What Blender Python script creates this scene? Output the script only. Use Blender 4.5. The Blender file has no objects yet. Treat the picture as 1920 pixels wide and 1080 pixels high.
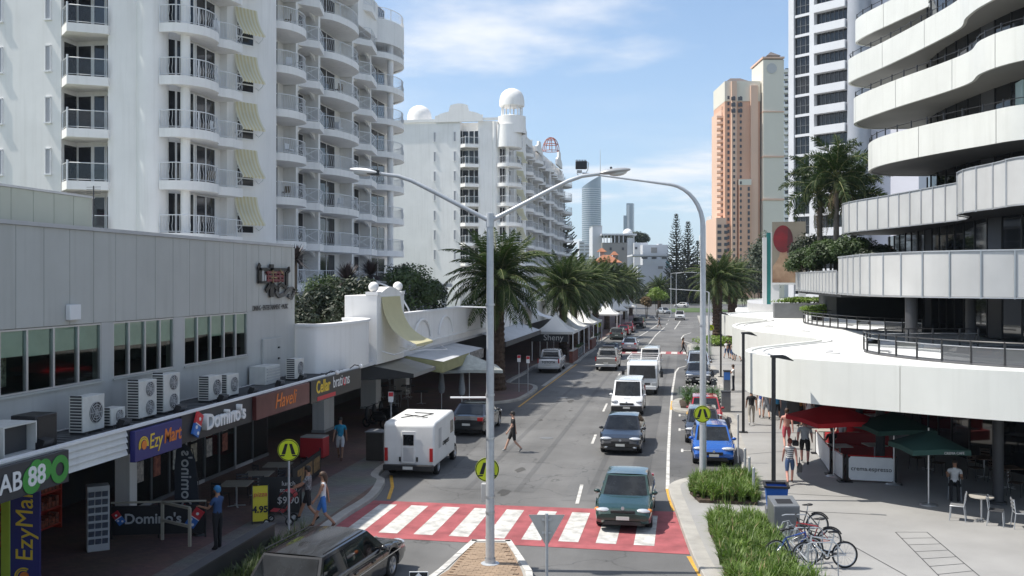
import bpy, bmesh, math, random
from math import sin, cos, pi, radians, sqrt, atan2
from mathutils import Vector, Matrix
R = random.Random(11)
S = bpy.context.scene
COL = S.collection

# camera
CAMH, FPX, HORY = 7.4, 1800.0, 525.0
YAW = math.atan(325 / 1800.0)
cd = bpy.data.cameras.new('camera'); cam = bpy.data.objects.new('camera', cd); COL.objects.link(cam)
cam.location = (0, 0, CAMH); cam.rotation_euler = (pi / 2, 0, YAW)
cd.sensor_width = 36; cd.lens = FPX / 1920 * 36; cd.shift_y = -15 / 1920
cd.clip_start = 0.1; cd.clip_end = 9000
S.camera = cam
S.render.resolution_x = 1024; S.render.resolution_y = 576
S.view_settings.view_transform = 'Standard'; S.view_settings.look = 'None'
S.view_settings.exposure = 0.34; S.view_settings.gamma = 1.0
S.cycles.max_bounces = 6; S.cycles.diffuse_bounces = 3; S.cycles.glossy_bounces = 3
S.cycles.transparent_max_bounces = 8; S.cycles.transmission_bounces = 3
S.cycles.caustics_reflective = False; S.cycles.caustics_refractive = False

def D2(px):
    r = (px - 960) / FPX
    return (-sin(YAW) + r * cos(YAW), cos(YAW) + r * sin(YAW))
def at(px, py, d):            # point on the ray of a pixel at camera depth d
    a, b = D2(px)
    return Vector((a * d, b * d, CAMH + (HORY - py) / FPX * d))
def G(px, py, z=0.0):         # point of height z under a pixel
    return at(px, py, (CAMH - z) * FPX / (py - HORY))
def onX(px, X):               # world y where the pixel column meets the plane x = X
    a, b = D2(px)
    return X / a * b
def onY(px, Y):
    a, b = D2(px)
    return Y / b * a

# sun and sky
SUN_EL = radians(59)
SUN_H = Vector((-0.99, -0.13, 0)).normalized()
sun_dir = Vector((SUN_H.x * cos(SUN_EL), SUN_H.y * cos(SUN_EL), sin(SUN_EL)))
sl = bpy.data.lights.new('sun', 'SUN'); sl.energy = 4.8; sl.angle = radians(0.53); sl.color = (1, 0.95, 0.87)
so = bpy.data.objects.new('sun', sl); COL.objects.link(so)
so.rotation_euler = (-sun_dir).to_track_quat('-Z', 'Y').to_euler()
so.location = (-60, -20, 90)
W = bpy.data.worlds.new('World'); S.world = W; W.use_nodes = True
wn, wl = W.node_tree.nodes, W.node_tree.links
wn.clear()
out = wn.new('ShaderNodeOutputWorld'); bg = wn.new('ShaderNodeBackground')
sky = wn.new('ShaderNodeTexSky'); sky.sky_type = 'NISHITA'; sky.sun_disc = False
sky.sun_elevation = SUN_EL; sky.sun_rotation = atan2(SUN_H.x, SUN_H.y)
sky.altitude = 10; sky.air_density = 1.0; sky.dust_density = 0.15; sky.ozone_density = 2.2
bg.inputs['Strength'].default_value = 0.14
tc = wn.new('ShaderNodeTexCoord'); CLOFF = (7.08, 9.38, 0)
# project the view direction on a flat cloud deck
sep = wn.new('ShaderNodeSeparateXYZ'); wl.new(tc.outputs['Generated'], sep.inputs[0])
def wmath(op, a, b=None):
    n = wn.new('ShaderNodeMath'); n.operation = op
    for i, v in enumerate((a, b)):
        if v is None: continue
        if isinstance(v, (int, float)): n.inputs[i].default_value = v
        else: wl.new(v, n.inputs[i])
    return n.outputs[0]
zz = wmath('ADD', wmath('MAXIMUM', sep.outputs['Z'], 0.0), 0.07)
comb = wn.new('ShaderNodeCombineXYZ')
wl.new(wmath('DIVIDE', sep.outputs['X'], zz), comb.inputs[0]); wl.new(wmath('DIVIDE', sep.outputs['Y'], zz), comb.inputs[1])
def wnoise(scale, det, rough, off):
    mp = wn.new('ShaderNodeMapping'); mp.inputs['Location'].default_value = off
    wl.new(comb.outputs[0], mp.inputs[0])
    n = wn.new('ShaderNodeTexNoise'); n.inputs['Scale'].default_value = scale
    n.inputs['Detail'].default_value = det; n.inputs['Roughness'].default_value = rough
    wl.new(mp.outputs[0], n.inputs['Vector']); return n.outputs['Fac']
cl1 = wnoise(0.5, 9, 0.55, CLOFF); cl2 = wnoise(0.35, 6, 0.62, (8.0, 2.0, 0))
def wramp(src, a, b):
    r = wn.new('ShaderNodeMapRange'); r.interpolation_type = 'SMOOTHSTEP'
    r.inputs['From Min'].default_value = a; r.inputs['From Max'].default_value = b
    wl.new(src, r.inputs['Value']); return r.outputs['Result']
cloud = wmath('MINIMUM', wmath('ADD', wmath('MULTIPLY', wramp(cl1, 0.515, 0.66), 0.92), wmath('MULTIPLY', wramp(cl2, 0.42, 0.75), 0.38)), 1.0)
mx = wn.new('ShaderNodeMix'); mx.data_type = 'RGBA'
wl.new(cloud, mx.inputs['Factor']); wl.new(sky.outputs[0], mx.inputs['A']); mx.inputs['B'].default_value = (6.0, 6.1, 6.3, 1)
veil = wn.new('ShaderNodeMix'); veil.data_type = 'RGBA'
vf = wmath('MULTIPLY', wmath('POWER', wmath('SUBTRACT', 1.0, wmath('MAXIMUM', sep.outputs['Z'], 0.0)), 5.0), 0.75)
wl.new(vf, veil.inputs['Factor']); wl.new(sky.outputs[0], veil.inputs['A']); veil.inputs['B'].default_value = (2.35, 3.35, 4.8, 1)
wl.new(veil.outputs['Result'], mx.inputs['A'])
wl.new(mx.outputs['Result'], bg.inputs['Color']); wl.new(bg.outputs[0], out.inputs[0])

# materials
MATS = {}
def mat(name, col, rough=0.7, var=0.12, scale=1.5, bump=0.0, bscale=None, metal=0.0, coat=0.0, streak=0.0,
        spec=0.5, alpha=1.0, emit=0.0, col2=None, trans=0.0, coords='pos', sheen=0, sub=0.0):
    if name in MATS: return MATS[name]
    m = bpy.data.materials.new(name); m.use_nodes = True
    nt = m.node_tree; N, L = nt.nodes, nt.links
    b = N['Principled BSDF']
    b.inputs['Roughness'].default_value = rough; b.inputs['Metallic'].default_value = metal
    b.inputs['Specular IOR Level'].default_value = spec; b.inputs['Coat Weight'].default_value = coat
    b.inputs['Coat Roughness'].default_value = 0.04; b.inputs['Alpha'].default_value = alpha
    b.inputs['Transmission Weight'].default_value = trans
    c = (*col, 1)
    if coords == 'pos':
        g = N.new('ShaderNodeNewGeometry'); vec = g.outputs['Position']
    else:
        g = N.new('ShaderNodeTexCoord'); vec = g.outputs['Object']
    last = None
    if var > 0:
        n = N.new('ShaderNodeTexNoise'); n.inputs['Scale'].default_value = scale
        n.inputs['Detail'].default_value = 5; n.inputs['Roughness'].default_value = 0.6
        L.new(vec, n.inputs['Vector'])
        mr = N.new('ShaderNodeMapRange'); mr.inputs['From Min'].default_value = 0.3; mr.inputs['From Max'].default_value = 0.7
        L.new(n.outputs['Fac'], mr.inputs['Value'])
        mixn = N.new('ShaderNodeMix'); mixn.data_type = 'RGBA'
        L.new(mr.outputs['Result'], mixn.inputs['Factor'])
        k = 1 - var
        mixn.inputs['A'].default_value = (col[0] * k, col[1] * k, col[2] * k, 1)
        mixn.inputs['B'].default_value = (*col2, 1) if col2 else tuple(min(v * (1 + var * .6), .92) for v in col) + (1,)
        last = mixn.outputs['Result']
        if streak > 0:
            mp = N.new('ShaderNodeMapping'); mp.inputs['Scale'].default_value = (2.2, 2.2, 0.12)
            L.new(vec, mp.inputs[0])
            n2 = N.new('ShaderNodeTexNoise'); n2.inputs['Scale'].default_value = 1.6; n2.inputs['Detail'].default_value = 6
            L.new(mp.outputs[0], n2.inputs['Vector'])
            r2 = N.new('ShaderNodeMapRange'); r2.inputs['From Min'].default_value = 0.5; r2.inputs['From Max'].default_value = 0.75
            r2.inputs['To Max'].default_value = streak
            L.new(n2.outputs['Fac'], r2.inputs['Value'])
            mm = N.new('ShaderNodeMix'); mm.data_type = 'RGBA'
            L.new(r2.outputs['Result'], mm.inputs['Factor']); L.new(last, mm.inputs['A'])
            mm.inputs['B'].default_value = (col[0] * .55, col[1] * .54, col[2] * .5, 1)
            last = mm.outputs['Result']
        L.new(last, b.inputs['Base Color'])
    else:
        b.inputs['Base Color'].default_value = c
    if bump > 0:
        nb = N.new('ShaderNodeTexNoise'); nb.inputs['Scale'].default_value = bscale or scale * 12
        nb.inputs['Detail'].default_value = 4; L.new(vec, nb.inputs['Vector'])
        bp = N.new('ShaderNodeBump'); bp.inputs['Strength'].default_value = bump; bp.inputs['Distance'].default_value = 0.02
        L.new(nb.outputs['Fac'], bp.inputs['Height']); L.new(bp.outputs[0], b.inputs['Normal'])
    if emit > 0:
        b.inputs['Emission Strength'].default_value = emit; b.inputs['Emission Color'].default_value = c
    if sub > 0:                     # leaves: let some light through
        tr = N.new('ShaderNodeBsdfTranslucent'); mxs = N.new('ShaderNodeMixShader'); mxs.inputs[0].default_value = sub
        tr.inputs['Color'].default_value = (col[0] * 1.3, col[1] * 1.5, col[2] * .7, 1) if max(col) < .3 else c
        L.new(b.outputs[0], mxs.inputs[1]); L.new(tr.outputs[0], mxs.inputs[2])
        L.new(mxs.outputs[0], N['Material Output'].inputs['Surface'])
    MATS[name] = m
    return m
def glassmat(name, tint, alpha, rough=0.03):
    if name in MATS: return MATS[name]
    m = bpy.data.materials.new(name); m.use_nodes = True
    N, L = m.node_tree.nodes, m.node_tree.links
    N.remove(N['Principled BSDF'])
    tr = N.new('ShaderNodeBsdfTransparent'); tr.inputs[0].default_value = (*tint, 1)
    gl = N.new('ShaderNodeBsdfGlossy'); gl.inputs['Roughness'].default_value = rough
    fr = N.new('ShaderNodeFresnel'); fr.inputs[0].default_value = 1.5
    df = N.new('ShaderNodeBsdfDiffuse'); df.inputs[0].default_value = (*[t * .5 for t in tint], 1)
    m1 = N.new('ShaderNodeMixShader'); m1.inputs[0].default_value = alpha
    L.new(tr.outputs[0], m1.inputs[1]); L.new(df.outputs[0], m1.inputs[2])
    m2 = N.new('ShaderNodeMixShader'); L.new(fr.outputs[0], m2.inputs[0])
    L.new(m1.outputs[0], m2.inputs[1]); L.new(gl.outputs[0], m2.inputs[2])
    L.new(m2.outputs[0], N['Material Output'].inputs['Surface'])
    MATS[name] = m
    return m

white = mat('white_render', (0.83, 0.815, 0.79), 0.75, 0.07, 0.3, streak=0.2, bump=0.06, bscale=9)
white_trim = mat('white_trim', (0.78, 0.78, 0.78), 0.5, 0.04, 2)
cream_fascia = mat('cream_fascia', (0.71, 0.715, 0.67), 0.5, 0.06, 0.5, streak=0.16)
canopy_top = mat('white_membrane', (0.82, 0.82, 0.79), 0.6, 0.06, 0.5, streak=0.0)
grey_panel = mat('grey_cladding', (0.47, 0.475, 0.45), 0.6, 0.09, 0.5, streak=0.25)
grey_panel2 = mat('grey_cladding_low', (0.46, 0.465, 0.45), 0.6, 0.09, 0.5, streak=0.22)
joint = mat('dark_joint', (0.10, 0.10, 0.10), 0.8, 0)
glass_dark = mat('dark_glass', (0.014, 0.016, 0.02), 0.04, 0.3, 0.8, spec=0.6)
glass_door = mat('door_glass', (0.022, 0.024, 0.03), 0.06, 0.5, 1.3, spec=0.5)
glass_car = mat('car_glass', (0.004, 0.005, 0.006), 0.03, 0.6, 1.7, spec=0.42, col2=(.020, .023, .026), coords='obj')
glass_green = glassmat('green_tinted_glass', (0.78, 0.9, 0.85), 0.0)
glass_clear = glassmat('clear_glass', (0.9, 0.94, 0.94), 0.03)
alu = mat('aluminium', (0.58, 0.59, 0.6), 0.38, 0.06, 3, metal=0.7)
steel = mat('galvanised_steel', (0.42, 0.44, 0.46), 0.45, 0.18, 6, metal=0.35)
blackmetal = mat('black_metal', (0.018, 0.018, 0.02), 0.4, 0.1, 4)
darkgrey = mat('dark_grey', (0.045, 0.046, 0.05), 0.6, 0.15, 2)
midgrey = mat('mid_grey', (0.16, 0.165, 0.17), 0.6, 0.15, 2)
lightgrey = mat('light_grey', (0.48, 0.48, 0.48), 0.6, 0.08, 2)
rubber = mat('rubber', (0.014, 0.014, 0.014), 0.85, 0.1, 8)
plastic_black = mat('black_plastic', (0.016, 0.016, 0.017), 0.5, 0)
red_light = mat('red_lens', (0.42, 0.02, 0.02), 0.2, 0, coat=0.6)
head_lens = mat('clear_lens', (0.62, 0.64, 0.66), 0.08, 0, metal=0.35, coat=1.0)
amber = mat('amber_lens', (0.7, 0.2, 0.02), 0.25, 0, coat=0.5)
plate = mat('number_plate', (0.62, 0.62, 0.58), 0.5, 0.05, 5)
ink = mat('black_ink', (0.012, 0.012, 0.014), 0.6, 0)
paper = mat('white_paint', (0.78, 0.78, 0.77), 0.55, 0.03, 3)

# mesh builder
WLOC = {}
def wl_of(o):
    return WLOC.get(o.name, Vector((0, 0, 0)))
class MB:
    def __init__(s):
        s.v, s.f, s.m, s.s = [], [], [], []
        s.M = None
    def add(s, vs, fs, m=0, sm=False):
        o = len(s.v)
        if s.M is not None: vs = [s.M @ Vector(p) for p in vs]
        s.v.extend(tuple(p) for p in vs)
        for f in fs:
            s.f.append([i + o for i in f]); s.m.append(m); s.s.append(sm)
        return s
    def box(s, x0, y0, z0, x1, y1, z1, m=0):
        if x0 > x1: x0, x1 = x1, x0
        if y0 > y1: y0, y1 = y1, y0
        if z0 > z1: z0, z1 = z1, z0
        v = [(x0, y0, z0), (x1, y0, z0), (x1, y1, z0), (x0, y1, z0), (x0, y0, z1), (x1, y0, z1), (x1, y1, z1), (x0, y1, z1)]
        return s.add(v, [(3, 2, 1, 0), (4, 5, 6, 7), (0, 1, 5, 4), (1, 2, 6, 5), (2, 3, 7, 6), (3, 0, 4, 7)], m)
    def bar(s, p0, p1, w, h, m=0, up=(0, 0, 1)):      # rectangular bar between two points
        p0, p1 = Vector(p0), Vector(p1); d = (p1 - p0)
        if d.length < 1e-6: return s
        d.normalize(); u = Vector(up)
        if abs(d.dot(u)) > 0.98: u = Vector((1, 0, 0))
        a = d.cross(u).normalized(); b = a.cross(d)
        v = []
        for p in (p0, p1):
            for i, j in ((-1, -1), (1, -1), (1, 1), (-1, 1)): v.append(p + a * (i * w / 2) + b * (j * h / 2))
        return s.add(v, [(0, 1, 2, 3), (7, 6, 5, 4), (0, 4, 5, 1), (1, 5, 6, 2), (2, 6, 7, 3), (3, 7, 4, 0)], m)
    def tube(s, pts, rad, n=8, m=0, cap=True, sm=True, closed=False):
        pts = [Vector(p) for p in pts]; k = len(pts)
        if isinstance(rad, (int, float)): rad = [rad] * k
        rings = []; prev = None
        for i, p in enumerate(pts):
            if closed: t = pts[(i + 1) % k] - pts[i - 1]
            else: t = pts[min(i + 1, k - 1)] - pts[max(i - 1, 0)]
            t = t.normalized() if t.length > 1e-9 else Vector((0, 0, 1))
            if prev is None:
                a = t.cross(Vector((0, 0, 1)))
                if a.length < 0.1: a = t.cross(Vector((1, 0, 0)))
            else:
                a = prev - t * prev.dot(t)
            a.normalize(); prev = a; b = t.cross(a)
            rings.append([p + (a * cos(2 * pi * j / n) + b * sin(2 * pi * j / n)) * rad[i] for j in range(n)])
        vs = [q for r in rings for q in r]; fs = []
        for i in range(k if closed else k - 1):
            i2 = (i + 1) % k
            for j in range(n):
                fs.append((i * n + j, i * n + (j + 1) % n, i2 * n + (j + 1) % n, i2 * n + j))
        s.add(vs, fs, m, sm)
        if cap and not closed:
            s.add(rings[0], [tuple(range(n - 1, -1, -1))], m); s.add(rings[-1], [tuple(range(n))], m)
        return s
    def cyl(s, p0, p1, r0, r1=None, n=10, m=0, cap=True, sm=True):
        return s.tube([p0, p1], [r0, r0 if r1 is None else r1], n, m, cap, sm)
    def lathe(s, prof, n=16, c=(0, 0, 0), m=0, sm=True, axis='z', a0=0, a1=2 * pi):
        full = abs(a1 - a0 - 2 * pi) < 1e-6; k = n if full else n + 1
        vs = []
        for r, z in prof:
            for j in range(k):
                a = a0 + (a1 - a0) * j / n
                if axis == 'z': p = (r * cos(a), r * sin(a), z)
                elif axis == 'x': p = (z, r * cos(a), r * sin(a))
                else: p = (r * cos(a), z, r * sin(a))
                vs.append((p[0] + c[0], p[1] + c[1], p[2] + c[2]))
        fs = []
        for i in range(len(prof) - 1):
            for j in range(n):
                j2 = (j + 1) % k
                fs.append((i * k + j, i * k + j2, (i + 1) * k + j2, (i + 1) * k + j))
        return s.add(vs, fs, m, sm)
    def ball(s, c, rx, ry=None, rz=None, nu=12, nv=8, m=0, zmin=-1.0):
        ry = rx if ry is None else ry; rz = rx if rz is None else rz
        vs, fs = [], []
        t0 = math.asin(max(-1, zmin))
        for i in range(nv + 1):
            t = t0 + (pi / 2 - t0) * i / nv
            for j in range(nu):
                a = 2 * pi * j / nu
                vs.append((c[0] + rx * cos(t) * cos(a), c[1] + ry * cos(t) * sin(a), c[2] + rz * sin(t)))
        for i in range(nv):
            for j in range(nu):
                fs.append((i * nu + j, i * nu + (j + 1) % nu, (i + 1) * nu + (j + 1) % nu, (i + 1) * nu + j))
        return s.add(vs, fs, m, True)
    def prism(s, poly, z0, z1, m=0, mtop=None, sm=False, side=True, mbot=None):
        n = len(poly)
        a = sum(poly[i][0] * poly[(i + 1) % n][1] - poly[(i + 1) % n][0] * poly[i][1] for i in range(n))
        if a < 0: poly = list(reversed(poly))
        lo = [(p[0], p[1], z0) for p in poly]; hi = [(p[0], p[1], z1) for p in poly]
        s.add(hi, [tuple(range(n))], m if mtop is None else mtop)
        s.add(lo, [tuple(range(n - 1, -1, -1))], m if mbot is None else mbot)
        if side: s.add(lo + hi, [(i, (i + 1) % n, n + (i + 1) % n, n + i) for i in range(n)], m, sm)
        return s
    def sheet(s, poly, z, m=0):
        n = len(poly)
        a = sum(poly[i][0] * poly[(i + 1) % n][1] - poly[(i + 1) % n][0] * poly[i][1] for i in range(n))
        if a < 0: poly = list(reversed(poly))
        return s.add([(p[0], p[1], z) for p in poly], [tuple(range(n))], m)
    def wall(s, path, z0, z1, t=0.2, m=0, sm=True):   # wall of thickness t left of an open path
        pts = [Vector((p[0], p[1])) for p in path]; k = len(pts); inn = []
        for i in range(k):
            d = (pts[min(i + 1, k - 1)] - pts[max(i - 1, 0)]).normalized()
            inn.append(pts[i] + Vector((-d.y, d.x)) * t)
        def ring(z): return [(p.x, p.y, z) for p in pts], [(p.x, p.y, z) for p in inn]
        o0, i0 = ring(z0); o1, i1 = ring(z1)
        q = [(i, i + 1, k + i + 1, k + i) for i in range(k - 1)]
        s.add(o0 + o1, q, m, sm); s.add(i1 + i0, q, m, sm)
        s.add(o1 + i1, q, m, False); s.add(i0 + o0, q, m, False)
        s.add([o0[0], o1[0], i1[0], i0[0]], [(0, 1, 2, 3)], m); s.add([o0[-1], i0[-1], i1[-1], o1[-1]], [(0, 1, 2, 3)], m)
        return s
    def patch(s, fn, nu, nv, m=0, sm=True, flip=False):
        vs = [fn(i / nu, j / nv) for j in range(nv + 1) for i in range(nu + 1)]
        w = nu + 1
        fs = [(j * w + i, j * w + i + 1, (j + 1) * w + i + 1, (j + 1) * w + i) for j in range(nv) for i in range(nu)]
        if flip: fs = [tuple(reversed(f)) for f in fs]
        return s.add(vs, fs, m, sm)
    def b(s, n, m, p, **k): return s.build(n, m, p, world=False, **k)
    def mesh(s, name, mats, off=None, sharp=None):
        me = bpy.data.meshes.new(name)
        v = s.v if off is None else [(p[0] - off[0], p[1] - off[1], p[2] - off[2]) for p in s.v]
        me.from_pydata(v, [], s.f)
        for mm in (mats if isinstance(mats, (list, tuple)) else [mats]): me.materials.append(mm)
        me.polygons.foreach_set('material_index', s.m); me.polygons.foreach_set('use_smooth', s.s)
        me.update()
        if sharp: me.set_sharp_from_angle(angle=radians(sharp))
        return me
    def build(s, name, mats, parent=None, world=True, sharp=40, bevel=0):
        off = wl_of(parent) if (parent is not None and world) else None
        o = link(name, s.mesh(name, mats, off, sharp), parent)
        if parent is not None: WLOC[o.name] = wl_of(parent)
        if bevel:
            md = o.modifiers.new('bevel', 'BEVEL'); md.width = bevel; md.segments = 2; md.limit_method = 'ANGLE'
        return o
def link(name, me, parent=None, loc=None, rz=0, scale=None):
    o = bpy.data.objects.new(name, me); COL.objects.link(o)
    if parent is not None: o.parent = parent
    if loc is not None: o.location = loc
    if rz: o.rotation_euler = (0, 0, rz)
    if scale is not None: o.scale = scale
    return o
def inst(name, me, parent, loc, rz=0, rot=None, scale=None):   # loc in world; the parent is unrotated
    o = link(name, me, parent, Vector(loc) - (wl_of(parent) if parent else Vector()), rz, scale)
    if rot is not None: o.rotation_euler = rot
    if parent is not None: WLOC[o.name] = Vector(loc)
    return o
def tag(o, label, cat, group=None):
    o['label'] = label; o['category'] = cat
    if group: o['group'] = group
    return o
def thing(name, label, cat, loc=(0, 0, 0), rz=0, group=None):
    o = bpy.data.objects.new(name, None); COL.objects.link(o)
    o.location = loc; o.rotation_euler = (0, 0, rz); o.empty_display_size = 0.3
    WLOC[o.name] = Vector(loc)
    return tag(o, label, cat, group)
def struct(o):
    o['kind'] = 'structure'; return o
def stuff(o, label=None, cat=None):
    o['kind'] = 'stuff'
    if label: o['label'] = label
    if cat: o['category'] = cat
    return o
def copy_tree(o, parent=None):
    c = o.copy(); COL.objects.link(c); c.parent = parent
    for ch in list(o.children): copy_tree(ch, c)
    return c
def spline(pts, k=6, closed=False):               # Catmull-Rom through 2-D or 3-D points
    P = [Vector(p) for p in pts]; n = len(P); outp = []
    for i in range(n if closed else n - 1):
        p1, p2 = P[i], P[(i + 1) % n]
        p0 = P[i - 1] if (closed or i > 0) else p1 * 2 - p2
        p3 = P[(i + 2) % n] if (closed or i + 2 < n) else p2 * 2 - p1
        for j in range(k):
            t = j / k
            outp.append(0.5 * ((2 * p1) + (p2 - p0) * t + (2 * p0 - 5 * p1 + 4 * p2 - p3) * t * t + (3 * p1 - p0 - 3 * p2 + p3) * t ** 3))
    if not closed: outp.append(P[-1])
    return outp
def resample(path, step):
    path = [Vector(p) for p in path]; res = [path[0].copy()]; acc = 0
    for a, b in zip(path, path[1:]):
        L = (b - a).length
        while acc + L >= step:
            t = (step - acc) / L; a = a.lerp(b, t); res.append(a.copy()); L = (b - a).length; acc = 0
        acc += L
    if (res[-1] - path[-1]).length > step * .3: res.append(path[-1].copy())
    return res
def offset(path, t):
    P = [Vector((p[0], p[1])) for p in path]; k = len(P); res = []
    for i in range(k):
        d = (P[min(i + 1, k - 1)] - P[max(i - 1, 0)]).normalized()
        res.append(P[i] + Vector((-d.y, d.x)) * t)
    return res
# lettering: text objects are collected and turned into meshes at the end
TEXTS = []
def text(body, parent, loc, size, m, rot=(pi / 2, 0, 0), ext=0.006, align='CENTER', sx=1.0, name='lettering', shear=0.0, bold=0.0, world=True, spacing=1.0, valign='CENTER'):
    c = bpy.data.curves.new(name, 'FONT'); c.body = body; c.size = size; c.extrude = ext
    c.align_x = align; c.align_y = valign; c.shear = shear; c.offset = bold; c.space_character = spacing
    c.resolution_u = 3
    c.materials.append(m)
    o = bpy.data.objects.new(name, c); COL.objects.link(o)
    o.location = Vector(loc) - (wl_of(parent) if (parent is not None and world) else Vector())
    o.rotation_euler = rot; o.scale = (sx, 1, 1)
    if parent is not None: o.parent = parent
    TEXTS.append(o); return o
def flush_texts():
    bpy.context.view_layer.update()
    dg = bpy.context.evaluated_depsgraph_get()
    for o in TEXTS:
        me = bpy.data.meshes.new_from_object(o.evaluated_get(dg))
        n = bpy.data.objects.new('lettering', me); COL.objects.link(n)
        n.parent = o.parent; n.location = o.location; n.rotation_euler = o.rotation_euler; n.scale = o.scale
        cu = o.data; bpy.data.objects.remove(o); bpy.data.curves.remove(cu)
    TEXTS.clear()
ROT_WEST = (pi / 2, 0, -pi / 2)      # lettering read by someone standing at smaller x
ROT_EAST = (pi / 2, 0, pi / 2)       # lettering on a wall that faces +x (towards the street from the left side)
ROT_UP = tuple(Matrix(((0, 0, 1), (0, -1, 0), (1, 0, 0))).to_euler())
ROT_SOUTH = (pi / 2, 0, 0)           # facing the camera side (-y)

# ================================================================ GROUND, ROADS, PAVEMENTS
def asphalt_mat(name, base, k=1.0):
    m = bpy.data.materials.new(name); m.use_nodes = True
    N, L = m.node_tree.nodes, m.node_tree.links; b = N['Principled BSDF']
    g = N.new('ShaderNodeNewGeometry'); P = g.outputs['Position']
    def noise(sc, det=4, rough=.6, vec=P):
        n = N.new('ShaderNodeTexNoise'); n.inputs['Scale'].default_value = sc; n.inputs['Detail'].default_value = det
        n.inputs['Roughness'].default_value = rough; L.new(vec, n.inputs['Vector']); return n.outputs['Fac']
    mp = N.new('ShaderNodeMapping'); mp.inputs['Scale'].default_value = (0.55, 0.05, 1); L.new(P, mp.inputs[0])
    big, fine, track = noise(0.22, 5), noise(38, 3, .8), noise(1.0, 4, .6, mp.outputs[0])
    def mr(s, a, b_, lo, hi):
        r = N.new('ShaderNodeMapRange'); r.inputs['From Min'].default_value = a; r.inputs['From Max'].default_value = b_
        r.inputs['To Min'].default_value = lo; r.inputs['To Max'].default_value = hi; L.new(s, r.inputs['Value']); return r.outputs['Result']
    def mul(a, b_):
        n = N.new('ShaderNodeMath'); n.operation = 'MULTIPLY'; L.new(a, n.inputs[0]); L.new(b_, n.inputs[1]); return n.outputs[0]
    v = mul(mul(mr(big, .3, .7, .74, 1.22), mr(fine, .25, .75, .74, 1.26)), mr(track, .3, .7, .84, 1.14))
    # cracks
    vor = N.new('ShaderNodeTexVoronoi'); vor.feature = 'DISTANCE_TO_EDGE'; vor.inputs['Scale'].default_value = 0.28
    warp = N.new('ShaderNodeTexNoise'); warp.inputs['Scale'].default_value = 0.9; warp.inputs['Detail'].default_value = 6; L.new(P, warp.inputs['Vector'])
    va = N.new('ShaderNodeMix'); va.data_type = 'RGBA'; va.blend_type = 'LINEAR_LIGHT'; va.inputs['Factor'].default_value = 0.9
    L.new(P, va.inputs['A']); L.new(warp.outputs['Color'], va.inputs['B']); L.new(va.outputs['Result'], vor.inputs['Vector'])
    crack = mr(vor.outputs['Distance'], 0.0, 0.009, 0.55, 1.0)
    v = mul(v, crack)
    mixc = N.new('ShaderNodeMix'); mixc.data_type = 'RGBA'; mixc.blend_type = 'MULTIPLY'; mixc.inputs['Factor'].default_value = 1
    mixc.inputs['A'].default_value = (*base, 1); L.new(v, mixc.inputs['B']); L.new(mixc.outputs['Result'], b.inputs['Base Color'])
    b.inputs['Roughness'].default_value = 0.82; b.inputs['Specular IOR Level'].default_value = 0.35
    bp = N.new('ShaderNodeBump'); bp.inputs['Strength'].default_value = 0.25; bp.inputs['Distance'].default_value = 0.01
    L.new(fine, bp.inputs['Height']); L.new(bp.outputs[0], b.inputs['Normal'])
    return m
asphalt = asphalt_mat('asphalt', (0.142, 0.141, 0.139))
asphalt_bay = asphalt_mat('asphalt_worn', (0.112, 0.112, 0.112))
asphalt_patch = asphalt_mat('asphalt_repair', (0.135, 0.135, 0.134))
concrete = mat('concrete_paving', (0.30, 0.295, 0.285), 0.75, 0.16, 0.35, bump=0.15, bscale=30)
concrete_dark = mat('grey_paving', (0.16, 0.16, 0.16), 0.75, 0.15, 0.4, bump=0.15, bscale=30)
kerb_m = mat('kerb_concrete', (0.36, 0.345, 0.315), 0.8, 0.25, 1.2, bump=0.2, bscale=20)
def paver_mat(name, c1, c2, mortar, sc):
    m = bpy.data.materials.new(name); m.use_nodes = True
    N, L = m.node_tree.nodes, m.node_tree.links; b = N['Principled BSDF']
    g = N.new('ShaderNodeNewGeometry')
    br = N.new('ShaderNodeTexBrick'); br.inputs['Scale'].default_value = sc
    br.inputs['Color1'].default_value = (*c1, 1); br.inputs['Color2'].default_value = (*c2, 1); br.inputs['Mortar'].default_value = (*mortar, 1)
    br.inputs['Mortar Size'].default_value = 0.012; L.new(g.outputs['Position'], br.inputs['Vector'])
    n = N.new('ShaderNodeTexNoise'); n.inputs['Scale'].default_value = 0.5; n.inputs['Detail'].default_value = 5; L.new(g.outputs['Position'], n.inputs['Vector'])
    mx_ = N.new('ShaderNodeMix'); mx_.data_type = 'RGBA'; mx_.blend_type = 'MULTIPLY'; mx_.inputs['Factor'].default_value = 0.6
    L.new(br.outputs['Color'], mx_.inputs['A']); L.new(n.outputs['Color'], mx_.inputs['B'])
    hs = N.new('ShaderNodeHueSaturation'); hs.inputs['Saturation'].default_value = .8; hs.inputs['Value'].default_value = 1.5
    L.new(mx_.outputs['Result'], hs.inputs['Color']); L.new(hs.outputs[0], b.inputs['Base Color'])
    b.inputs['Roughness'].default_value = 0.8
    return m
pavers = paver_mat('red_brown_pavers', (0.15, 0.075, 0.06), (0.11, 0.06, 0.05), (0.08, 0.06, 0.05), 2.2)
pavers_grey = paver_mat('grey_pavers', (0.17, 0.155, 0.14), (0.13, 0.12, 0.11), (0.08, 0.07, 0.07), 2.2)
red_paint = mat('red_road_coating', (0.33, 0.085, 0.092), 0.8, 0.34, 1.6, bump=0.15, bscale=40, coat=0)
line_white = mat('road_paint', (0.55, 0.54, 0.51), 0.75, 0.45, 2.6)
line_yellow = mat('yellow_road_paint', (0.60, 0.34, 0.05), 0.7, 0.25, 4)
earth = mat('soil_mulch', (0.07, 0.05, 0.035), 0.95, 0.4, 6, bump=0.4)
far_ground_m = mat('far_ground', (0.13, 0.15, 0.09), 0.95, 0.3, 0.02)

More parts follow.
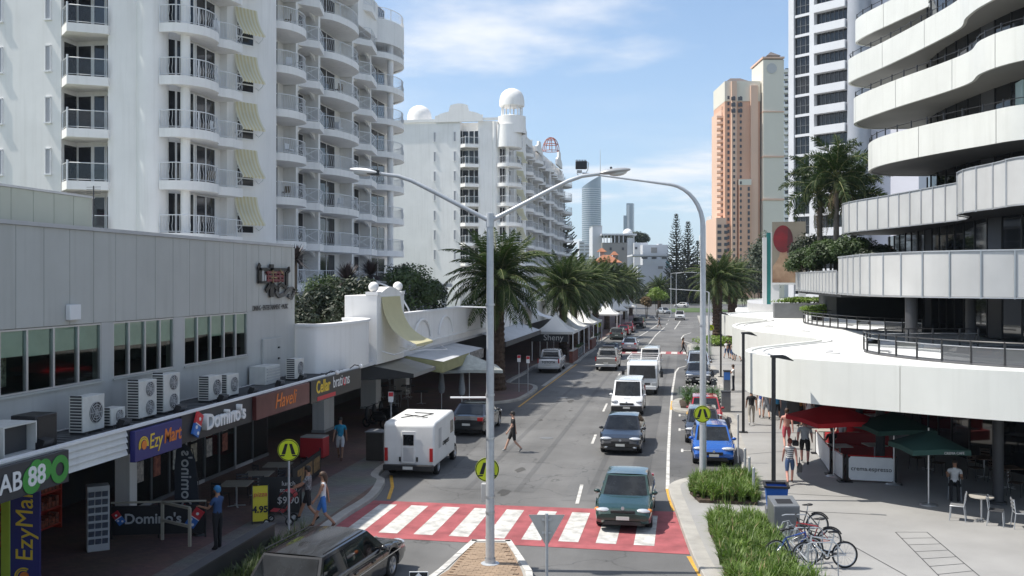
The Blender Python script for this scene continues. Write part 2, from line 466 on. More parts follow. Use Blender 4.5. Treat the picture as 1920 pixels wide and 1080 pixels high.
struct(MB().sheet([(-4000, -200), (4000, -200), (4000, 6000), (-4000, 6000)], -0.03).build('ground', far_ground_m))
road = MB(); road.sheet([(-12.8, -40), (-12.8, 300), (3.4, 300), (3.4, 20), (14, 12), (14, -40)], 0.0)
road = struct(road.build('road', asphalt))
crossroad = struct(MB().sheet([(-90, 205), (-12.8, 205), (-12.8, 232), (-90, 232)], 0.0).build('side_road', asphalt_bay))
def mark(poly, z, m, name, parent=road):
    return MB().sheet([(p[0], p[1]) for p in poly], z).build(name, m, parent)
def line(pts, w, z, m, name, parent=road):
    b = MB(); P = [Vector((p[0], p[1])) for p in pts]
    Lf, Rt = offset(P, w / 2), offset(P, -w / 2)
    k = len(P)
    b.add([(p.x, p.y, z) for p in Rt] + [(p.x, p.y, z) for p in Lf], [(i, i + 1, k + i + 1, k + i) for i in range(k - 1)])
    return b.build(name, m, parent)
def GL(*pp): return [G(x, y) for x, y in pp]

# repairs, bays and joins in the asphalt
mark([(-0.7, 36.5), (-0.8, 110), (2.4, 110), (2.4, 36.5)], 0.004, asphalt_bay, 'parking_lane')
mark([(-2.05, 33), (-2.15, 60), (-1.5, 60), (-1.4, 33)], 0.0045, asphalt_bay, 'trench_repair')
mark([(-9.0, 33.2), (-5.2, 33.0), (-5.0, 36.1), (-8.8, 36.3)], 0.005, asphalt_patch, 'asphalt_patch')
mark([(-4.1, 32.0), (-2.9, 32.1), (-3.0, 37.9), (-4.2, 37.8)], 0.006, asphalt_patch, 'asphalt_patch')
mark([(-12.3, 67), (-12.3, 83), (-9.75, 83), (-9.75, 67)], 0.005, asphalt_bay, 'parking_bay')
mark([(-11.4, 35.6), (-11.4, 56.5), (-9.75, 56.5), (-8.9, 35.6)], 0.0055, asphalt_bay, 'parking_bay')
# near crossing: red coat with white stripes
cz = mark([(-10.35, 26.45), (0.12, 26.3), (-0.30, 31.05), (-10.45, 30.85)], 0.009, red_paint, 'crossing_coat')
for k in range(9):
    x = -9.9 + 1.06 * k
    b = MB(); b.sheet([(x, 26.95), (x + .57, 26.95), (x + .57, 30.4), (x, 30.4)], 0.0135)
    b.build('stripe', line_white, cz)
fz = mark([(-8.6, 97), (0.9, 97), (0.9, 100.4), (-8.6, 100.4)], 0.009, red_paint, 'crossing_coat')
for k in range(8):
    x = -8.3 + 1.15 * k
    b = MB(); b.sheet([(x, 97.3), (x + .6, 97.3), (x + .6, 100.1), (x, 100.1)], 0.0135); b.build('stripe', line_white, fz)
# edge and lane lines
line([Vector((-.62, 34.4)), Vector((-.72, 42)), Vector((-.80, 52)), Vector((-.85, 64)), Vector((-.78, 78)), Vector((-.55, 82)), Vector((0.1, 84)), Vector((0.9, 84.6))], .13, 0.012, line_white, 'edge_line')
line([Vector((0.9, 112)), Vector((-.2, 118)), Vector((-.5, 124)), Vector((-.2, 131)), Vector((.8, 137))], .15, 0.012, line_white, 'edge_line')
for a, b_ in (((1091, 909), (1082, 945)), ((1117, 815), (1110, 833)), ((1138, 757), (1131, 772)), ((1162, 700), (1155, 715))):
    line(GL(b_, a), .12, 0.012, line_white, 'lane_dash')
line([Vector((-4.2, 108)), Vector((-3.9, 130)), Vector((-3.2, 152))], .14, 0.012, line_white, 'centre_line')
for y in (160, 176, 192): line([Vector((-3.1, y)), Vector((-3.0, y + 5))], .14, 0.012, line_white, 'lane_dash')
line([Vector((-6.6, 110)), Vector((-6.2, 122)), Vector((-5.3, 140)), Vector((-4.6, 160)), Vector((-4.4, 172)), Vector((-5.6, 186)), Vector((-6.4, 200))], .15, 0.012, line_white, 'edge_line')
line([Vector((-9.55, 55)), Vector((-9.5, 66)), Vector((-9.4, 84))], .10, 0.012, line_yellow, 'no_stopping_line')
line([Vector((-9.75, 66.2)), Vector((-9.68, 83.5))], .30, 0.0125, kerb_m, 'gutter_strip')
for px, py in ((1275, 779), (1275, 806), (1280, 845)):
    p = G(px, py)
    line([p, p + Vector((.95, 0.1, 0))], .10, 0.012, line_white, 'bay_mark')
    line([p + Vector((-.02, -.42, 0)), p + Vector((-.02, .42, 0))], .10, 0.0125, line_white, 'bay_mark')
for y in (150, 158, 166):
    line([Vector((-1.2, y)), Vector((1.4, y + 2))], .15, 0.012, line_white, 'hatch_line')
line([Vector((-1.6, 146)), Vector((-.9, 176))], .15, 0.0125, line_white, 'edge_line')
# yellow kerb lines
line([Vector((-.36, 31.2)), Vector((-.52, 33)), Vector((-.62, 34.4))], .14, 0.013, line_yellow, 'no_stopping_line')
line([Vector((.10, 26.1)), Vector((.42, 24.2)), Vector((.95, 21.5)), Vector((1.7, 19))], .14, 0.013, line_yellow, 'no_stopping_line')
line([Vector((-9.85, 31.1)), Vector((-10.3, 33)), Vector((-10.95, 34.9))], .12, 0.013, line_yellow, 'no_stopping_line')
line([Vector((-.80, 55.4)), Vector((-.78, 59.5))], .13, 0.013, line_yellow, 'no_stopping_line')
# manhole covers and oil stains with their own outline
for x, y, r in ((-6.4, 44.5, .32), (-3.3, 49.0, .3), (-7.6, 60, .32)):
    b = MB(); b.lathe([(0, .016), (r * .86, .016), (r * .9, .012), (r, .012)], 20, (x, y, 0)); b.build('manhole_cover', midgrey, road)

stain = asphalt_mat('oil_stain', (0.075, 0.073, 0.070))
for k in range(14):
    cx, cy = R.choice((-2.6, -3.0, -6.6, -7.2)) + R.uniform(-.4, .4), R.uniform(32, 75); a0 = R.uniform(.12, .3)
    mark([(cx + a0 * cos(t * pi / 6) * R.uniform(.6, 1.2), cy + a0 * R.choice((1.5, 2.5)) * sin(t * pi / 6) * R.uniform(.8, 1.1)) for t in range(12)], .007 + k * .0001, stain, 'oil_stain')
for x in (-1.55, -3.35, -5.9, -7.7): mark([(x, 33), (x + .22, 33), (x + .1, 95), (x - .12, 95)], .0062, asphalt_bay, 'tyre_track')
# pavements with kerbs
KH = 0.13
def pavement(name, kerb_path, back, m, kname='kerb', kw=0.32, km=kerb_m):
    kp = [Vector((p[0], p[1])) for p in kerb_path]
    side = -1 if back < kp[0].x else 1
    inn = offset(kp, kw * (1 if side < 0 else -1))
    b = MB(); k = len(kp); ym = -1e9; mono = []
    for p in inn:
        ym = max(ym, p.y); mono.append((p.x, ym, KH))
    b.add(mono + [(back, p[1], KH) for p in mono], [((i, i + 1, k + i + 1, k + i) if side < 0 else (i + 1, i, k + i, k + i + 1)) for i in range(k - 1) if mono[i + 1][1] > mono[i][1]])
    o = struct(b.build(name, m))
    kb = MB()
    ins = [(p.x, p.y) for p in kp]; ino = [(p.x, p.y) for p in inn]
    a1 = [(x, y, 0.002) for x, y in ins]; a2 = [(x, y, KH - .012) for x, y in offset(kp, .02 * (1 if side < 0 else -1))]; a3 = [(x, y, KH + .004) for x, y in offset(kp, .05 * (1 if side < 0 else -1))]; a4 = [(x, y, KH + .004) for x, y in ino]
    for u, v in ((a1, a2), (a2, a3), (a3, a4)):
        kb.add(u + v, [(i, i + 1, k + i + 1, k + i) for i in range(k - 1)], 0, True)
    kb.build(kname, km, o, sharp=50)
    return o
lk = spline([(-9.55, -30), (-9.55, 8), (-9.6, 20), (-9.75, 24.4), (-10.25, 26.3), (-10.35, 28.5), (-10.3, 31), (-10.75, 33.6), (-11.45, 35.6), (-11.5, 45), (-11.5, 54.5), (-10.4, 57.0), (-9.85, 58.8), (-9.8, 64), (-10.6, 66.5), (-12.3, 67.4), (-12.35, 75), (-12.3, 82.6), (-10.6, 83.4), (-9.55, 85), (-9.45, 96), (-9.3, 103), (-9.8, 106), (-9.6, 140), (-9.2, 170), (-9.0, 200)], 6)
pl = pavement('pavement_left', lk, -30, pavers)
struct(MB().sheet([(-12.9, 14), (-10.75, 14), (-10.75, 27), (-10.9, 33), (-11.9, 36.5), (-12.6, 40), (-12.9, 40)], KH + .002).build('grey_paving_strip', pavers_grey))
rk = spline([(12, 4), (7.5, 10), (3.8, 15.5), (1.7, 19), (.95, 21.5), (.42, 24.2), (.10, 26.6), (-.33, 31.1), (-.56, 33.6), (-.52, 34.9), (0.1, 36.0), (1.4, 36.6), (2.12, 37.6), (2.15, 45), (2.15, 52.6), (1.4, 53.7), (-.2, 54.3), (-.72, 55.6), (-.75, 58.8), (-.2, 60.2), (1.3, 60.7), (2.1, 62), (2.1, 80), (1.6, 83.2), (0.6, 84.6), (0.2, 88), (0.2, 108), (0.7, 111), (2.2, 113), (2.4, 135), (2.4, 200)], 6)
pr = pavement('pavement_right', rk, 45, concrete, kw=.42)
struct(MB().sheet([(2.4, 12), (40, 12), (40, 8), (2.4, 8)], KH + .003).build('paving_strip', concrete_dark))
# edge of the canopy shade, then plaza joints and painted lamp shadows
def shade_curve(o=0.0):
    return spline([(16.5 + o, 24.0), (12.0, 27.6 + o), (9.6, 29.6 + o), (7.2, 31.8 + o), (5.4 + o, 34.6), (4.7 + o, 38), (4.9 + o, 42), (6.2 + o, 46)], 5)
for a, b_ in (((1463, 925), (1600, 932)), ((1471, 957), (1640, 965)), ((1400, 852), (1470, 846)), ((1520, 980), (1700, 1080)), ((1395, 905), (1470, 901))):  # first pair: lamp-pole shadows painted as dark lines; the rest are joints
    p, q = G(a[0], a[1], KH), G(b_[0], b_[1], KH)
    line([p, q], .03, KH + .006, darkgrey, 'joint_and_shadow_line', pr)
for a, b_ in (((1679, 998), (1790, 1110)), ((1738, 998), (1860, 1100))):
    line([G(a[0], a[1], KH), G(b_[0], b_[1], KH)], .025, KH + .0065, darkgrey, 'drain_edge', pr)
for i in range(9):
    t = i / 8
    p = G(1679, 998, KH).lerp(G(1790, 1110, KH), t); q = G(1738, 998, KH).lerp(G(1860, 1100, KH), t)
    line([p, q], .02, KH + .007, darkgrey, 'drain_slot', pr)
line([G(1632, 964, KH), G(1662, 966, KH)], .12, KH + .0068, midgrey, 'lamp_head_shadow', pr)  # cast shadow of the plaza lamp head, painted as a grey strip
# verge planters (kerbed beds) on the right
def bed(poly, h, name='planter_bed'):
    b = MB(); P = [Vector(p) for p in poly]; n = len(P)
    b.prism([(p.x, p.y) for p in P], KH, KH + h, 0)
    o = struct(b.build(name, earth)); return o
BED1 = [(0.45, 31.9), (2.3, 31.9), (2.4, 36.0), (1.3, 35.6), (0.25, 34.9), (0.15, 33.2)]
BED2 = [(0.95, 25.4), (2.5, 25.4), (2.2, 29.5), (0.75, 29.5), (0.65, 28.4)]
BED2b = [(1.05, 22.4), (3.2, 22.4), (2.5, 25.6), (0.9, 25.4)]
bed(BED1, .10); bed(BED2, .10); bed(BED2b, .10)
BED3 = [(-.25, 55.4), (1.9, 55.0), (2.0, 59.8), (0.0, 59.6), (-.35, 58)]
BED4 = [(0.8, 86), (2.3, 86), (2.3, 96), (0.8, 96)]
bed(BED3, .1); bed(BED4, .1)
# traffic island with brick paving
il = G(880, 1021); ir = G(959, 1021)
ISL = [(-5.86, 26.15), (-4.78, 26.3), (-3.75, 23.6), (-3.2, 20.9), (-6.45, 20.9), (-6.08, 23.3)]
b = MB(); b.prism(ISL, .002, .15)
isl = struct(b.build('traffic_island', kerb_m))
def inset_poly(poly, t):
    c = Vector((sum(p[0] for p in poly) / len(poly), sum(p[1] for p in poly) / len(poly)))
    return [(c + (Vector(p) - c) * t) for p in poly]
wb = MB()
for i in range(len(ISL)):
    p, q = Vector(ISL[i]), Vector(ISL[(i + 1) % len(ISL)])
    n_ = max(1, int((q - p).length / 1.0)); nn = Vector((-(q - p).y, (q - p).x)).normalized()
    if nn.dot(Vector((-5, 23.5)) - p) < 0: nn = -nn
    for k in range(n_):
        a, c = p.lerp(q, k / n_ + .006), p.lerp(q, (k + 1) / n_ - .006)
        kb = MB(); kb.prism([a, c, c + nn * .17, a + nn * .17], .153, .172); kb.build('kerb_block', line_white, isl)
brick_m = mat('island_brick', (0.31, 0.225, 0.155), 0.85, 0.2, 2.5, bump=0.2)
bme = MB().box(-.11, -.052, 0, .11, .052, .022).mesh('brick', brick_m)
import itertools
def inside(p, poly):
    c = False; n = len(poly); j = n - 1
    for i in range(n):
        if (poly[i][1] > p[1]) != (poly[j][1] > p[1]) and p[0] < (poly[j][0] - poly[i][0]) * (p[1] - poly[i][1]) / (poly[j][1] - poly[i][1]) + poly[i][0]: c = not c
        j = i
    return c
def shrink(poly, d):
    c = Vector((sum(p[0] for p in poly) / len(poly), sum(p[1] for p in poly) / len(poly)))
    return [tuple(Vector(p) + (c - Vector(p)).normalized() * d) for p in poly]
inn_ = shrink(ISL, .34); cnt = 0
MB().sheet(shrink(ISL, .26), .1515).build('brick_bedding', mat('bedding_sand', (0.27, 0.19, 0.13), .9, .2, 4), isl)
for r in range(60):
    y = 26.0 - r * .112
    if y < 22.9: break
    for k in range(40):
        x = -6.9 + k * .228 + (.114 if r % 2 else 0)
        if inside((x - .1, y), inn_) and inside((x + .1, y), inn_):
            inst('brick', bme, isl, (x, y, .15 + R.uniform(-.004, .004)), R.uniform(-.02, .02)); cnt += 1
# roundabout mound and far verge
b = MB(); b.lathe([(9, 0.0), (8.9, .16), (6, .5), (0, .8)], 28, (2, 232, 0)); struct(b.build('roundabout', mat('lawn', (0.06, 0.10, 0.03), .9, .3, .5)))
struct(MB().sheet([(-30, 196), (40, 196), (40, 300), (-30, 300)], .006).build('roundabout_road', asphalt_bay))

# ================================================================ LEFT SIDE BUILDINGS
# grey two-storey shop building
GX, GY0, GY1, GZ1 = -14.8, 6.0, 34.65, 8.7
shop = thing('shop_building', 'grey panel clad two storey shop building with green tinted windows above awning', 'building', (GX - 4, 20, KH))
b = MB()
b.box(GX - 9, GY0, 3.72, GX, GY1, 4.80)                    # spandrel below the windows
b.box(GX - 9, GY0, 6.30, GX - .03, GY1, GZ1 - .06)         # upper wall core behind the panels
b.build('wall', [grey_panel2], shop)
b = MB(); b.box(GX - 9.1, GY0, GZ1 - .055, GX + .05, GY1 + .03, GZ1 + .04); b.build('parapet_cap', lightgrey, shop)
pm = MB().box(-.03, 0.0, 0, .0, .944, 2.33).mesh('cladding_panel', grey_panel)
y = 34.6
while y > GY0 + 1:
    inst('cladding_panel', pm, shop, (GX + R.uniform(0, .004), y - .952, 6.31)); y -= .96
wgroups = [(-60, 0, 52, 102, 148, 190), (213, 243, 273, 301, 326), (346, 371, 396, 421, 443, 464)]
blind_m = mat('pale_green_blind', (0.42, 0.56, 0.47), 0.8, 0.12, 2.0)
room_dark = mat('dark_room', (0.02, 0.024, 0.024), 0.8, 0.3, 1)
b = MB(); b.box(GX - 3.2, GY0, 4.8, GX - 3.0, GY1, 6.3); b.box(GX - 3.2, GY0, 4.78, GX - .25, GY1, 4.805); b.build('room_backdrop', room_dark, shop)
edges = [GY0]
for g in wgroups:
    ys = [onX(p, GX) for p in g]
    edges += [ys[0], ys[-1]]
    for a, c in zip(ys, ys[1:]):
        fr = MB(); t = .035
        fr.box(GX - .1, a, 4.82, GX - .01, a + t, 6.29); fr.box(GX - .1, c - t, 4.82, GX - .01, c, 6.29)
        fr.box(GX - .1, a + t, 4.82, GX - .01, c - t, 4.86); fr.box(GX - .1, a + t, 6.25, GX - .01, c - t, 6.29)
        w = fr.build('window_frame', alu, shop)
        p = MB(); p.add([(GX - .06, a + t, 4.86), (GX - .06, c - t, 4.86), (GX - .06, c - t, 6.25), (GX - .06, a + t, 6.25)], [(0, 1, 2, 3)]); p.build('pane', glass_green, w)
        drop = R.uniform(.55, .72) if a < 30 else R.uniform(.55, .62)
        bl = MB(); bl.box(GX - .12, a + .036, 6.25 - drop, GX - .105, c - .036, 6.245); bl.build('blind', blind_m, w)
    sl_ = MB(); sl_.box(GX - .02, ys[0] - .05, 4.765, GX + .05, ys[-1] + .05, 4.815); sl_.build('window_sill', grey_panel, shop)
edges.append(GY1)
for a, c in zip(edges[::2], edges[1::2]):
    if c - a > .05:
        q = MB(); q.box(GX - .25, a, 4.8, GX - .002, c, 6.3); q.build('pier', grey_panel2, shop)
# things seen through the windows: curtains and a red wall picture
for yy, hh, mm in ((19.9, .6, mat('floral_print', (0.35, 0.12, 0.08), .8, .8, 9, col2=(.5, .5, .4))), (18.4, .5, lightgrey)):
    q = MB(); q.box(GX - 1.2, yy, 4.85, GX - 1.15, yy + .5, 4.85 + hh + .25); q.build('wall_picture', mm, shop)
# set-back rooftop block
b = MB(); b.box(-26, 6, GZ1, -19, 28.3, 10.05); b.box(-26.05, 5.9, 10.052, -18.93, 28.36, 10.12, 1)
ro = b.build('roof_block', [mat('pale_olive_sheet', (0.40, 0.42, 0.36), .65, .08, .5, streak=.12), lightgrey], shop)
pm2 = MB().box(0, 0, 0, .025, .93, 1.33).mesh('cladding_panel', MATS['pale_olive_sheet'])
for i in range(22): inst('cladding_panel', pm2, shop, (-19, 28.28 - .95 * (i + 1), GZ1 + .015))
# end wall towards the white podium, with a service box
b = MB(); b.box(GX - 9, GY1 + .002, 3.7, GX - .01, GY1 + .25, GZ1 - .07); b.build('end_wall', grey_panel, shop)
b = MB(); b.box(GX, 31.9, 3.9, GX + .1, 33.5, 5.3); b.build('service_cupboard', grey_panel2, shop, bevel=.01)
for z in (4.5, 4.9):
    b = MB(); b.box(GX + .1, 33.1, z, GX + .15, 33.2, z + .06); b.build('latch', darkgrey, shop)
b = MB(); b.box(GX + .005, onX(122, GX), 6.42, GX + .14, onX(143, GX), 6.80); o = b.build('wall_box', white_trim, None, bevel=.02)
tag(o, 'small white electrical box fixed on grey panel wall above windows', 'wall box')
# awning over the shops
FX = -13.0
awn = thing('shop_awning', 'long flat shop awning with white weatherboard fascia above the pavement', 'awning', (FX, 20, KH))
roof_sheet = mat('ribbed_roof_sheet', (0.13, 0.135, 0.14), 0.6, 0.25, 1.5, streak=.2)
b = MB(); b.box(-17.2, GY0, 3.60, FX - .12, 37.0, 3.70); b.build('soffit', midgrey, awn)
b = MB(); b.box(GX + .02, GY0, 3.702, FX - .12, 37.0, 3.78)
for i in range(int((37 - GY0) / .3)):
    y = GY0 + i * .3; b.box(GX + .02, y, 3.781, FX - .14, y + .06, 3.81)
b.build('roof_sheet', roof_sheet, awn)
wboard = mat('weatherboard', (0.66, 0.66, 0.64), 0.6, 0.10, 1.2, streak=.2)
for i in range(4):
    z0 = 3.26 + i * .148
    b = MB(); x1 = FX + .02 - i * .001
    b.add([(x1 - .12, GY0, z0), (x1, GY0, z0), (x1 - .05, GY0, z0 + .134), (x1 - .12, GY0, z0 + .134), (x1 - .12, 20.75, z0), (x1, 20.75, z0), (x1 - .05, 20.75, z0 + .134), (x1 - .12, 20.75, z0 + .134)],
          [(0, 1, 2, 3), (7, 6, 5, 4), (0, 4, 5, 1), (1, 5, 6, 2), (2, 6, 7, 3), (3, 7, 4, 0)]); b.build('weatherboard', wboard, awn)
b = MB(); b.box(FX - .14, GY0, 3.853, FX + .04, 37.0, 3.90); b.build('gutter', white_trim, awn)
b = MB(); b.box(FX - .13, 20.76, 3.26, FX - .01, 37.0, 3.852); b.build('fascia_backing', darkgrey, awn)

def sign_board(name, label, y0, y1, z0, z1, m, x=FX, t=.14, group=None):
    o = thing(name, label, 'sign', (x, (y0 + y1) / 2, z0), group=group)
    b = MB(); b.box(x, y0, z0, x + t, y1, z1); b.build('panel', m, o, bevel=.008); return o
orange = mat('orange_print', (0.72, 0.20, 0.03), .5, 0); yellowp = mat('yellow_print', (0.8, 0.55, 0.05), .5, 0)
redp = mat('red_print', (0.55, 0.03, 0.04), .5, 0); bluep = mat('blue_print', (0.04, 0.16, 0.50), .5, 0)
navy = mat('navy_print', (0.03, 0.03, 0.16), .45, .05, 2); greenp = mat('green_print', (0.05, 0.30, 0.05), .5, .08, 3)
# takeaway sign at the left edge of the picture
o = sign_board('shop_sign', 'black sign with white letters and green shapes at the left picture edge', 13.2, 18.3, 3.14, 3.82, darkgrey, FX + .04)
XS = FX + .19
gb = MB()
gb.lathe([(.14, 0), (.29, 0), (.29, .012), (.14, .012)], 24, (XS, 17.98, 3.47), 0, False, 'x')
gb.lathe([(0, .012), (.28, .012), (.28, 0)], 20, (XS, 17.12, 3.42), 0, False, 'x'); gb.lathe([(0, .013), (.22, .013), (.22, 0)], 20, (XS, 17.5, 3.55), 0, False, 'x')
gb.lathe([(0, .011), (.2, .011), (.2, 0)], 20, (XS, 17.25, 3.6), 0, False, 'x'); gb.build('green_emblem', greenp, o)
text('KEBAB', o, (XS + .012, 16.82, 3.47), .52, paper, ROT_EAST, align='RIGHT', bold=.008)
text('88', o, (XS + .018, 16.98, 3.47), .54, paper, ROT_EAST, align='LEFT', bold=.012)
# convenience store sign
o = sign_board('shop_sign', 'dark blue sign with orange swirl and yellow and red lettering', 20.85, 23.0, 3.06, 3.80, navy)
def swirl(cx, cy, cz, s, parent, rot=0):
    q = MB(); q.lathe([(0, .014), (s * .52, .014), (s * .52, 0)], 20, (cx, cy, cz), 0, False, 'x'); q.build('swirl', orange, parent)
    q = MB()
    for rr in (.72, .95):
        q.lathe([(s * (rr - .09), 0), (s * (rr - .09), .012), (s * (rr + .05), .012), (s * (rr + .05), 0)], 20, (cx, cy - s * .1, cz), 0, False, 'x', a0=rot - .6, a1=rot + pi + .1)
    q.build('swirl_arc', yellowp, parent)
swirl(FX + .145, 21.22, 3.42, .21, o, pi * .1)
text('Ezy', o, (FX + .146, 21.44, 3.44), .52, yellowp, ROT_EAST, align='LEFT', shear=.15, sx=.85)
text('Mart', o, (FX + .146, 22.12, 3.46), .50, orange, ROT_EAST, align='LEFT', shear=.15, bold=.008, sx=.85)
# pizza shop: white block letters in a row and red/blue domino tile
o = thing('shop_sign', 'row of white raised letters with red and blue tile logo on dark fascia', 'sign', (FX, 25.4, 3.3))
q = MB(); q.box(FX, 23.15, 3.10, FX + .04, 27.3, 3.84); q.build('panel', mat('worn_black_panel', (.03, .03, .032), .5, .4, 1.2), o)
def tile_logo(parent, loc, s, rot, m1=redp, m2=bluep):
    r_ = thing  # noqa
    M = Matrix.Translation(Vector(loc) - wl_of(parent)) @ rot
    q = MB(); q.M = M; q.box(-s, -.02, 0, s, .05, s * 1.96); q.b('tile_half', m1, parent)
    q = MB(); q.M = M; q.box(-s, -.02, -s * 1.96, s, .05, -.01); q.b('tile_half', m2, parent)
    q = MB(); q.M = M
    for x, z in ((0, s), (-s * .45, -s * .6), (s * .45, -s * 1.35)): q.lathe([(0, -.032), (s * .3, -.032), (s * .3, -.018)], 12, (x, 0, z), 0, False, 'y')
    q.box(-s * 1.02, -.028, -.012, s * 1.02, -.0205, .012)
    q.b('pip', paper, parent)
tile_logo(o, (FX + .13, 23.85, 3.52), .16, Matrix.Rotation(pi / 2, 4, 'Z') @ Matrix.Rotation(radians(28), 4, 'Y'))
text("Domino's", o, (FX + .10, 24.2, 3.50), .58, paper, ROT_EAST, align='LEFT', ext=.10, bold=.015, sx=1.05)
# indian restaurant sign with washed left part
hav = mat('maroon_sign', (0.10, 0.012, 0.010), .45, .35, .9, col2=(.16, .05, .045))
o = sign_board('shop_sign', 'maroon sign with orange script lettering above restaurant', 27.4, 31.6, 3.12, 3.84, hav)
text('Haveli', o, (FX + .146, 29.55, 3.5), .66, orange, ROT_EAST, shear=.35, sx=1.0)
o = sign_board('shop_sign', 'black sign with yellow and white lettering and red strip below', 31.75, 37.0, 3.06, 3.86, mat('gloss_black', (.012, .012, .012), .35, 0))
text('Cellar', o, (FX + .146, 32.2, 3.56), .62, yellowp, ROT_EAST, align='LEFT', bold=.01, sx=.9)
text('brations', o, (FX + .146, 33.85, 3.58), .60, paper, ROT_EAST, align='LEFT', sx=.9)
q = MB(); q.box(FX + .141, 32.3, 3.10, FX + .152, 34.1, 3.24); q.build('red_strip', redp, o)
q = MB(); q.lathe([(.10, 0), (.16, 0), (.16, .012), (.10, .012)], 16, (FX + .142, 35.05, 3.52), 0, False, 'x'); q.build('red_ring', redp, o)
for yy, k in ((33.6, 'nearer'), (36.2, 'farther')):
    q = MB(); q.tube([(FX - .05, yy, 3.9), (FX + .15, yy, 4.05), (FX + .35, yy, 4.02)], .02, 6); q.ball((FX + .4, yy, 4.0), .09, nu=10, nv=6, m=1)
    tag(q.build('sign_lamp', [blackmetal, paper]), 'small white globe lamp on arm above black sign, the %s one' % k, 'lamp')
# black floodlights on the awning edge
for i, yy in enumerate((18.1, 21.0, 23.6, 26.0, 28.0, 30.0, 31.9)):
    o = thing('floodlight', 'small black floodlight on the awning edge, number %s from the left' % ('one', 'two', 'three', 'four', 'five', 'six', 'seven')[i], 'floodlight', (FX - .35, yy, 3.80), group='floodlights on the awning')
    q = MB(); q.box(-.04, -.12, 0, .04, .12, .06); q.bar((0, -.13, .05), (0, -.13, .2), .02, .02); q.bar((0, .13, .05), (0, .13, .2), .02, .02); q.b('bracket', blackmetal, o)
    q = MB(); q.M = Matrix.Rotation(radians(25), 4, 'Y'); q.add([(-.08, -.12, .08), (-.08, .12, .08), (-.08, .12, .28), (-.08, -.12, .28), (.1, -.16, .05), (.1, .16, .05), (.1, .16, .32), (.1, -.16, .32)], [(0, 1, 2, 3), (7, 6, 5, 4), (0, 4, 5, 1), (1, 5, 6, 2), (2, 6, 7, 3), (3, 7, 4, 0)])
    q.b('housing', blackmetal, o)
# air conditioner units
ac_m = mat('ac_casing', (0.60, 0.60, 0.57), .55, .10, 3, coords='obj', streak=.25)
def aircon(y, w, h, fans, label, x=-13.85, d=.36, rz=0, z=3.81):
    o = thing('air_conditioner', label, 'air conditioner', (x, y, z), rz, 'air conditioners on the awning')
    q = MB(); q.box(-d / 2, -w / 2, .06, d / 2, w / 2, h); q.b('casing', ac_m, o, bevel=.012)
    q = MB()
    for s_ in (-1, 1): q.box(-d / 2 - .03, s_ * w * .36 - .03, 0, d / 2 + .03, s_ * w * .36 + .03, .058)
    q.b('feet', darkgrey, o)
    for k in range(fans):
        fr = min(w * .30, (h - .1) / fans * .42); zc = .06 + (h - .06) * (k + .5) / fans
        q = MB(); q.lathe([(0, .004), (fr, .004), (fr, 0)], 24, (d / 2 + .001, w * .10, zc), 0, False, 'x'); fan = q.b('fan', darkgrey, o)
        q = MB()
        for rr in (.25, .5, .75, 1.0): q.tube([(d / 2 + .022, w * .10 + fr * rr * cos(a * pi / 10), zc + fr * rr * sin(a * pi / 10)) for a in range(20)], .008, 4, closed=True)
        for a in range(8): q.bar((d / 2 + .022, w * .10, zc), (d / 2 + .022, w * .10 + fr * cos(a * pi / 4), zc + fr * sin(a * pi / 4)), .01, .01)
        q.b('fan_guard', lightgrey, fan)
    q = MB()
    for k in range(int(h / .07)): q.box(-d / 2 + .04, -w / 2 - .008, .1 + k * .07, d / 2 - .03, -w / 2 - .001, .14 + k * .07)
    q.b('grille', darkgrey, o)
    return o
AY = lambda px: onX(px, -13.85)
aircon(AY(163), .84, .88, 1, 'large white air conditioner with one big fan standing on the awning')
aircon(AY(209), .60, .46, 1, 'small low air conditioner beside the large single fan unit')
aircon(AY(266), .82, 1.0, 2, 'tall twin fan air conditioner, left one of the tall pair')
aircon(AY(311), .82, 1.06, 2, 'tall twin fan air conditioner, right one of the tall pair')
aircon(AY(394), .78, .76, 1, 'single fan air conditioner, left of the pair above the maroon sign')
aircon(AY(427), .76, .70, 1, 'single fan air conditioner, right of the pair above the maroon sign')
aircon(AY(553), .8, .76, 1, 'single fan air conditioner at the end of grey building beside white wall')
o = thing('vent_hood', 'white louvred vent box low on grey wall above the awning', 'vent', (-14.4, onX(507, -14.2), 3.81))
q = MB(); q.box(-.3, -.6, 0, .3, .6, .62); q.b('casing', ac_m, o, bevel=.01)
for k in range(5):
    q = MB(); q.box(.301, -.52, .10 + k * .1, .33, .52, .15 + k * .1); q.b('louvre', lightgrey, o)
for y0, w_, h_, lab in ((17.5, 1.0, .62, 'open white metal box with dark inside on the awning'), (16.2, .9, .6, 'closed white metal box at the left end of the awning')):
    o = thing('equipment_box', lab, 'metal box', (-13.75, y0, 3.81))
    q = MB(); q.box(-.4, -w_ / 2, .05, .4, -w_ / 2 + .03, h_); q.box(-.4, w_ / 2 - .03, .05, .4, w_ / 2, h_); q.box(-.4, -w_ / 2, h_, .4, w_ / 2, h_ + .03); q.box(-.4, -w_ / 2, .02, .4, w_ / 2, .049); q.box(-.43, -w_ / 2, .05, -.401, w_ / 2, h_)
    q.b('casing', ac_m, o)
    q = MB(); q.box(-.36, -w_ / 2 + .06, .051, .2 if 'open' in lab else .38, w_ / 2 - .06, h_ * .92); q.b('coil', darkgrey if 'open' in lab else ac_m, o)
o = thing('speaker_box', 'black box standing beside the open metal box on awning', 'box', (-13.75, 18.45, 3.81))
q = MB(); q.box(-.3, -.35, 0, .3, .35, .72); q.b('cabinet', blackmetal, o, bevel=.02)
q = MB(); q.box(.301, -.3, .08, .315, .3, .66); q.b('front_mesh', plastic_black, o)
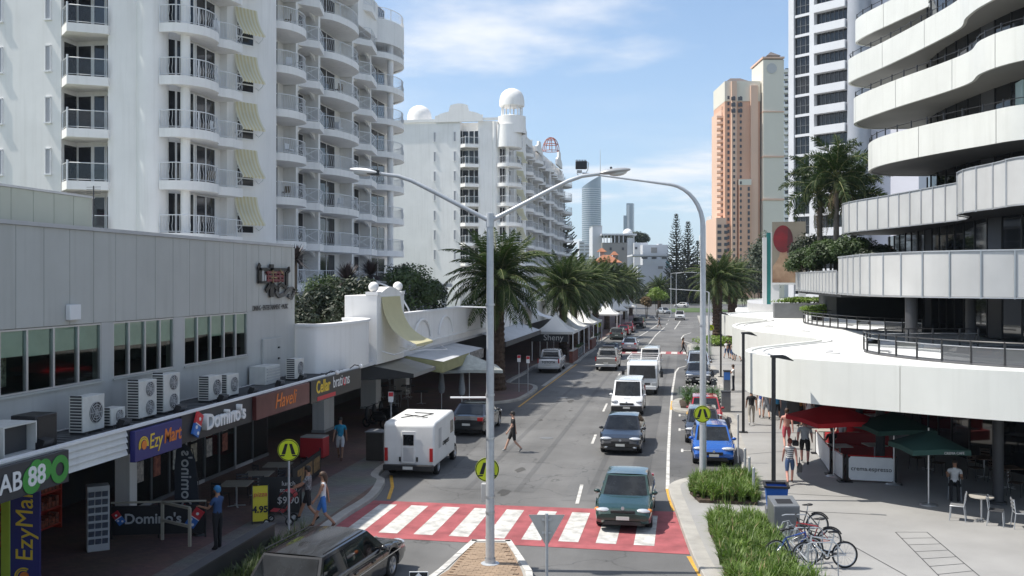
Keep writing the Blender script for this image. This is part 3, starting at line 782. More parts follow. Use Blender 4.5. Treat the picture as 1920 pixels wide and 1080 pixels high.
# pipes and cables on the awning
q = MB(); q.tube([(-14.6, 19, 3.84), (-14.5, 22, 3.84), (-14.62, 26, 3.85), (-14.5, 30, 3.84), (-14.6, 33, 3.85)], .02, 6); tag(q.build('cable', lightgrey), 'pale cable running along the awning below the windows', 'cable')

# shop fronts below the awning
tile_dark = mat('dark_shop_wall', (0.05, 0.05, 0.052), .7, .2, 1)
SX = -17.0
fr_all = thing('shop_row', 'dark row of glazed shop fronts below the awning', 'shops', (SX, 24, KH))
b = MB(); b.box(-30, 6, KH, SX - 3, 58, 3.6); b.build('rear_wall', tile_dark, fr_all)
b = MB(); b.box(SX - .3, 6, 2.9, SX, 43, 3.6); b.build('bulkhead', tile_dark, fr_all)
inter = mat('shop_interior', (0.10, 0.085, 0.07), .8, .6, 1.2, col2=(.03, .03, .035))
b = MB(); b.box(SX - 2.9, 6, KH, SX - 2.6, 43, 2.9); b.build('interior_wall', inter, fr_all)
y = 27.4; i = 0
while y < 36.5:
    w_ = R.choice((1.1, 1.3, 1.5))
    q = MB()
    q.box(SX - .08, y, KH, SX, y + .06, 2.9); q.box(SX - .08, y + .06, 2.25, SX, y + w_, 2.32); q.box(SX - .08, y + .06, KH, SX, y + w_, KH + .12)
    f = q.build('window_frame', midgrey if i % 3 else lightgrey, fr_all)
    q = MB(); q.box(SX - .05, y + .06, KH + .12, SX - .04, y + w_, 2.25); q.build('pane', glass_clear, f)
    q = MB(); q.box(SX - .05, y + .06, 2.32, SX - .04, y + w_, 2.9); q.build('pane', glass_clear, f)
    y += w_; i += 1
# posters in the restaurant windows
pcols = [(0.45, .40, .3), (.5, .45, .4), (.35, .12, .08), (.5, .5, .45)]
for k, yy in enumerate((27.6, 28.6, 29.8, 31.0, 32.1, 33.3)):
    q = MB(); q.box(SX + .006, yy, 1.75, SX + .014, yy + .42, 2.35); pp = q.build('poster', mat('poster%d' % (k % 4), pcols[k % 4], .7, .7, 7), fr_all)
    q = MB(); q.box(SX + .006, yy, 1.0, SX + .014, yy + .42, 1.65); q.build('poster', mat('poster%d' % ((k + 1) % 4), pcols[(k + 1) % 4], .7, .7, 7), fr_all)
# convenience store front: red shelves, card rack, blue banner
shelf_red = mat('red_shelving', (0.42, 0.04, 0.02), .5, .15, 2)
goods = mat('packets', (0.35, 0.3, 0.28), .6, .9, 14, col2=(.5, .12, .06))
for yy, lab in ((21.6, 'red goods shelf with packets deeper inside the open store'), (23.2, 'tall red goods shelf behind the card rack'), (24.9, 'red goods shelf next to the white pillar in the open store')):
    o = thing('goods_shelf', lab, 'shelf', (-18.3, yy, KH))
    q = MB(); q.box(-.25, -.55, 0, -.2, .55, 2.0); q.box(-.2, -.55, 0, .25, -.5, 2.0); q.box(-.2, .5, 0, .25, .55, 2.0); q.b('cabinet', shelf_red, o)
    for k in range(4):
        q = MB(); q.box(-.2, -.5, .12 + k * .5, .25, .5, .16 + k * .5); q.b('shelf_board', shelf_red, o)
        q = MB()
        for j in range(6): q.box(-.1, -.46 + j * .16, .162 + k * .5, .2, -.33 + j * .16, .162 + k * .5 + R.uniform(.15, .32))
        q.b('packets', goods, o)
o = thing('card_rack', 'white postcard rack full of cards standing outside the store', 'rack', (-15.6, 23.5, KH), -.9)
q = MB(); q.box(-.22, -.28, 0, .22, .28, 1.75); q.b('cabinet', lightgrey, o, bevel=.02)
q = MB(); cardm = mat('cards', (.45, .47, .5), .5, .8, 12, col2=(.12, .14, .2))
for k in range(7):
    for j in range(3): q.add([(.225, -.25 + j * .17, .2 + k * .21), (.225, -.11 + j * .17, .2 + k * .21), (.30, -.11 + j * .17, .36 + k * .21), (.30, -.25 + j * .17, .36 + k * .21)], [(0, 1, 2, 3)])
q.b('cards', cardm, o)
o = thing('vertical_banner', 'dark blue vertical banner with orange and yellow lettering below the green sign', 'banner', (-14.6, onX(47, -14.6), KH), -pi / 2 + .2)
q = MB(); q.box(-.03, -.34, .02, .03, .34, 2.85); q.b('banner_panel', navy, o)
text('EzyMart', o, (.036, 0.02, 1.85), .55, yellowp, ROT_UP, world=False, shear=.1)
o2 = o
swirl(*(wl_of(o2) + Vector((.034, 0, .62))), .2, o2, pi * .5)
yel_post = mat('lime_paint', (.45, .55, .06), .6, .1, 2)
q = MB(); q.box(-.1, -.08, 0, .1, .08, 3.0); o = q.build('lime_post', yel_post); o.location = (-15.0, onX(14, -15.0), KH); tag(o, 'lime yellow square post left of the blue vertical banner', 'post')
# white pillars
for k, (x, y, w_, d_, h_, lab) in enumerate(((-16.9, 26.9, .4, .5, 3.45, 'white pillar between card rack and pizza shop'), (-17.2, 44.0, 1.3, .6, 3.9, 'broad white wall pillar behind the black bottle shop sign'), (-17.6, 52.3, .9, .9, 3.8, 'white square pillar under the grey fabric awning'), (-17.8, 59.0, .8, .8, 3.8, 'white square pillar beyond the green canopy'))):
    o = thing('pillar', lab, 'pillar', (x, y, KH))
    q = MB(); q.box(-d_ / 2, -w_ / 2, .12, d_ / 2, w_ / 2, h_ - .1); q.b('shaft', white, o, bevel=.01)
    q = MB(); q.box(-d_ / 2 - .03, -w_ / 2 - .03, 0, d_ / 2 + .03, w_ / 2 + .03, .118); q.b('plinth', lightgrey, o)
# pizza shop counter fence and banner
o = thing('banner_fence', 'black banner fence with white lettering and tile logos before the pizza shop', 'fence', (-14.6, 24.85, KH), .278 - pi / 2)
q = MB(); q.box(-.03, -1.25, .12, .03, 1.25, .92); q.b('banner', ink, o)
for s_ in (-1.28, 0, 1.28):
    q = MB(); q.cyl((0, s_, 0), (0, s_, 1.0), .025); q.b('post', blackmetal, o)
q = MB(); q.tube([(0, -1.3, 1.02), (0, 1.3, 1.02)], .03, 8); q.b('rail', mat('pale_timber', (.42, .38, .3), .6, .1, 3), o)
text("Domino's", o, (.034, -.15, .55), .40, lightgrey, ROT_EAST, world=False, bold=.008)
tile_logo(o, Vector((-14.6, 24.85, KH)) + Vector((.055, 1.0, .56)), .14, Matrix.Rotation(pi / 2, 4, 'Z') @ Matrix.Rotation(radians(35), 4, 'Y'))
tile_logo(o, Vector((-14.6, 24.85, KH)) + Vector((.055, -1.08, .60)), .10, Matrix.Rotation(pi / 2, 4, 'Z') @ Matrix.Rotation(radians(-35), 4, 'Y'))
o = thing('timber_rail', 'pale timber handrail frame at the end of the banner fence', 'handrail', (-13.3, 24.2, KH))
q = MB()
for a, c in (((0, 0, 0), (0, 0, 1.05)), ((-1.1, .5, 0), (-1.1, .5, 1.05)), ((.0, 0, 1.05), (-1.1, .5, 1.05)), ((0, 0, .55), (-1.1, .5, .55))): q.bar(a, c, .07, .07)
q.b('frame', MATS['pale_timber'], o)
# feather flag
o = thing('feather_flag', 'dark feather flag with mirrored white lettering and tile logo', 'flag', (-13.95, 25.35, KH), -pi / 2 + .1)
fo = [(0, .35), (.05, 1.4), (.12, 2.15), (.3, 2.5), (.5, 2.58), (.68, 2.4), (.72, 1.9), (.72, .9), (.6, .45)]
q = MB(); n_ = len(fo); q.add([(.02, -y + .3, z) for y, z in fo] + [(-.005, -y + .3, z) for y, z in fo], [tuple(range(n_)), tuple(range(2 * n_ - 1, n_ - 1, -1))] + [(i, n_ + i, n_ + (i + 1) % n_, (i + 1) % n_) for i in range(n_)])
q.b('cloth', mat('slate_cloth', (.025, .03, .04), .8, .15, 3), o)
q = MB(); q.tube([(0, .3, 0), (0, .28, 1.5), (0, .1, 2.45), (0, -.2, 2.6)], .014, 6); q.cyl((0, .3, 0), (0, .3, .06), .2, .18, 12); q.b('pole', blackmetal, o)
t_ = text("Domino's", o, (.03, -.08, 1.55), .44, lightgrey, ROT_UP, world=False, bold=.006); t_.scale = (1, -1, 1)
tile_logo(o, Vector((-13.95, 25.35, KH)) + Vector((.06, -.1, .66)), .10, Matrix.Rotation(pi / 2, 4, 'Z') @ Matrix.Rotation(radians(20), 4, 'Y'))
# A-boards
def aboard(loc, rz, w, h, m, label, draw):
    o = thing('pavement_board', label, 'sign board', loc, rz)
    for s_ in (-1, 1):
        q = MB(); q.M = Matrix.Rotation(radians(10 * s_), 4, 'X') @ Matrix.Translation((0, 0, 0))
        y0 = -.19 * s_
        q.M = Matrix.Translation((0, y0 * 1.1, 0)) @ Matrix.Rotation(radians(-9 * s_), 4, 'X')
        q.box(-w / 2, -.012, .08, w / 2, .012, h); f = q.b('board_face', m, o)
        if s_ == 1: draw(f, Matrix.Translation((0, y0 * 1.1, 0)))
    q = MB()
    for sx in (-1, 1):
        for s_ in (-1, 1): q.bar((sx * w / 2, -.21 * s_, 0), (sx * w / 2, -.03 * s_, h + .02), .03, .03)
    q.b('frame', blackmetal, o); return o
aboard((-12.55, 27.0, KH), radians(25), .46, 1.1, mat('yellow_board', (.62, .52, .02), .5, .05, 3), 'yellow pavement board with price lettering beside the menu board',
       lambda f, M: (text('pizza', f, (0, -.105, .86), .2, redp, (radians(81), 0, 0), world=False, shear=.2), text('4.95', f, (0, -.175, .42), .26, ink, (radians(81), 0, 0), world=False, bold=.01)))
aboard((-12.4, 28.1, KH), radians(12), 1.25, 1.15, ink, 'black menu board with white chalk style lunch special lettering',
       lambda f, M: (text('lunch\nspecial', f, (.28, -.12, .86), .2, lightgrey, (radians(81), 0, 0), world=False), text('$9.90', f, (.28, -.18, .45), .3, lightgrey, (radians(81), 0, 0), world=False)))

# ================================================================ WHITE APARTMENT TOWERS (left, near and far)
rail_white = mat('white_rail', (0.70, 0.71, 0.72), .45, .03, 3)
aw_cream = mat('awning_cream', (0.80, 0.77, 0.62), .8, .04, 3, sub=.35); aw_yellow = mat('awning_yellow', (0.74, 0.66, 0.40), .8, .05, 3, sub=.3)
soffit_m = mat('white_soffit', (0.66, 0.665, 0.68), .8, .05, .5)
def railing_mesh(path, h=1.0, z0=0.0, step=.15, belly=.05, post=2.2, brace=False, glass=False):
    q = MB(); P = [Vector((p[0], p[1])) for p in path]
    fine = resample(P, step)
    top = [(p.x, p.y, z0 + h) for p in P]; bot = [(p.x, p.y, z0 + .09) for p in P]
    q.tube(top, .028, 6); q.tube(bot, .018, 5)
    for p in resample(P, post): q.box(p.x - .025, p.y - .025, z0, p.x + .025, p.y + .025, z0 + h + .02)
    if glass: return q
    nrm = offset(fine, -1.0)
    if brace:
        for a, c in zip(P, P[1:]):
            if (c - a).length > 1.2:
                q.bar((a.x, a.y, z0 + .1), (c.x, c.y, z0 + h), .025, .025); q.bar((c.x, c.y, z0 + .1), (a.x, a.y, z0 + h), .025, .025)
                for t in (.33, .5, .66):
                    m_ = a.lerp(c, t); q.bar((m_.x, m_.y, z0 + .1), (m_.x, m_.y, z0 + h), .02, .02)
        return q
    for p, n in zip(fine, nrm):
        d = (n - p)
        pts = [(p.x, p.y, z0 + .09), (p.x + d.x * belly, p.y + d.y * belly, z0 + .38), (p.x - d.x * belly * .3, p.y - d.y * belly * .3, z0 + .72), (p.x, p.y, z0 + h)]
        q.tube(pts, .014, 3, cap=False)
    return q
def doors_mesh(y0, y1, x, h=2.36, n=3, arch=False):
    q = MB(); w = (y1 - y0) / n
    for i in range(n):
        a = y0 + i * w
        q.box(x, a, 0, x + .05, a + .06, h, 1); q.box(x, a + w - .06, 0, x + .05, a + w, h, 1)
        q.box(x, a + .06, h - .07, x + .05, a + w - .06, h, 1); q.box(x, a + .06, 0, x + .05, a + w - .06, .07, 1)
        q.add([(x + .02, a + .06, .07), (x + .02, a + w - .06, .07), (x + .02, a + w - .06, h - .07), (x + .02, a + .06, h - .07)], [(0, 1, 2, 3)], 0)
    return q
BAYS = [  # path, y range of the doors, kind
    ([(-28.6, 48.7), (-27.5, 48.8), (-26.5, 49.9), (-26.45, 51.4), (-26.95, 52.3), (-26.5, 53.1), (-26.35, 54.25)], (51.3, 53.6), 'belly'),
    ([(-27, 59.15), (-25.95, 59.9), (-25.5, 61.4), (-25.85, 62.9), (-26.9, 63.6)], (59.4, 62.6), 'belly'),
    ([(-27, 63.9), (-25.75, 65.2), (-26.3, 67.4)], (64.2, 67.1), 'brace'),
    ([(-27, 67.7), (-26.0, 68.6), (-25.45, 71.0), (-25.7, 73.4), (-26.8, 74.9)], (68.1, 73.6), 'belly'),
    ([(-27, 75.2), (-25.75, 76.8), (-26.3, 79.8)], (75.6, 79.4), 'brace'),
    ([(-27, 80.0), (-25.75, 81.2), (-25.2, 83.6), (-25.8, 86.0), (-27.2, 87.6), (-28.6, 88.0)], (80.6, 86.6), 'belly')]
CORNER2 = [(-28.9, 48.7), (-27.9, 48.0), (-26.8, 48.1), (-25.9, 49.0), (-25.6, 50.4), (-25.8, 51.8), (-26.4, 52.6)]
XW = -27.85
def awning_mesh(wd=1.6, prof=((0, 0), (.14, -.5), (.38, -1.0), (.68, -1.42), (.95, -1.7)), n=13, s=1.0):
    q = MB(); P = spline([Vector((a * s, 0, c * s)) for a, c in prof], 3)
    for k in range(n):
        y0, y1 = wd * k / n, wd * (k + 1) / n
        vs = [(p.x, y0, p.z) for p in P] + [(p.x, y1, p.z) for p in P]; m = len(P)
        q.add(vs, [(i, i + 1, m + i + 1, m + i) for i in range(m - 1)], k % 2, True)
        e = P[-1]; q.add([(e.x, y0, e.z), (e.x, y1, e.z), (e.x + .005, y1, e.z - .10), (e.x + .005, (y0 + y1) / 2, e.z - .15), (e.x + .005, y0, e.z - .10)], [(0, 1, 2, 3, 4)], k % 2)
    return q
aw_me = awning_mesh().mesh('awning', [aw_cream, aw_yellow])
arm_me = MB()
for yy in (.08,): arm_me.tube([(0, yy, -1.9), (.3, yy, -2.1), (.7, yy, -1.95), (.93, yy, -1.7)], .022, 5)
arm_me = arm_me.mesh('awning_arm', rail_white)
def tower(dx, dy, near, label):
    off = Vector((dx, dy, 0))
    T = thing('apartment_tower', label, 'building', (-40 + dx, 68 + dy, 0))
    floors = [9.5 + 2.9 * k for k in range(8)]
    if near: floors = [6.6] + floors
    else: floors = floors[:7]
    ztop = 31.2
    def part(q, name, m, parent=T, **kw):
        for i, v in enumerate(q.v): q.v[i] = (v[0] + dx, v[1] + dy, v[2])
        return q.build(name, m, parent, **kw)
    # masses
    q = MB(); q.prism([(-62, 48.5), (-34.45, 48.5), (-34.45, 49.95), (-31.8, 49.95), (-31.8, 48.85), (-29.9, 48.85), (-28.95, 49.5), (XW, 51.2), (XW, 88), (-62, 88)], 3.0, ztop - .4); part(q, 'wall', white)
    q = MB(); zp_ = ztop if near else ztop - .5; q.lathe([(.85 if near else .5, 3.0), (.85 if near else .5, zp_)], 48, (-29.35, 49.3, 0)); q.lathe([(0, zp_), (.85 if near else .5, zp_)], 48, (-29.35, 49.3, 0)); part(q, 'corner_pilaster', white)
    q = MB(); q.prism([(XW + .002, 54.3), (-27.4, 54.3), (-26.1, 56.3), (-26.35, 59.12), (XW + .002, 59.12)], 3, ztop); part(q, 'bay_wall', white)
    for y0, y1, xo in ((63.62, 63.93, -26.9), (67.3, 67.68, -26.7), (74.88, 75.22, -26.8), (79.75, 80.05, -26.9)):
        q = MB(); q.box(XW + .002, y0, 3, xo, y1, ztop - .6); part(q, 'pier', white)
    for x, y in ((-27.6, 49.75), (-25.85, 82.2)):
        q = MB(); q.cyl((x, y, 3), (x, y, floors[-1]), .27, n=14, cap=False); part(q, 'column', white)
    # parapets
    par = [(-62, 48.3), (-34.5, 48.3)]
    q = MB(); q.prism([(-62, 48.25), (-28.7, 48.25), (-28.7, 48.45), (-62, 48.45)], ztop - .4, ztop); part(q, 'parapet', white)
    # bays
    for bi, (path, (d0, d1), kind) in enumerate(BAYS):
        pth = path
        if not near and bi == 0: pth = CORNER2
        sp = [(p.x, p.y) for p in (spline([Vector(p) for p in pth], 4) if kind == 'belly' else [Vector(p) for p in pth])]
        y0_, y1_ = pth[0][1], pth[-1][1]
        q = MB(); q.prism(sp + [(XW + .01, y1_), (XW + .01, max(y0_, 48.95))], 0, .5, 0, sm=(kind == 'belly'))
        for i, v in enumerate(q.v): q.v[i] = (v[0] + dx, v[1] + dy, v[2])
        slab = q.mesh('balcony_slab', white, None, 40)
        ins = offset(sp, .08)
        q = railing_mesh(ins, 1.0, .5, brace=(kind == 'brace'), step=.19 if near else .32, belly=.07 if (near or bi) else 0)
        for i, v in enumerate(q.v): q.v[i] = (v[0] + dx, v[1] + dy, v[2])
        rail = q.mesh('railing', rail_white)
        q = doors_mesh(d0, d1, XW + .01, n=3 if d1 - d0 > 2.6 else 2)
        if kind == 'brace':
            # arched head between the piers
            ya, yb = (63.95, 67.3) if bi == 2 else (75.24, 79.75); pts = []
            for i in range(9):
                t = i / 8; pts.append((ya + (yb - ya) * t, 1.95 + .5 * sin(pi * t) ** .6))
            v0 = [(-26.95, y, z) for y, z in pts] + [(-26.95, y, 2.62) for y, z in pts]
            v1 = [(-27.15, y, z) for y, z in pts] + [(-27.15, y, 2.62) for y, z in pts]
            fq = [(i, i + 1, 9 + i + 1, 9 + i) for i in range(8)]
            q.add(v0, fq, 2); q.add(v1, [tuple(reversed(f)) for f in fq], 2); q.add(v0[:9] + v1[:9], fq, 2)
        if bi == 0:
            A, B = Vector((-28.95, 49.5)), Vector((XW, 51.2)); nn = Vector(((B - A).y, -(B - A).x)).normalized() * .03
            for t0, t1 in ((.16, .42), (.45, .7), (.72, .97)):
                a, c = A.lerp(B, t0) + nn, A.lerp(B, t1) + nn
                q.add([(a.x, a.y, .05), (c.x, c.y, .05), (c.x, c.y, 2.3), (a.x, a.y, 2.3)], [(0, 1, 2, 3)], 0)
                q.bar((a.x, a.y, .0), (a.x, a.y, 2.36), .05, .05, 1); q.bar((c.x, c.y, 0), (c.x, c.y, 2.36), .05, .05, 1); q.bar((a.x, a.y, 2.33), (c.x, c.y, 2.33), .05, .05, 1)
        for i, v in enumerate(q.v): q.v[i] = (v[0] + dx, v[1] + dy, v[2])
        door = q.mesh('balcony_doors', [glass_door, white_trim, white])
        for fi, z in enumerate(floors):
            l0 = (0, 0, z)
            s_ = link('balcony_slab', slab, T, Vector(l0) - wl_of(T)); WLOC[s_.name] = Vector(l0)
            link('railing', rail, s_, (0, 0, 0)); link('balcony_doors', door, s_, (0, 0, .5))
    # solid parapet at the top of the round bays
    for bi in ((0, 5) if near else (0,)):
        pth = CORNER2 if (not near and bi == 0) else BAYS[bi][0]
        sp = [(p.x, p.y) for p in spline([Vector(p) for p in pth], 5)]
        q = MB(); q.prism(sp + [(XW + .02, pth[-1][1]), (XW + .02, max(pth[0][1], 49))], ztop - 3.0 if near else 27.4, ztop - 1.0 if near else 30.2, 0, sm=True); part(q, 'top_parapet', white, sharp=40)
    # windows with striped awnings
    for z in floors:
        q = MB(); q.M = Matrix.Translation((-27.4, 54.3, 0)) @ Matrix.Rotation(-.576, 4, 'Z'); x = .012; y0, y1 = .62, 1.86
        q.box(x, y0, z + .75, x + .04, y0 + .07, z + 2.45, 1); q.box(x, y1 - .07, z + .75, x + .04, y1, z + 2.45, 1)
        for zz in (.75, 1.22, 1.85, 2.38): q.box(x, y0 + .07, z + zz, x + .04, y1 - .07, z + zz + .07, 1)
        q.add([(x + .015, y0 + .07, z + .8), (x + .015, y1 - .07, z + .8), (x + .015, y1 - .07, z + 2.4), (x + .015, y0 + .07, z + 2.4)], [(0, 1, 2, 3)], 0)
        part(q, 'window', [glass_door, white_trim])
        if z < 26:
            a = link('awning', aw_me, T, Vector((-27.13 + dx, 54.7 + dy, z + 3.05)) - wl_of(T), -.576)
            link('awning_arm', arm_me, a, (0, 0, 0)); link('awning_arm', arm_me, a, (0, 1.44, 0))
    # street-front notch with glass balcony
    sp = [(-34.42, 48.5), (-33.45, 47.55), (-31.65, 48.6)]
    q = MB(); q.prism(sp + [(-31.81, 49.94), (-34.44, 49.94)], 0, .48)
    for i, v in enumerate(q.v): q.v[i] = (v[0] + dx, v[1] + dy, v[2])
    slab = q.mesh('balcony_slab', white)
    q = railing_mesh(offset(sp, .05), 1.0, .48, post=20, glass=True); c = offset(sp, .05)[1]; q.box(c.x - .04, c.y - .04, .48, c.x + .04, c.y + .04, 1.62)
    for i, v in enumerate(q.v): q.v[i] = (v[0] + dx, v[1] + dy, v[2])
    rail = q.mesh('railing', rail_white)
    q = MB(); o_ = offset(sp, .05)
    for a, c in zip(o_, o_[1:]): q.add([(a.x, a.y, .58), (c.x, c.y, .58), (c.x, c.y, 1.44), (a.x, a.y, 1.44)], [(0, 1, 2, 3)])
    for i, v in enumerate(q.v): q.v[i] = (v[0] + dx, v[1] + dy, v[2])
    gl = q.mesh('glass_panel', glass_clear)
    q = MB()
    for a, c in (((-34.40, 49.93), (-33.5, 49.93)), ((-33.4, 49.93), (-32.65, 49.93)), ((-32.6, 49.93), (-31.85, 49.93))):
        q.add([(a[0] + .05, a[1] - .01, .05), (c[0] - .05, c[1] - .01, .05), (c[0] - .05, c[1] - .01, 2.15), (a[0] + .05, a[1] - .01, 2.15)], [(0, 1, 2, 3)], 0)
        for x0, x1, z0, z1 in ((a[0], a[0] + .05, 0, 2.2), (c[0] - .05, c[0], 0, 2.2), (a[0] + .05, c[0] - .05, 2.15, 2.2)): q.box(x0, a[1] - .03, z0, x1, a[1] - .003, z1, 1)
    q.add([(-34.43, 48.75, .05), (-34.43, 49.85, .05), (-34.43, 49.85, 2.15), (-34.43, 48.75, 2.15)], [(0, 1, 2, 3)], 0)
    for i, v in enumerate(q.v): q.v[i] = (v[0] + dx, v[1] + dy, v[2])
    door = q.mesh('balcony_doors', [glass_door, white_trim])
    for z in floors:
        s_ = link('balcony_slab', slab, T, Vector((0, 0, z)) - wl_of(T)); WLOC[s_.name] = Vector((0, 0, z))
        link('railing', rail, s_, (0, 0, 0)); link('glass_panel', gl, s_, (0, 0, 0)); link('balcony_doors', door, s_, (0, 0, .48))
    # slit windows on the street-end wall
    for xx in (-35.25, -38.3):
        for z in floors:
            q = MB(); q.add([(xx - .14, 48.487, z + 1.0), (xx + .14, 48.487, z + 1.0), (xx + .14, 48.487, z + 2.35), (xx - .14, 48.487, z + 2.35)], [(0, 1, 2, 3)], 0)
            q.box(xx - .24, 48.38, z + .9, xx + .24, 48.498, z + .985, 1); q.box(xx - .18, 48.42, z + .99, xx - .141, 48.498, z + 2.38, 1); q.box(xx + .141, 48.42, z + .99, xx + .18, 48.498, z + 2.38, 1); q.box(xx - .18, 48.42, z + 2.352, xx + .18, 48.498, z + 2.42, 1)
            part(q, 'slit_window', [mat('frosted_glass', (.40, .40, .42), .3, .05, 3), white_trim])
    return T, part
T1, part1 = tower(0, 0, True, 'tall white apartment tower with curved balconies and striped yellow awnings, nearest on left')
# top-storey pieces of the near tower that reach into the picture
q = MB(); q.box(-30, 74.9, 28.3, -26.3, 79.9, 31.4); part1(q, 'attic_wall', white)
T2, part2 = tower(1.75, 89.5, False, 'white apartment tower with domed lantern on its corner farther down the street')
def dome(x, y, z, r, part, drum=True, s=1.0):
    if drum:
        q = MB(); q.lathe([(r * 1.18, z - 2.6), (r * 1.18, z - .1), (r * 1.0, z), (0, z)], 24, (x, y, 0)); part(q, 'drum', white)
    for k in range(8):
        a = 2 * pi * k / 8; q = MB(); q.cyl((x + r * .86 * cos(a), y + r * .86 * sin(a), z), (x + r * .86 * cos(a), y + r * .86 * sin(a), z + 1.4 * s), .11, n=8); part(q, 'lantern_column', white)
    q = MB(); q.lathe([(0, z + 1.4 * s), (r * 1.0, z + 1.4 * s), (r * 1.06, z + 1.48 * s), (r * 1.06, z + 2.3 * s), (r * 1.0, z + 2.9), (r * .85, z + 3.45), (r * .6, z + 3.85), (r * .3, z + 4.08), (0, z + 4.15)], 24, (x, y, 0)); part(q, 'dome', white)
dome(-27.0, 50.3, 31.6, 1.75, part2, drum=True)
q = MB(); q.box(-50, 88.01, 3, XW - .02, 115, 30.8); part2(q, 'rear_wall', white)
for ch in list(T2.children):
    if ch.name.startswith('balcony_slab'):
        zs_ = [v.co.y for v in ch.data.vertices]
        if min(zs_) > 59.15 + 89.5 - .2 and max(zs_) > 63:
            c_ = ch.copy(); COL.objects.link(c_); c_.parent = T2; c_.location.y += 28.0
            for g_ in ch.children: h_ = g_.copy(); COL.objects.link(h_); h_.parent = c_
for y0 in (91.7, 95.4, 103.0, 107.9):
    q = MB(); q.box(XW + .002, y0, 3, -26.8, y0 + .34, 30.0); part2(q, 'pier', white)
# far tower: wavy gable parapets and left wing
def gable(x0, x1, y, z, part, axis='x', h=2.2):
    n = 28; pts = []
    for i in range(n + 1):
        t = i / n; c = abs(t - .5) * 2
        zz = z + h * (.62 * max(0, cos(c * pi * .55)) + .38 * (1 if c < .42 else (.55 if c > .8 else max(0, .55 * (c - .42) / .38))))
        pts.append((x0 + (x1 - x0) * t, zz))
    q = MB(); v0 = [(p[0], y, p[1]) if axis == 'x' else (y, p[0], p[1]) for p in pts] + [(p[0], y, z - .5) if axis == 'x' else (y, p[0], z - .5) for p in pts]
    k = n + 1; th = Vector((0, .35, 0)) if axis == 'x' else Vector((-.35, 0, 0)); v1 = [tuple(Vector(p) + th) for p in v0]
    f = [(i, i + 1, k + i + 1, k + i) for i in range(n)]
    q.add(v0, f); q.add(v1, [tuple(reversed(a)) for a in f]); q.add(v0[:k] + v1[:k], f)
    q.add([v0[0], v0[k], v1[k], v1[0]], [(0, 1, 2, 3)]); q.add([v0[k - 1], v0[2 * k - 1], v1[2 * k - 1], v1[k - 1]], [(0, 1, 2, 3)])
    part(q, 'gable', white)
gable(-38.2, -31.0, 48.2, 31.2, part2); gable(54, 61, -26.5, 30.4, part2, 'y', 2.4); gable(70, 77, -26.3, 29.6, part2, 'y', 1.6); gable(96, 104, -26.3, 30.4, part2, 'y', 2.6)
q = MB(); q.box(XW + .003, 55, 29, -26.6, 66.5, 30.2); part2(q, 'attic_wall', white)
q = MB(); q.prism([(-52, 51), (-38.4, 51), (-38.4, 60), (-52, 60)], 3, 29.6); part2(q, 'wing', white)
for z in (9.5, 12.4, 15.3, 18.2, 21.1, 24.0):
    q = MB(); q.lathe([(1.9, z), (1.9, z + .5), (0, z + .5)], 20, (-41.6, 50.9, 0)); q.lathe([(0, z), (1.9, z)], 20, (-41.6, 50.9, 0)); part2(q, 'balcony_slab', white)
    q = railing_mesh([(-41.6 + 1.8 * cos(a), 50.9 + 1.8 * sin(a)) for a in [pi + pi * i / 10 for i in range(11)]], 1.0, z + .5, step=.35); part2(q, 'railing', rail_white)
dome(-41.4, 51.2, 29.7, 1.75, part2, drum=True)
# rooftop red lattice ball at the far end
q = MB()
for k in range(8): q.tube([(-27 + 1.6 * cos(t) * cos(k * pi / 4), 92 + 1.6 * cos(t) * sin(k * pi / 4), 32 + 2.6 * sin(t)) for t in [pi / 2 * j / 6 for j in range(7)]], .07, 4)
for t in (.0, .5, 1.0): q.tube([(-27 + 1.6 * cos(t) * cos(a * pi / 8), 92 + 1.6 * cos(t) * sin(a * pi / 8), 32 + 2.6 * sin(t)) for a in range(16)], .07, 4, closed=True)
part2(q, 'lattice_dome', mat('rust_red', (.3, .1, .07), .7, .2, 2))

# white podium along the street below the towers
PX = -14.0
pod = thing('podium', 'low white podium with curved parapet wall along the street below towers', 'building', (PX - 3, 70, KH))
def pod_wall(path, z0, z1, t=.3, name='parapet_wall'):
    q = MB(); q.wall(path, z0, z1, t); q.build(name, white, pod, sharp=40)
w1 = [(p.x, p.y) for p in spline([Vector(p) for p in [(GX - .1, 35.0), (-13.9, 35.0), (-13.55, 36.5), (-13.5, 39), (-13.75, 40.6), (-14.3, 41.4), (-15.2, 41.7)]], 6)]
pod_wall(w1, 3.75, 5.6)
q = MB(); q.wall([tuple(p) for p in offset(w1, -.06)], 5.6, 5.70, .42); q.build('coping', white_trim, pod)
w2 = [(p.x, p.y) for p in spline([Vector(p) for p in [(-14.1, 46.1), (-13.9, 48), (-13.8, 54), (-13.8, 62), (-13.7, 72), (-13.9, 80), (-14.4, 81)]], 6)]
pod_wall(w2, 3.75, 5.65)
q = MB(); q.wall([tuple(p) for p in offset(w2, -.06)], 5.65, 5.75, .42); q.build('coping', white_trim, pod)
w3 = [(-14.4, 81.1), (-13.6, 84), (-13.6, 110), (-13.4, 150)]
pod_wall(w3, 3.5, 5.4)
q = MB(); q.box(-30, 35.1, 3.55, -13.9, 150, 3.745); q.build('deck', soffit_m, pod)
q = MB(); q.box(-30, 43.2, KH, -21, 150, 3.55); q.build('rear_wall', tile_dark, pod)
# low relief arches on the wall
for yy in (49.5, 54.5, 73):
    q = MB(); q.tube([(-13.76, yy + 1.6 * cos(a), 4.3 + 1.0 * sin(a)) for a in [pi * i / 14 for i in range(15)]], .06, 6); q.build('relief_arch', white, pod)
q = MB(); q.box(-13.82, 47, 4.05, -13.70, 79, 4.13); q.build('string_course', white, pod)
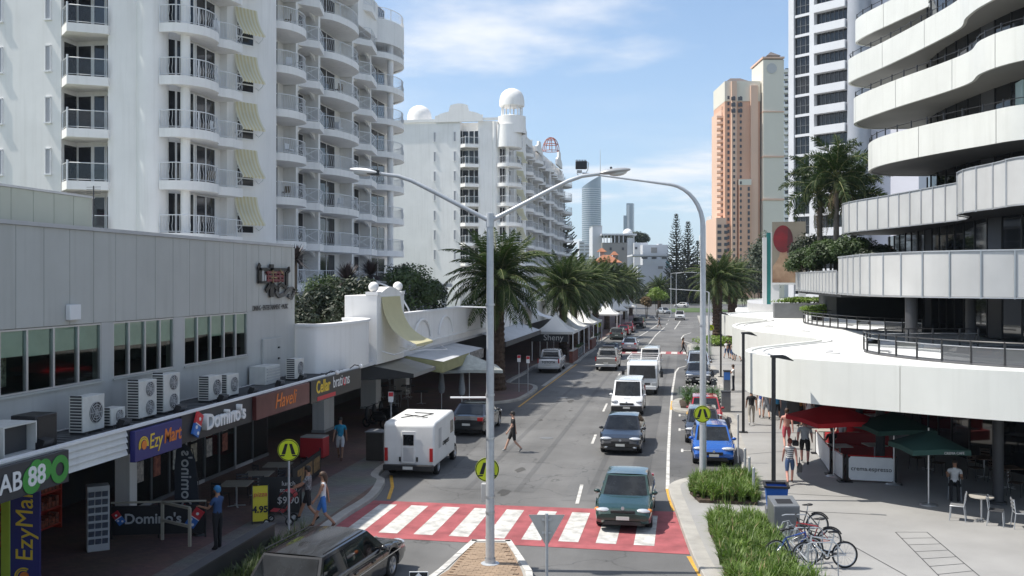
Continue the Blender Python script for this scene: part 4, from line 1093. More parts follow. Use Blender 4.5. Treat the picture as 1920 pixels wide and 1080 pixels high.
# gate pillar with ball finials
q = MB(); gy0, gy1 = 41.75, 46.0
q.box(-15.3, gy0, 3.56, -13.75, gy1, 6.7); q.build('gate_block', white, pod, bevel=.02)
n = 16; pts = [(gy0 + (gy1 - gy0) * i / n, 6.7 + .38 * max(0, sin(pi * i / n)) ** 1.5) for i in range(n + 1)]
q = MB(); v0 = [(-13.76, y, z) for y, z in pts] + [(-13.76, y, 6.69) for y, z in pts]; v1 = [(-14.3, p[1], p[2]) for p in v0]; k = n + 1
f = [(i, i + 1, k + i + 1, k + i) for i in range(n)]
q.add(v0, f); q.add(v1, [tuple(reversed(a)) for a in f]); q.add(v0[:k] + v1[:k], f); q.build('gate_gable', white, pod)
for yy in (gy0 + .25, gy1 - .25):
    q = MB(); q.box(-14.3, yy - .27, 6.7, -13.72, yy + .27, 6.86); q.ball((-14.0, yy, 7.08), .24, nu=14, nv=10); q.build('ball_finial', white, pod)
big_aw = awning_mesh(2.9, ((0, 0), (.12, -.7), (.5, -1.45), (1.05, -1.9), (1.65, -2.15)), 1).mesh('awning', [mat('awning_straw', (.72, .67, .42), .85, .06, 2, sub=.3), MATS['awning_yellow']])
a = thing('gate_awning', 'large curved straw yellow fabric awning hanging on the white gate pillar', 'awning', (-13.72, 42.3, 6.62))
link('fabric', big_aw, a, (0, 0, 0))
q = MB()
for yy in (.06, 2.84):
    q = MB(); q.tube([(0, yy, -2.5), (.6, yy, -2.65), (1.2, yy, -2.45), (1.63, yy, -2.16)], .03, 6); q.b('arm', white_trim, a)
# glazed barrel vault behind the parapet
o = thing('glass_vault', 'grey glazed barrel vault roof behind the white parapet', 'glass roof', (-17, 55, 5.0))
gv = mat('smoked_sheet', (.16, .17, .175), .25, .15, 1)
q = MB(); n = 14
q.patch(lambda u, v: (-17.5 + 2.6 * cos(pi * u), 51.5 + 4.5 * v, 4.6 + 2.7 * sin(pi * u)), n, 1); q.build('vault', gv, o, sharp=30)
for yy in (51.45, 53, 54.5, 56.05):
    q = MB(); q.tube([(-17.5 + 2.63 * cos(pi * i / n), yy, 4.6 + 2.73 * sin(pi * i / n)) for i in range(n + 1)], .05, 6); q.build('rib', white_trim, o)
# white pergola frames beyond the vault
o = thing('pergola', 'white pergola posts and beam on the podium deck beside palm crown', 'pergola', (-16.5, 60, 3.75))
for yy in (57.5, 60, 62.5, 65):
    q = MB(); q.box(-16.7, yy - .15, 3.75, -16.4, yy + .15, 6.9); q.build('post', white, o)
q = MB(); q.box(-16.9, 57, 6.9, -16.2, 66, 7.15); q.build('beam', white, o)
o = thing('shade_sail', 'small white curved shade hood on the podium wall between palms', 'awning', (-13.6, 82.5, 5.0))
link('fabric', awning_mesh(3.0, ((0, 0), (.3, -.5), (.9, -1.0), (1.9, -1.3)), 1).mesh('fabric', [white_trim, white_trim]), o, (0, 0, .4))
# street awnings hanging under the podium
aw_grey = mat('grey_canvas', (.30, .29, .27), .85, .12, 2); aw_olive = mat('olive_canvas', (.34, .33, .17), .85, .15, 2); aw_pale = mat('pale_canvas', (.48, .49, .5), .8, .12, 1.5)
o = thing('street_awning', 'sloping grey fabric awning beyond the black bottle shop sign', 'awning', (-14.5, 43.5, 2.9))
q = MB(); q.add([(-15.0, 41.2, 3.75), (-15.0, 46.6, 3.75), (-12.4, 46.9, 3.05), (-12.4, 43.0, 3.05)], [(0, 1, 2, 3)]); q.add([(-15.0, 41.2, 3.72), (-12.4, 43.0, 3.02), (-12.4, 46.9, 3.02), (-15.0, 46.6, 3.72)], [(0, 1, 2, 3)]); q.build('fabric', aw_grey, o)
q = MB(); q.add([(-12.4, 43.0, 3.05), (-12.4, 43.0, 2.86), (-15.0, 41.2, 2.86), (-15, 41.2, 3.75)], [(0, 1, 2, 3)]); q.build('end_panel', ink, o)
q = MB(); q.box(-12.42, 43.0, 2.88, -12.38, 46.9, 3.06); q.build('valance', aw_grey, o)
o = thing('street_awning', 'boxy awning with olive valance and pale top under the podium wall', 'awning', (-13.2, 51, 2.9))
q = MB(); q.add([(-14.2, 46.8, 3.62), (-14.2, 57, 3.62), (-12.1, 57, 3.28), (-12.0, 47.0, 3.28)], [(0, 1, 2, 3)]); q.build('fabric', aw_pale, o)
q = MB(); q.box(-12.12, 47.0, 2.72, -12.04, 53.0, 3.275); q.build('valance', aw_olive, o)
q = MB(); q.box(-12.12, 53.01, 2.72, -12.04, 57, 3.275); q.build('valance', mat('print_valance', (.14, .12, .11), .8, .8, 6, col2=(.4, .38, .36)), o)
q = MB(); q.add([(-12.04, 47.0, 3.27), (-12.04, 47.0, 2.72), (-14.2, 46.8, 2.9), (-14.2, 46.8, 3.61)], [(0, 1, 2, 3)]); q.build('end_panel', aw_olive, o)
q = MB(); q.tube([(-13.9, 48, 3.7), (-13.4, 48.5, 3.75), (-12.8, 51, 3.6), (-13.7, 53, 3.72)], .03, 5); q.build('frame', white_trim, o)
o = thing('street_awning', 'long pale awning under the podium between palm trunk and marquee', 'awning', (-13.2, 72, 2.9))
q = MB(); q.add([(-13.7, 64, 3.75), (-13.7, 80, 3.75), (-12.0, 80, 3.2), (-12.0, 64, 3.2)], [(0, 1, 2, 3)]); q.build('fabric', aw_pale, o)
q = MB(); q.box(-12.02, 64, 2.85, -11.98, 80, 3.195); q.build('valance', darkgrey, o)

# ================================================================ RIGHT SIDE: CANOPY, CURVED TOWER, TERRACES
CZ0, CZ1 = 3.3, 4.75
can_pts = [(22, 27.8), (15, 28.6), (9.6, 30.0), (6.0, 31.9), (3.5, 33.8), (2.35, 36.2), (2.7, 38.8), (4.3, 41.6), (5.9, 44.6), (4.9, 47.6), (3.3, 51.6), (2.75, 56.0), (3.2, 60.2), (4.5, 63.6), (5.3, 66.8), (4.2, 70.0), (2.85, 74.6), (3.4, 79), (6.0, 83), (12, 85)]
can_sp = [Vector((p.x, p.y)) for p in spline([Vector(p) for p in can_pts], 7)]
canopy = thing('canopy', 'big white scalloped canopy roof sweeping round the corner shops on the right', 'canopy', (12, 50, KH))
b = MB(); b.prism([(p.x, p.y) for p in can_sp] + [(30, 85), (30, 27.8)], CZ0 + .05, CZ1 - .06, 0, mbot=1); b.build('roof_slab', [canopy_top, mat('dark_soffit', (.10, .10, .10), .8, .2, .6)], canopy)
# fascia in curved panels
path = resample(can_sp, .5)
step = 16
for i in range(0, len(path) - 1, step):
    seg = path[i:i + step + 1]
    if len(seg) < 3: continue
    a_ = seg[0].lerp(seg[1], .02); c_ = seg[-1].lerp(seg[-2], .02)
    seg = [a_] + seg[1:-1] + [c_]
    q = MB(); q.wall([tuple(p) for p in offset(seg, .10)], CZ0, CZ1, -.22); q.build('fascia_panel', cream_fascia, canopy, sharp=40)
# roof lip line
q = MB(); q.tube([(p.x, p.y, CZ1 - .03) for p in offset(path, -.55)], .02, 5); q.build('roof_seam', lightgrey, canopy)
for x, y in ((5.6, 37.2), (6.4, 52.5), (5.0, 57.5)):
    q = MB(); q.tube([(x + .45 * cos(a), y + .45 * sin(a), CZ1 - .02) for a in [pi * .6 + pi * .9 * i / 10 for i in range(11)]], .035, 5); q.build('roof_drain', lightgrey, canopy)
# steel columns under the canopy
for i, (x, y) in enumerate(((9, 33.5), (14, 31.5), (6.5, 39.5), (7.5, 50), (6.5, 57.5), (8, 64))):
    o = thing('canopy_column', 'dark round column under the white canopy, number %s from the near right' % ('two', 'one', 'three', 'four', 'five', 'six')[i], 'column', (x + 1, y, KH), group='columns under the canopy')
    q = MB(); q.cyl((0, 0, .1), (0, 0, CZ0 + .05 - KH), .17, n=14, cap=False); q.b('shaft', darkgrey, o)
    q = MB(); q.lathe([(.26, 0), (.26, .08), (.17, .1)], 14); q.b('base', darkgrey, o)
# shop glazing under the canopy
ug = thing('cafe_frontage', 'dark glazed shopfront set back under the white canopy', 'shopfront', (14, 45, KH))
sp = [Vector((p.x, p.y)) for p in spline([Vector(p) for p in [(24, 34), (16, 35.5), (12.5, 38.5), (11, 43), (10.8, 52), (10.5, 62), (10, 72), (11, 82)]], 5)]
for a_, c_ in zip(resample(sp, 1.6), resample(sp, 1.6)[1:]):
    q = MB(); q.add([(a_.x, a_.y, KH), (c_.x, c_.y, KH), (c_.x, c_.y, CZ0), (a_.x, a_.y, CZ0)], [(3, 2, 1, 0)]); w = q.build('pane', glass_dark, ug)
    q = MB(); q.bar((a_.x, a_.y, KH), (a_.x, a_.y, CZ0), .07, .07); q.build('mullion', blackmetal, ug)
# terrace on the canopy roof: dark floor, glass balustrades, dark columns
terr = thing('terrace', 'dark roof terrace with glass balustrade on top of the white canopy', 'terrace', (14, 40, CZ1))
t_out = [Vector((p.x, p.y)) for p in spline([Vector(p) for p in [(22, 29.6), (14.5, 30.4), (10.4, 31.6), (8.2, 33.6), (6.8, 36.4), (6.7, 38.4), (7.6, 39.9), (9.6, 40.8), (11.5, 41.0)]], 6)]
t_out2 = [Vector((p.x, p.y)) for p in spline([Vector(p) for p in [(11.5, 50.2), (10.2, 51.5), (8.8, 54), (7.7, 58), (7.3, 61.5), (7.6, 63.6), (9.4, 64.2)]], 6)]
q = MB(); q.prism([(p.x, p.y) for p in t_out] + [(29, 41), (29, 29.6)], CZ1 - .055, CZ1 + .02); q.prism([(p.x, p.y) for p in t_out2] + [(29, 64.2), (29, 50.2)], CZ1 - .055, CZ1 + .02); q.build('floor', mat('terrace_floor', (.10, .10, .105), .7, .2, 1), terr)
for tp in (t_out, t_out2):
    P = resample(tp, 1.05)
    for p in P:
        q = MB(); q.box(p.x - .03, p.y - .03, CZ1, p.x + .03, p.y + .03, CZ1 + .72); q.build('post', blackmetal, terr)
    for a_, c_ in zip(P, P[1:]):
        q = MB(); q.add([(a_.x, a_.y, CZ1 + .06), (c_.x, c_.y, CZ1 + .06), (c_.x, c_.y, CZ1 + .5), (a_.x, a_.y, CZ1 + .5)], [(0, 1, 2, 3)]); q.build('glass_panel', glassmat('smoke_glass', (.55, .58, .6), .10), terr)
    q = MB(); q.tube([(p.x, p.y, CZ1 + .70) for p in tp], .025, 6); q.build('handrail', blackmetal, terr)
    q = MB(); q.tube([(p.x, p.y, CZ1 + .52) for p in tp], .015, 5); q.build('glass_clip_rail', alu, terr)
# curved white tower
ct = thing('curved_tower', 'modern white tower with wavy solid balcony bands and dark glass on the right', 'building', (18, 55, 0))
BAND = {
 'A': ([(20, 37.2), (15.5, 37.7), (12.3, 38.5), (10.2, 39.6), (8.8, 41.3), (7.75, 44.2), (7.4, 49.3)], 6.7, 8.5, 'panel'),
 'A2': ([(7.36, 49.5), (7.3, 58), (7.2, 66)], 6.7, 7.85, 'panel'),
 'B': ([(20, 35.6), (15.6, 37.0), (12.6, 38.6), (12.0, 40.8), (11.5, 42.9), (11.7, 44.7), (12.6, 46.4), (12.75, 48.2), (12.2, 50.5), (10.9, 55.2), (9.6, 59.4), (9.6, 62), (11.2, 64)], 10.2, 12.0, 'panel'),
 'C': ([(23, 42.5), (18, 44.6), (14.9, 46.4), (13.7, 48.3), (12.1, 51.4), (10.7, 55.0), (10.4, 57.8), (10.9, 60), (12.6, 61.5), (16, 62)], 13.7, 15.27, 'solid'),
 'D': ([(23, 43.2), (18, 44.4), (14.9, 46.1), (13.8, 48.6), (13.9, 51.0), (13.2, 53.6), (11.8, 57.4), (10.6, 61.5), (10.5, 63.6), (11.8, 65.5), (15, 66)], 17.2, 18.77, 'solid'),
 'E': ([(23, 42.8), (18, 44.2), (15.2, 46.8), (14.2, 49.6), (14.0, 52.0), (14.25, 54.2), (13.5, 58), (12.2, 63), (11.0, 66.8), (11.0, 68.5), (12.5, 70), (15, 70.5)], 20.7, 22.27, 'solid'),
 'F': ([(23, 45.5), (19, 47), (16.6, 50), (15.9, 53.6), (16.2, 57), (15.2, 61), (13.4, 66), (12.0, 70), (12.2, 72), (15, 73.5)], 24.2, 25.77, 'solid'),
 'G': ([(23, 46), (18, 48), (15.8, 52), (15.2, 57), (14.2, 63), (12.6, 69.5), (13, 72), (16, 73.5)], 27.7, 29.4, 'solid')}
pan_m = mat('pearl_panel', (.52, .52, .51), .35, .1, .5, coat=.2, streak=.1)
slab_poly = {}
BACK = [(34, 74), (34, 34)]
for key, (pts, z0, z1, kind) in BAND.items():
    sp = [Vector((p.x, p.y)) for p in spline([Vector(p) for p in pts], 8)] if key != 'A2' else [Vector(p) for p in pts]
    slab_poly[key] = sp
    stepl = 1.15 if kind == 'panel' else 5.2
    fine = resample(sp, stepl / 6 if kind == 'panel' else .4); per = 6 if kind == 'panel' else 13
    for i in range(0, len(fine) - 1, per):
        seg = fine[i:i + per + 1]
        if len(seg) < 2: continue
        seg = [seg[0].lerp(seg[1], .06)] + seg[1:-1] + [seg[-1].lerp(seg[-2], .06)]
        q = MB(); q.wall([tuple(p) for p in seg], z0 + (.06 if kind == 'panel' else 0), z1, -.16 if kind == 'solid' else -.05)
        q.build('balustrade_panel' if kind == 'panel' else 'parapet_panel', pan_m if kind == 'panel' else cream_fascia, ct, sharp=40)
        if kind == 'panel':
            p = offset(fine, .03)[i]; q = MB(); q.box(p.x - .025, p.y - .025, z0 - .02, p.x + .025, p.y + .025, z1 + .05); q.build('panel_post', alu, ct)
    if kind == 'panel':
        for zz in (z0 + .02, z1 + .02):
            q = MB(); q.tube([(p.x, p.y, zz) for p in offset(sp, .02)], .03, 5); q.build('panel_rail', alu, ct)
    if key == 'A2':
        q = MB(); q.prism([(7.5, 49.2), (7.45, 66.5), (20, 66.5), (20, 49.2)], z0 - .15, z0 + .3); q.build('planter_floor', darkgrey, ct)
        continue
    # floor slab with pale soffit
    ins = offset(sp, -.17)
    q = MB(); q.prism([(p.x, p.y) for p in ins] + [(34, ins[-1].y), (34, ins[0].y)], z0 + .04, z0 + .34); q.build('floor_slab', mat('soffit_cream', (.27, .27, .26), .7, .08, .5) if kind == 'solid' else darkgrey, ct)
    if kind == 'solid':      # black rail stubs along the top
        P = resample(offset(sp, -.1), 1.25)
        for p in P:
            q = MB(); q.box(p.x - .03, p.y - .03, z1, p.x + .03, p.y + .03, z1 + .42); q.build('rail_stub', blackmetal, ct)
        q = MB(); q.tube([(p.x, p.y, z1 + .34) for p in offset(sp, -.1)], .022, 5); q.build('handrail', blackmetal, ct)
# recessed glass walls with columns for each storey
core = [Vector((p.x, p.y)) for p in spline([Vector(p) for p in [(26, 44), (20, 46.6), (16.8, 49.5), (15.4, 54), (14.6, 60), (15, 64), (17, 66)]], 6)]
coreAB = [Vector((p.x, p.y)) for p in spline([Vector(p) for p in [(26, 41), (18, 41.6), (14.6, 44.2), (13.6, 49), (13.4, 56), (13.2, 64), (13.2, 67)]], 6)]
levels = [(4.76, 6.75, coreAB), (6.9, 10.25, coreAB), (10.4, 13.75, core), (13.9, 17.25, core), (17.4, 20.75, core), (20.9, 24.25, core), (24.4, 27.75, core), (27.9, 31, core)]
grey_wall = mat('charcoal_render', (.10, .10, .105), .7, .12, .8)
for z0, z1, pth in levels:
    P = resample(pth, 1.45)
    for i, (a_, c_) in enumerate(zip(P, P[1:])):
        solid = (i % 7 == 3)
        q = MB(); q.add([(a_.x, a_.y, z0), (c_.x, c_.y, z0), (c_.x, c_.y, z1), (a_.x, a_.y, z1)], [(3, 2, 1, 0)]); q.build('wall_panel' if solid else 'pane', grey_wall if solid else glass_dark, ct)
        q = MB(); q.bar((a_.x, a_.y, z0), (a_.x, a_.y, z1), .06, .09); q.build('mullion', blackmetal, ct)
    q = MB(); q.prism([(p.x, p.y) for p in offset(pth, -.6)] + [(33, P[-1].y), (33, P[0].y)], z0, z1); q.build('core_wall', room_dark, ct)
for x, y, z0, z1, r in ((9.15, 41.0 + .8, CZ1 + .02, 6.85, .24), (11.9, 43.5, CZ1 + .02, 6.85, .2), (10.3, 65.0, 3.9, 6.8, .3), (16.2, 52.6, 14, 27.7, .3), (14.9, 60.3, 14, 27.7, .28), (17.8, 49.2, 14, 27.7, .3)):
    q = MB(); q.cyl((x, y, z0), (x, y, z1), r, n=18, cap=False); q.build('column', darkgrey if z0 < 6 else grey_wall, ct)
q = MB(); q.box(15.2, 47.5, 14.1, 15.28, 48.4, 16.6); q.build('open_door', mat('pale_green_glass', (.35, .45, .40), .2, .05, 2), ct)
# terrace shop below the planter (pale glass kiosk) + dark lower storey towards the far end
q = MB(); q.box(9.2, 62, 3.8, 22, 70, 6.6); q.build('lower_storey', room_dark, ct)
# billboard with portrait and teal totem on the podium end
bbp = at(1479, 530, 70); bd = 70
bb = thing('billboard', 'upright billboard with a figure in red head wrap seen from behind', 'billboard', (bbp.x, bbp.y, 5.6))
bw, bh, bz = 2.35, 4.45, 7.4 - .2
M = Matrix.Translation((bbp.x, bbp.y, 0)) @ Matrix.Rotation(radians(-8), 4, 'Z')
def bpart(name, m, fn):
    q = MB(); q.M = M; fn(q); return q.build(name, m, bb)
bpart('panel', mat('taupe_print', (.27, .24, .19), .5, .25, .35), lambda q: q.box(-bw / 2, 0, bz, bw / 2, .18, bz + bh))
def flat(pts, y):
    def f(q): n = len(pts); q.add([(x, y, bz + z) for x, z in pts], [tuple(range(n))])
    return f
ell = lambda cx, cz, rx, rz, a0=0, a1=2 * pi, n=24: [(cx + rx * cos(a0 + (a1 - a0) * i / n), cz + rz * sin(a0 + (a1 - a0) * i / n)) for i in range(n)]
bpart('printed_back', mat('skin_print', (.36, .19, .11), .5, .35, .9, col2=(.52, .36, .24)), flat([(-1.15, .02), (.45, .02), (.5, .7), (.35, 1.3), (.05, 1.75), (-.12, 2.0), (-.15, 2.4), (-.6, 2.4), (-.66, 1.95), (-.85, 1.6), (-1.12, 1.2)], -.006))
bpart('printed_wrap', mat('red_wrap_print', (.42, .02, .03), .5, .4, 1.2, col2=(.12, .015, .02)), flat(ell(-.42, 3.2, .68, 1.0), -.010))
bpart('printed_shade', mat('maroon_print', (.10, .02, .025), .5, .3, 1), flat(ell(-.12, 3.1, .40, .92, -pi * .5, pi * .5), -.014))
bpart('frame', white_trim, lambda q: (q.box(-bw / 2 - .06, -.05, bz - .14, bw / 2 + .06, .2, bz - .005), q.box(-bw / 2, .02, bz - 1.6, -bw / 2 + .5, .16, bz - .141), q.box(bw / 2 - .5, .02, bz - 1.6, bw / 2, .16, bz - .141)))
tp = at(1441, 520, 71)
o = thing('totem', 'slim teal and white sign totem left of the billboard', 'totem', (tp.x, tp.y, 5.6))
q = MB(); q.box(-.12, 0, 0, .16, .3, 5.3); q.b('core', mat('teal', (.02, .20, .19), .4, .05, 2), o)
for x0, x1, h in ((-.42, -.125, 4.95), (.165, .45, 5.35)):
    q = MB(); q.box(x0, -.02, 0, x1, .3, h); q.b('fin', white_trim, o)
# white deck and low buildings beyond the canopy
o = thing('far_canopy', 'second flat white canopy beyond the scalloped roof on the right', 'canopy', (9, 100, KH))
q = MB(); sp2 = [(p.x, p.y) for p in spline([Vector(p) for p in [(16, 86), (8, 88), (5.2, 92), (5, 100), (6, 112), (8, 118)]], 5)]
q.prism(sp2 + [(20, 118), (20, 86)], 3.9, 4.35); q.build('roof_slab', canopy_top, o)
q = MB(); q.prism([(p[0] + 1.2, p[1]) for p in sp2] + [(20, 118), (20, 86)], 4.36, 5.2); q.build('upstand', lightgrey, o)
for y in (93, 101, 109):
    q = MB(); q.cyl((6.4, y, KH), (6.4, y, 3.9), .15, n=10); q.build('column', lightgrey, o)
o = thing('planter_box', 'grey planter wall with clipped hedge below the billboard', 'planter', (9.5, 72, 4.3))
q = MB(); q.box(6.2, 70.2, 4.6, 14, 71.4, 5.75); q.build('wall', midgrey, o)
q = MB(); q.box(6.2, 70.6, KH, 14, 84, 4.6); q.build('base', darkgrey, o)

# ================================================================ FAR BUILDINGS
# grey and white striped tower
st = thing('striped_tower', 'tall grey and white apartment tower with dark ribbon windows behind palms', 'building', (22, 150, 0))
u = Vector((-.777, .63, 0)); nrm = Vector((-.63, -.777, 0)); P0 = Vector((22.5, 142.3, 0))
Mst = Matrix(((u.x, -nrm.x, 0, P0.x), (u.y, -nrm.y, 0, P0.y), (0, 0, 1, 0), (0, 0, 0, 1)))   # local x along the face (leftwards), y into the building
def sp_(name, m, fn, parent=st):
    q = MB(); q.M = Mst; fn(q); return q.build(name, m, parent)
stw = mat('tower_white', (.66, .67, .69), .6, .05, .3, streak=.06); stg = mat('tower_grey', (.36, .38, .42), .6, .08, .3)
sp_('core', stg, lambda q: q.box(-2.0, 1.6, 0, 9.4, 16, 64))
sp_('round_column', stg, lambda q: q.lathe([(1.35, 0), (1.35, 64)], 24, (-1.1, .9, 0)))
sp_('pier', stw, lambda q: q.box(5.15, -.1, 0, 5.9, 1.65, 64))
sp_('pier', stw, lambda q: q.box(8.55, -.05, 0, 9.45, 1.65, 64))
sp_('side_wall', mat('lilac_white', (.60, .60, .66), .7, .05, .3), lambda q: q.box(-9, 3.0, 0, -2.05, 16, 64))
nfl = 21
band = MB(); band.box(.12, -.35, 0, 5.12, 1.3, 1.15); bme_ = band.mesh('balcony_band', stw)
rw = MB(); rw.box(.15, .7, 0, 5.1, .75, 1.75)
rib_me = rw.mesh('ribbon_window', glass_dark)
mu = MB()
for k in range(8): mu.box(.2 + k * .69, .62, 0, .26 + k * .69, .69, 1.75)
mu_me = mu.mesh('mullions', midgrey)
sw = MB(); sw.box(6.0, .4, 0, 8.5, .5, 2.55)
sw_me = sw.mesh('window', glass_dark)
sm_ = MB()
for x in (6.75, 7.6): sm_.box(x, .32, 0, x + .06, .399, 2.55)
sm_.box(6.0, .32, 1.2, 8.5, .399, 1.26); smm = sm_.mesh('glazing_bars', midgrey)
spd = MB(); spd.box(5.95, .1, 0, 8.52, .6, .38); spd_me = spd.mesh('spandrel', stw)
rzs = atan2(u.y, u.x)
def put(name, me, z, parent=st):
    o = link(name, me, parent); o.matrix_local = Matrix.Translation(-wl_of(st)) @ Matrix.Translation((0, 0, z)) @ Mst; return o
for k in range(nfl):
    z = 2.0 + k * 2.95
    put('balcony_band', bme_, z); w = put('ribbon_window', rib_me, z + 1.17)
    m_ = link('mullions', mu_me, w); stuff(m_)
    w = put('window', sw_me, z + .4); m_ = link('glazing_bars', smm, w)
    put('spandrel', spd_me, z)
# peach tower with cream top and clock tower
PD = 400.0
def pk(px, py): return at(px, py, PD)
pt = thing('peach_tower', 'tall peach coloured apartment tower with cream top floors on the skyline', 'building', (24, 405, 0))
peach = mat('peach_render', (.68, .405, .28), .75, .06, .06); cream = mat('cream_render', (.70, .66, .57), .75, .05, .06); peach_lt = mat('pale_peach', (.71, .48, .36), .75, .05, .06)
roof_dk = mat('dark_roof', (.12, .10, .09), .7, .2, .2)
def pbox(name, m, px0, px1, py_top, dep0, dep1, zb=0, parent=pt):
    a, c = at(px0, py_top, PD + dep0), at(px1, py_top, PD + dep0)
    q = MB(); d1 = dep1 - dep0
    f = Vector((-sin(YAW), cos(YAW), 0)) * d1
    z = a.z
    pts = [(a.x, a.y), (c.x, c.y), (c.x + f.x, c.y + f.y), (a.x + f.x, a.y + f.y)]
    q.prism(pts, zb, z); return q.build(name, m, parent)
pbox('main_block', peach, 1359, 1425, 190, 0, 22)
pbox('left_block', peach_lt, 1353, 1361.5, 205, 5, 25)
pbox('cream_top', cream, 1359, 1426, 152, -.3, 22.3, zb=at(0, 190, PD).z)
pbox('mid_bay', peach_lt, 1372, 1381.5, 152, -2.0, 0, zb=0)
pbox('step_bay', peach_lt, 1408, 1421.5, 160, -1.6, 0, zb=0)
pbox('low_bay', peach, 1386, 1409, 338, -2.6, 0, zb=0)
pbox('low_bay_top', cream, 1386, 1409, 336, -2.7, 0.1, zb=at(0, 348, PD).z)
pbox('low_block', peach_lt, 1343, 1362, 408, -1, 20, zb=0)
q = MB(); z = at(0, 152, PD).z; a, c = at(1362, 152, PD), at(1404, 152, PD); f = Vector((-sin(YAW), cos(YAW), 0))
p = [a, c, c + f * 16, a + f * 16]; mid = [a.lerp(c, .3) + f * 5, a.lerp(c, .75) + f * 5, a.lerp(c, .75) + f * 11, a.lerp(c, .3) + f * 11]
q.add([(v.x, v.y, z) for v in p] + [(v.x, v.y, z + 2.2) for v in mid], [(0, 1, 5, 4), (1, 2, 6, 5), (2, 3, 7, 6), (3, 0, 4, 7), (4, 5, 6, 7)]); q.build('roof', roof_dk, pt)
wq = MB()
def pwin(px, py, w, h, dep):
    a = at(px, py, PD + dep); rr = Vector((cos(YAW), sin(YAW), 0)); ff = Vector((-sin(YAW), cos(YAW), 0))
    v = [a - rr * w / 2, a + rr * w / 2]; q = []
    for zz in (-h / 2, h / 2):
        for s in v: q.append((s.x, s.y, s.z + zz))
    wq.add([q[0], q[1], q[3], q[2]], [(0, 1, 2, 3)])
for k in range(28):
    py = 183 + k * 11.4
    if py > 480: break
    pwin(1366, py, .9, 1.4, -.35); pwin(1376.5, py, .8, 1.2, -2.35); pwin(1389, py, .8, 1.2, -.35 if py < 336 else -2.95); pwin(1356, py + 20, 1.1, 1.5, 4.6)
    if py > 350: pwin(1404, py, .9, 1.6, -2.95); pwin(1349, py + 70, 1.6, 1.3, -1.4); pwin(1361, py + 70, 1.4, 1.3, -1.4)
for k in range(3):
    for px in (1375.0, 1388): pwin(px, 185 + k * 11.5, 1.8, 1.5, -2.4 if px < 1380 else -.4)
stuff(wq.build('window_grid', mat('far_window', (.05, .05, .06), .3, 0), pt))
bq = MB()
for k in range(24):
    a = at(1351.5, 222 + k * 11.4, PD + 4); rr = Vector((cos(YAW), sin(YAW), 0))
    bq.box(a.x - 1.6, a.y - 1.0, a.z, a.x + 1.0, a.y + 3, a.z + 1.0)
stuff(bq.build('balconies', peach_lt, pt))
gq = MB(); a, c = at(1421, 183, PD + 6), at(1430, 183, PD + 6)
z0, z1 = 10, at(0, 178, PD).z
gq.prism([(a.x, a.y), (c.x, c.y), (c.x + 1, c.y + 8), (a.x + 1, a.y + 8)], z0, z1); gq.build('glazed_strip', glass_dark, pt)
gq = MB()
for k in range(30):
    zz = z1 - k * 2.9
    gq.box(a.x, a.y - .3, zz, c.x, a.y + .4, zz + .35)
stuff(gq.build('strip_floors', peach_lt, pt))
kt = thing('clock_tower_block', 'cream tower block with round disc and dark pyramid roof beside the peach tower', 'building', (40, 400, 0))
pbox('shaft', cream, 1431, 1470, 112, -3, 16, parent=kt)
pbox('cornice', peach_lt, 1430, 1471, 106, -3.6, 16.6, zb=at(0, 113, PD).z, parent=kt)
for py in (208, 292, 372): pbox('band', peach_lt, 1430.6, 1470.6, py, -3.3, 16.2, zb=at(0, py + 5, PD).z, parent=kt)
a = at(1447, 128, PD - 3.2); q = MB(); rr = Vector((cos(YAW), sin(YAW), 0))
q.add([(a.x + rr.x * 2.1 * cos(t), a.y + rr.y * 2.1 * cos(t), a.z + 2.1 * sin(t)) for t in [2 * pi * i / 24 for i in range(24)]], [tuple(range(24))]); q.build('clock_disc', lightgrey, kt)
q = MB(); a, c = at(1438, 104, PD), at(1464, 104, PD); m_ = at(1451, 92, PD) + f * 5
v = [a, c, c + f * 10, a + f * 10]; q.add([(p.x, p.y, v[0].z) for p in v] + [tuple(m_)], [(0, 1, 4), (1, 2, 4), (2, 3, 4), (3, 0, 4)]); q.build('roof', roof_dk, kt)
bq = MB()
for k in range(26):
    p = at(1470, 135 + k * 13, PD - 3); bq.box(p.x, p.y, p.z, p.x + 1.6, p.y + 4, p.z + 1.1)
stuff(bq.build('balconies', white, kt))
o = thing('slab_block', 'pale narrow apartment slab between cream tower and striped tower', 'building', (55, 430, 0))
PD2 = PD; q = MB(); a, c = at(1470.5, 130, 405), at(1484, 130, 405); q.prism([(a.x, a.y), (c.x, c.y), (c.x + 3, c.y + 20), (a.x + 3, a.y + 20)], 0, a.z); q.build('wall', white, o)
bq = MB()
for k in range(30):
    p = at(1472, 135 + k * 12, 404.9); bq.box(p.x, p.y - .25, p.z, p.x + 2.4, p.y + .02, p.z + 1.5)
stuff(bq.build('window_grid', MATS['far_window'], o))
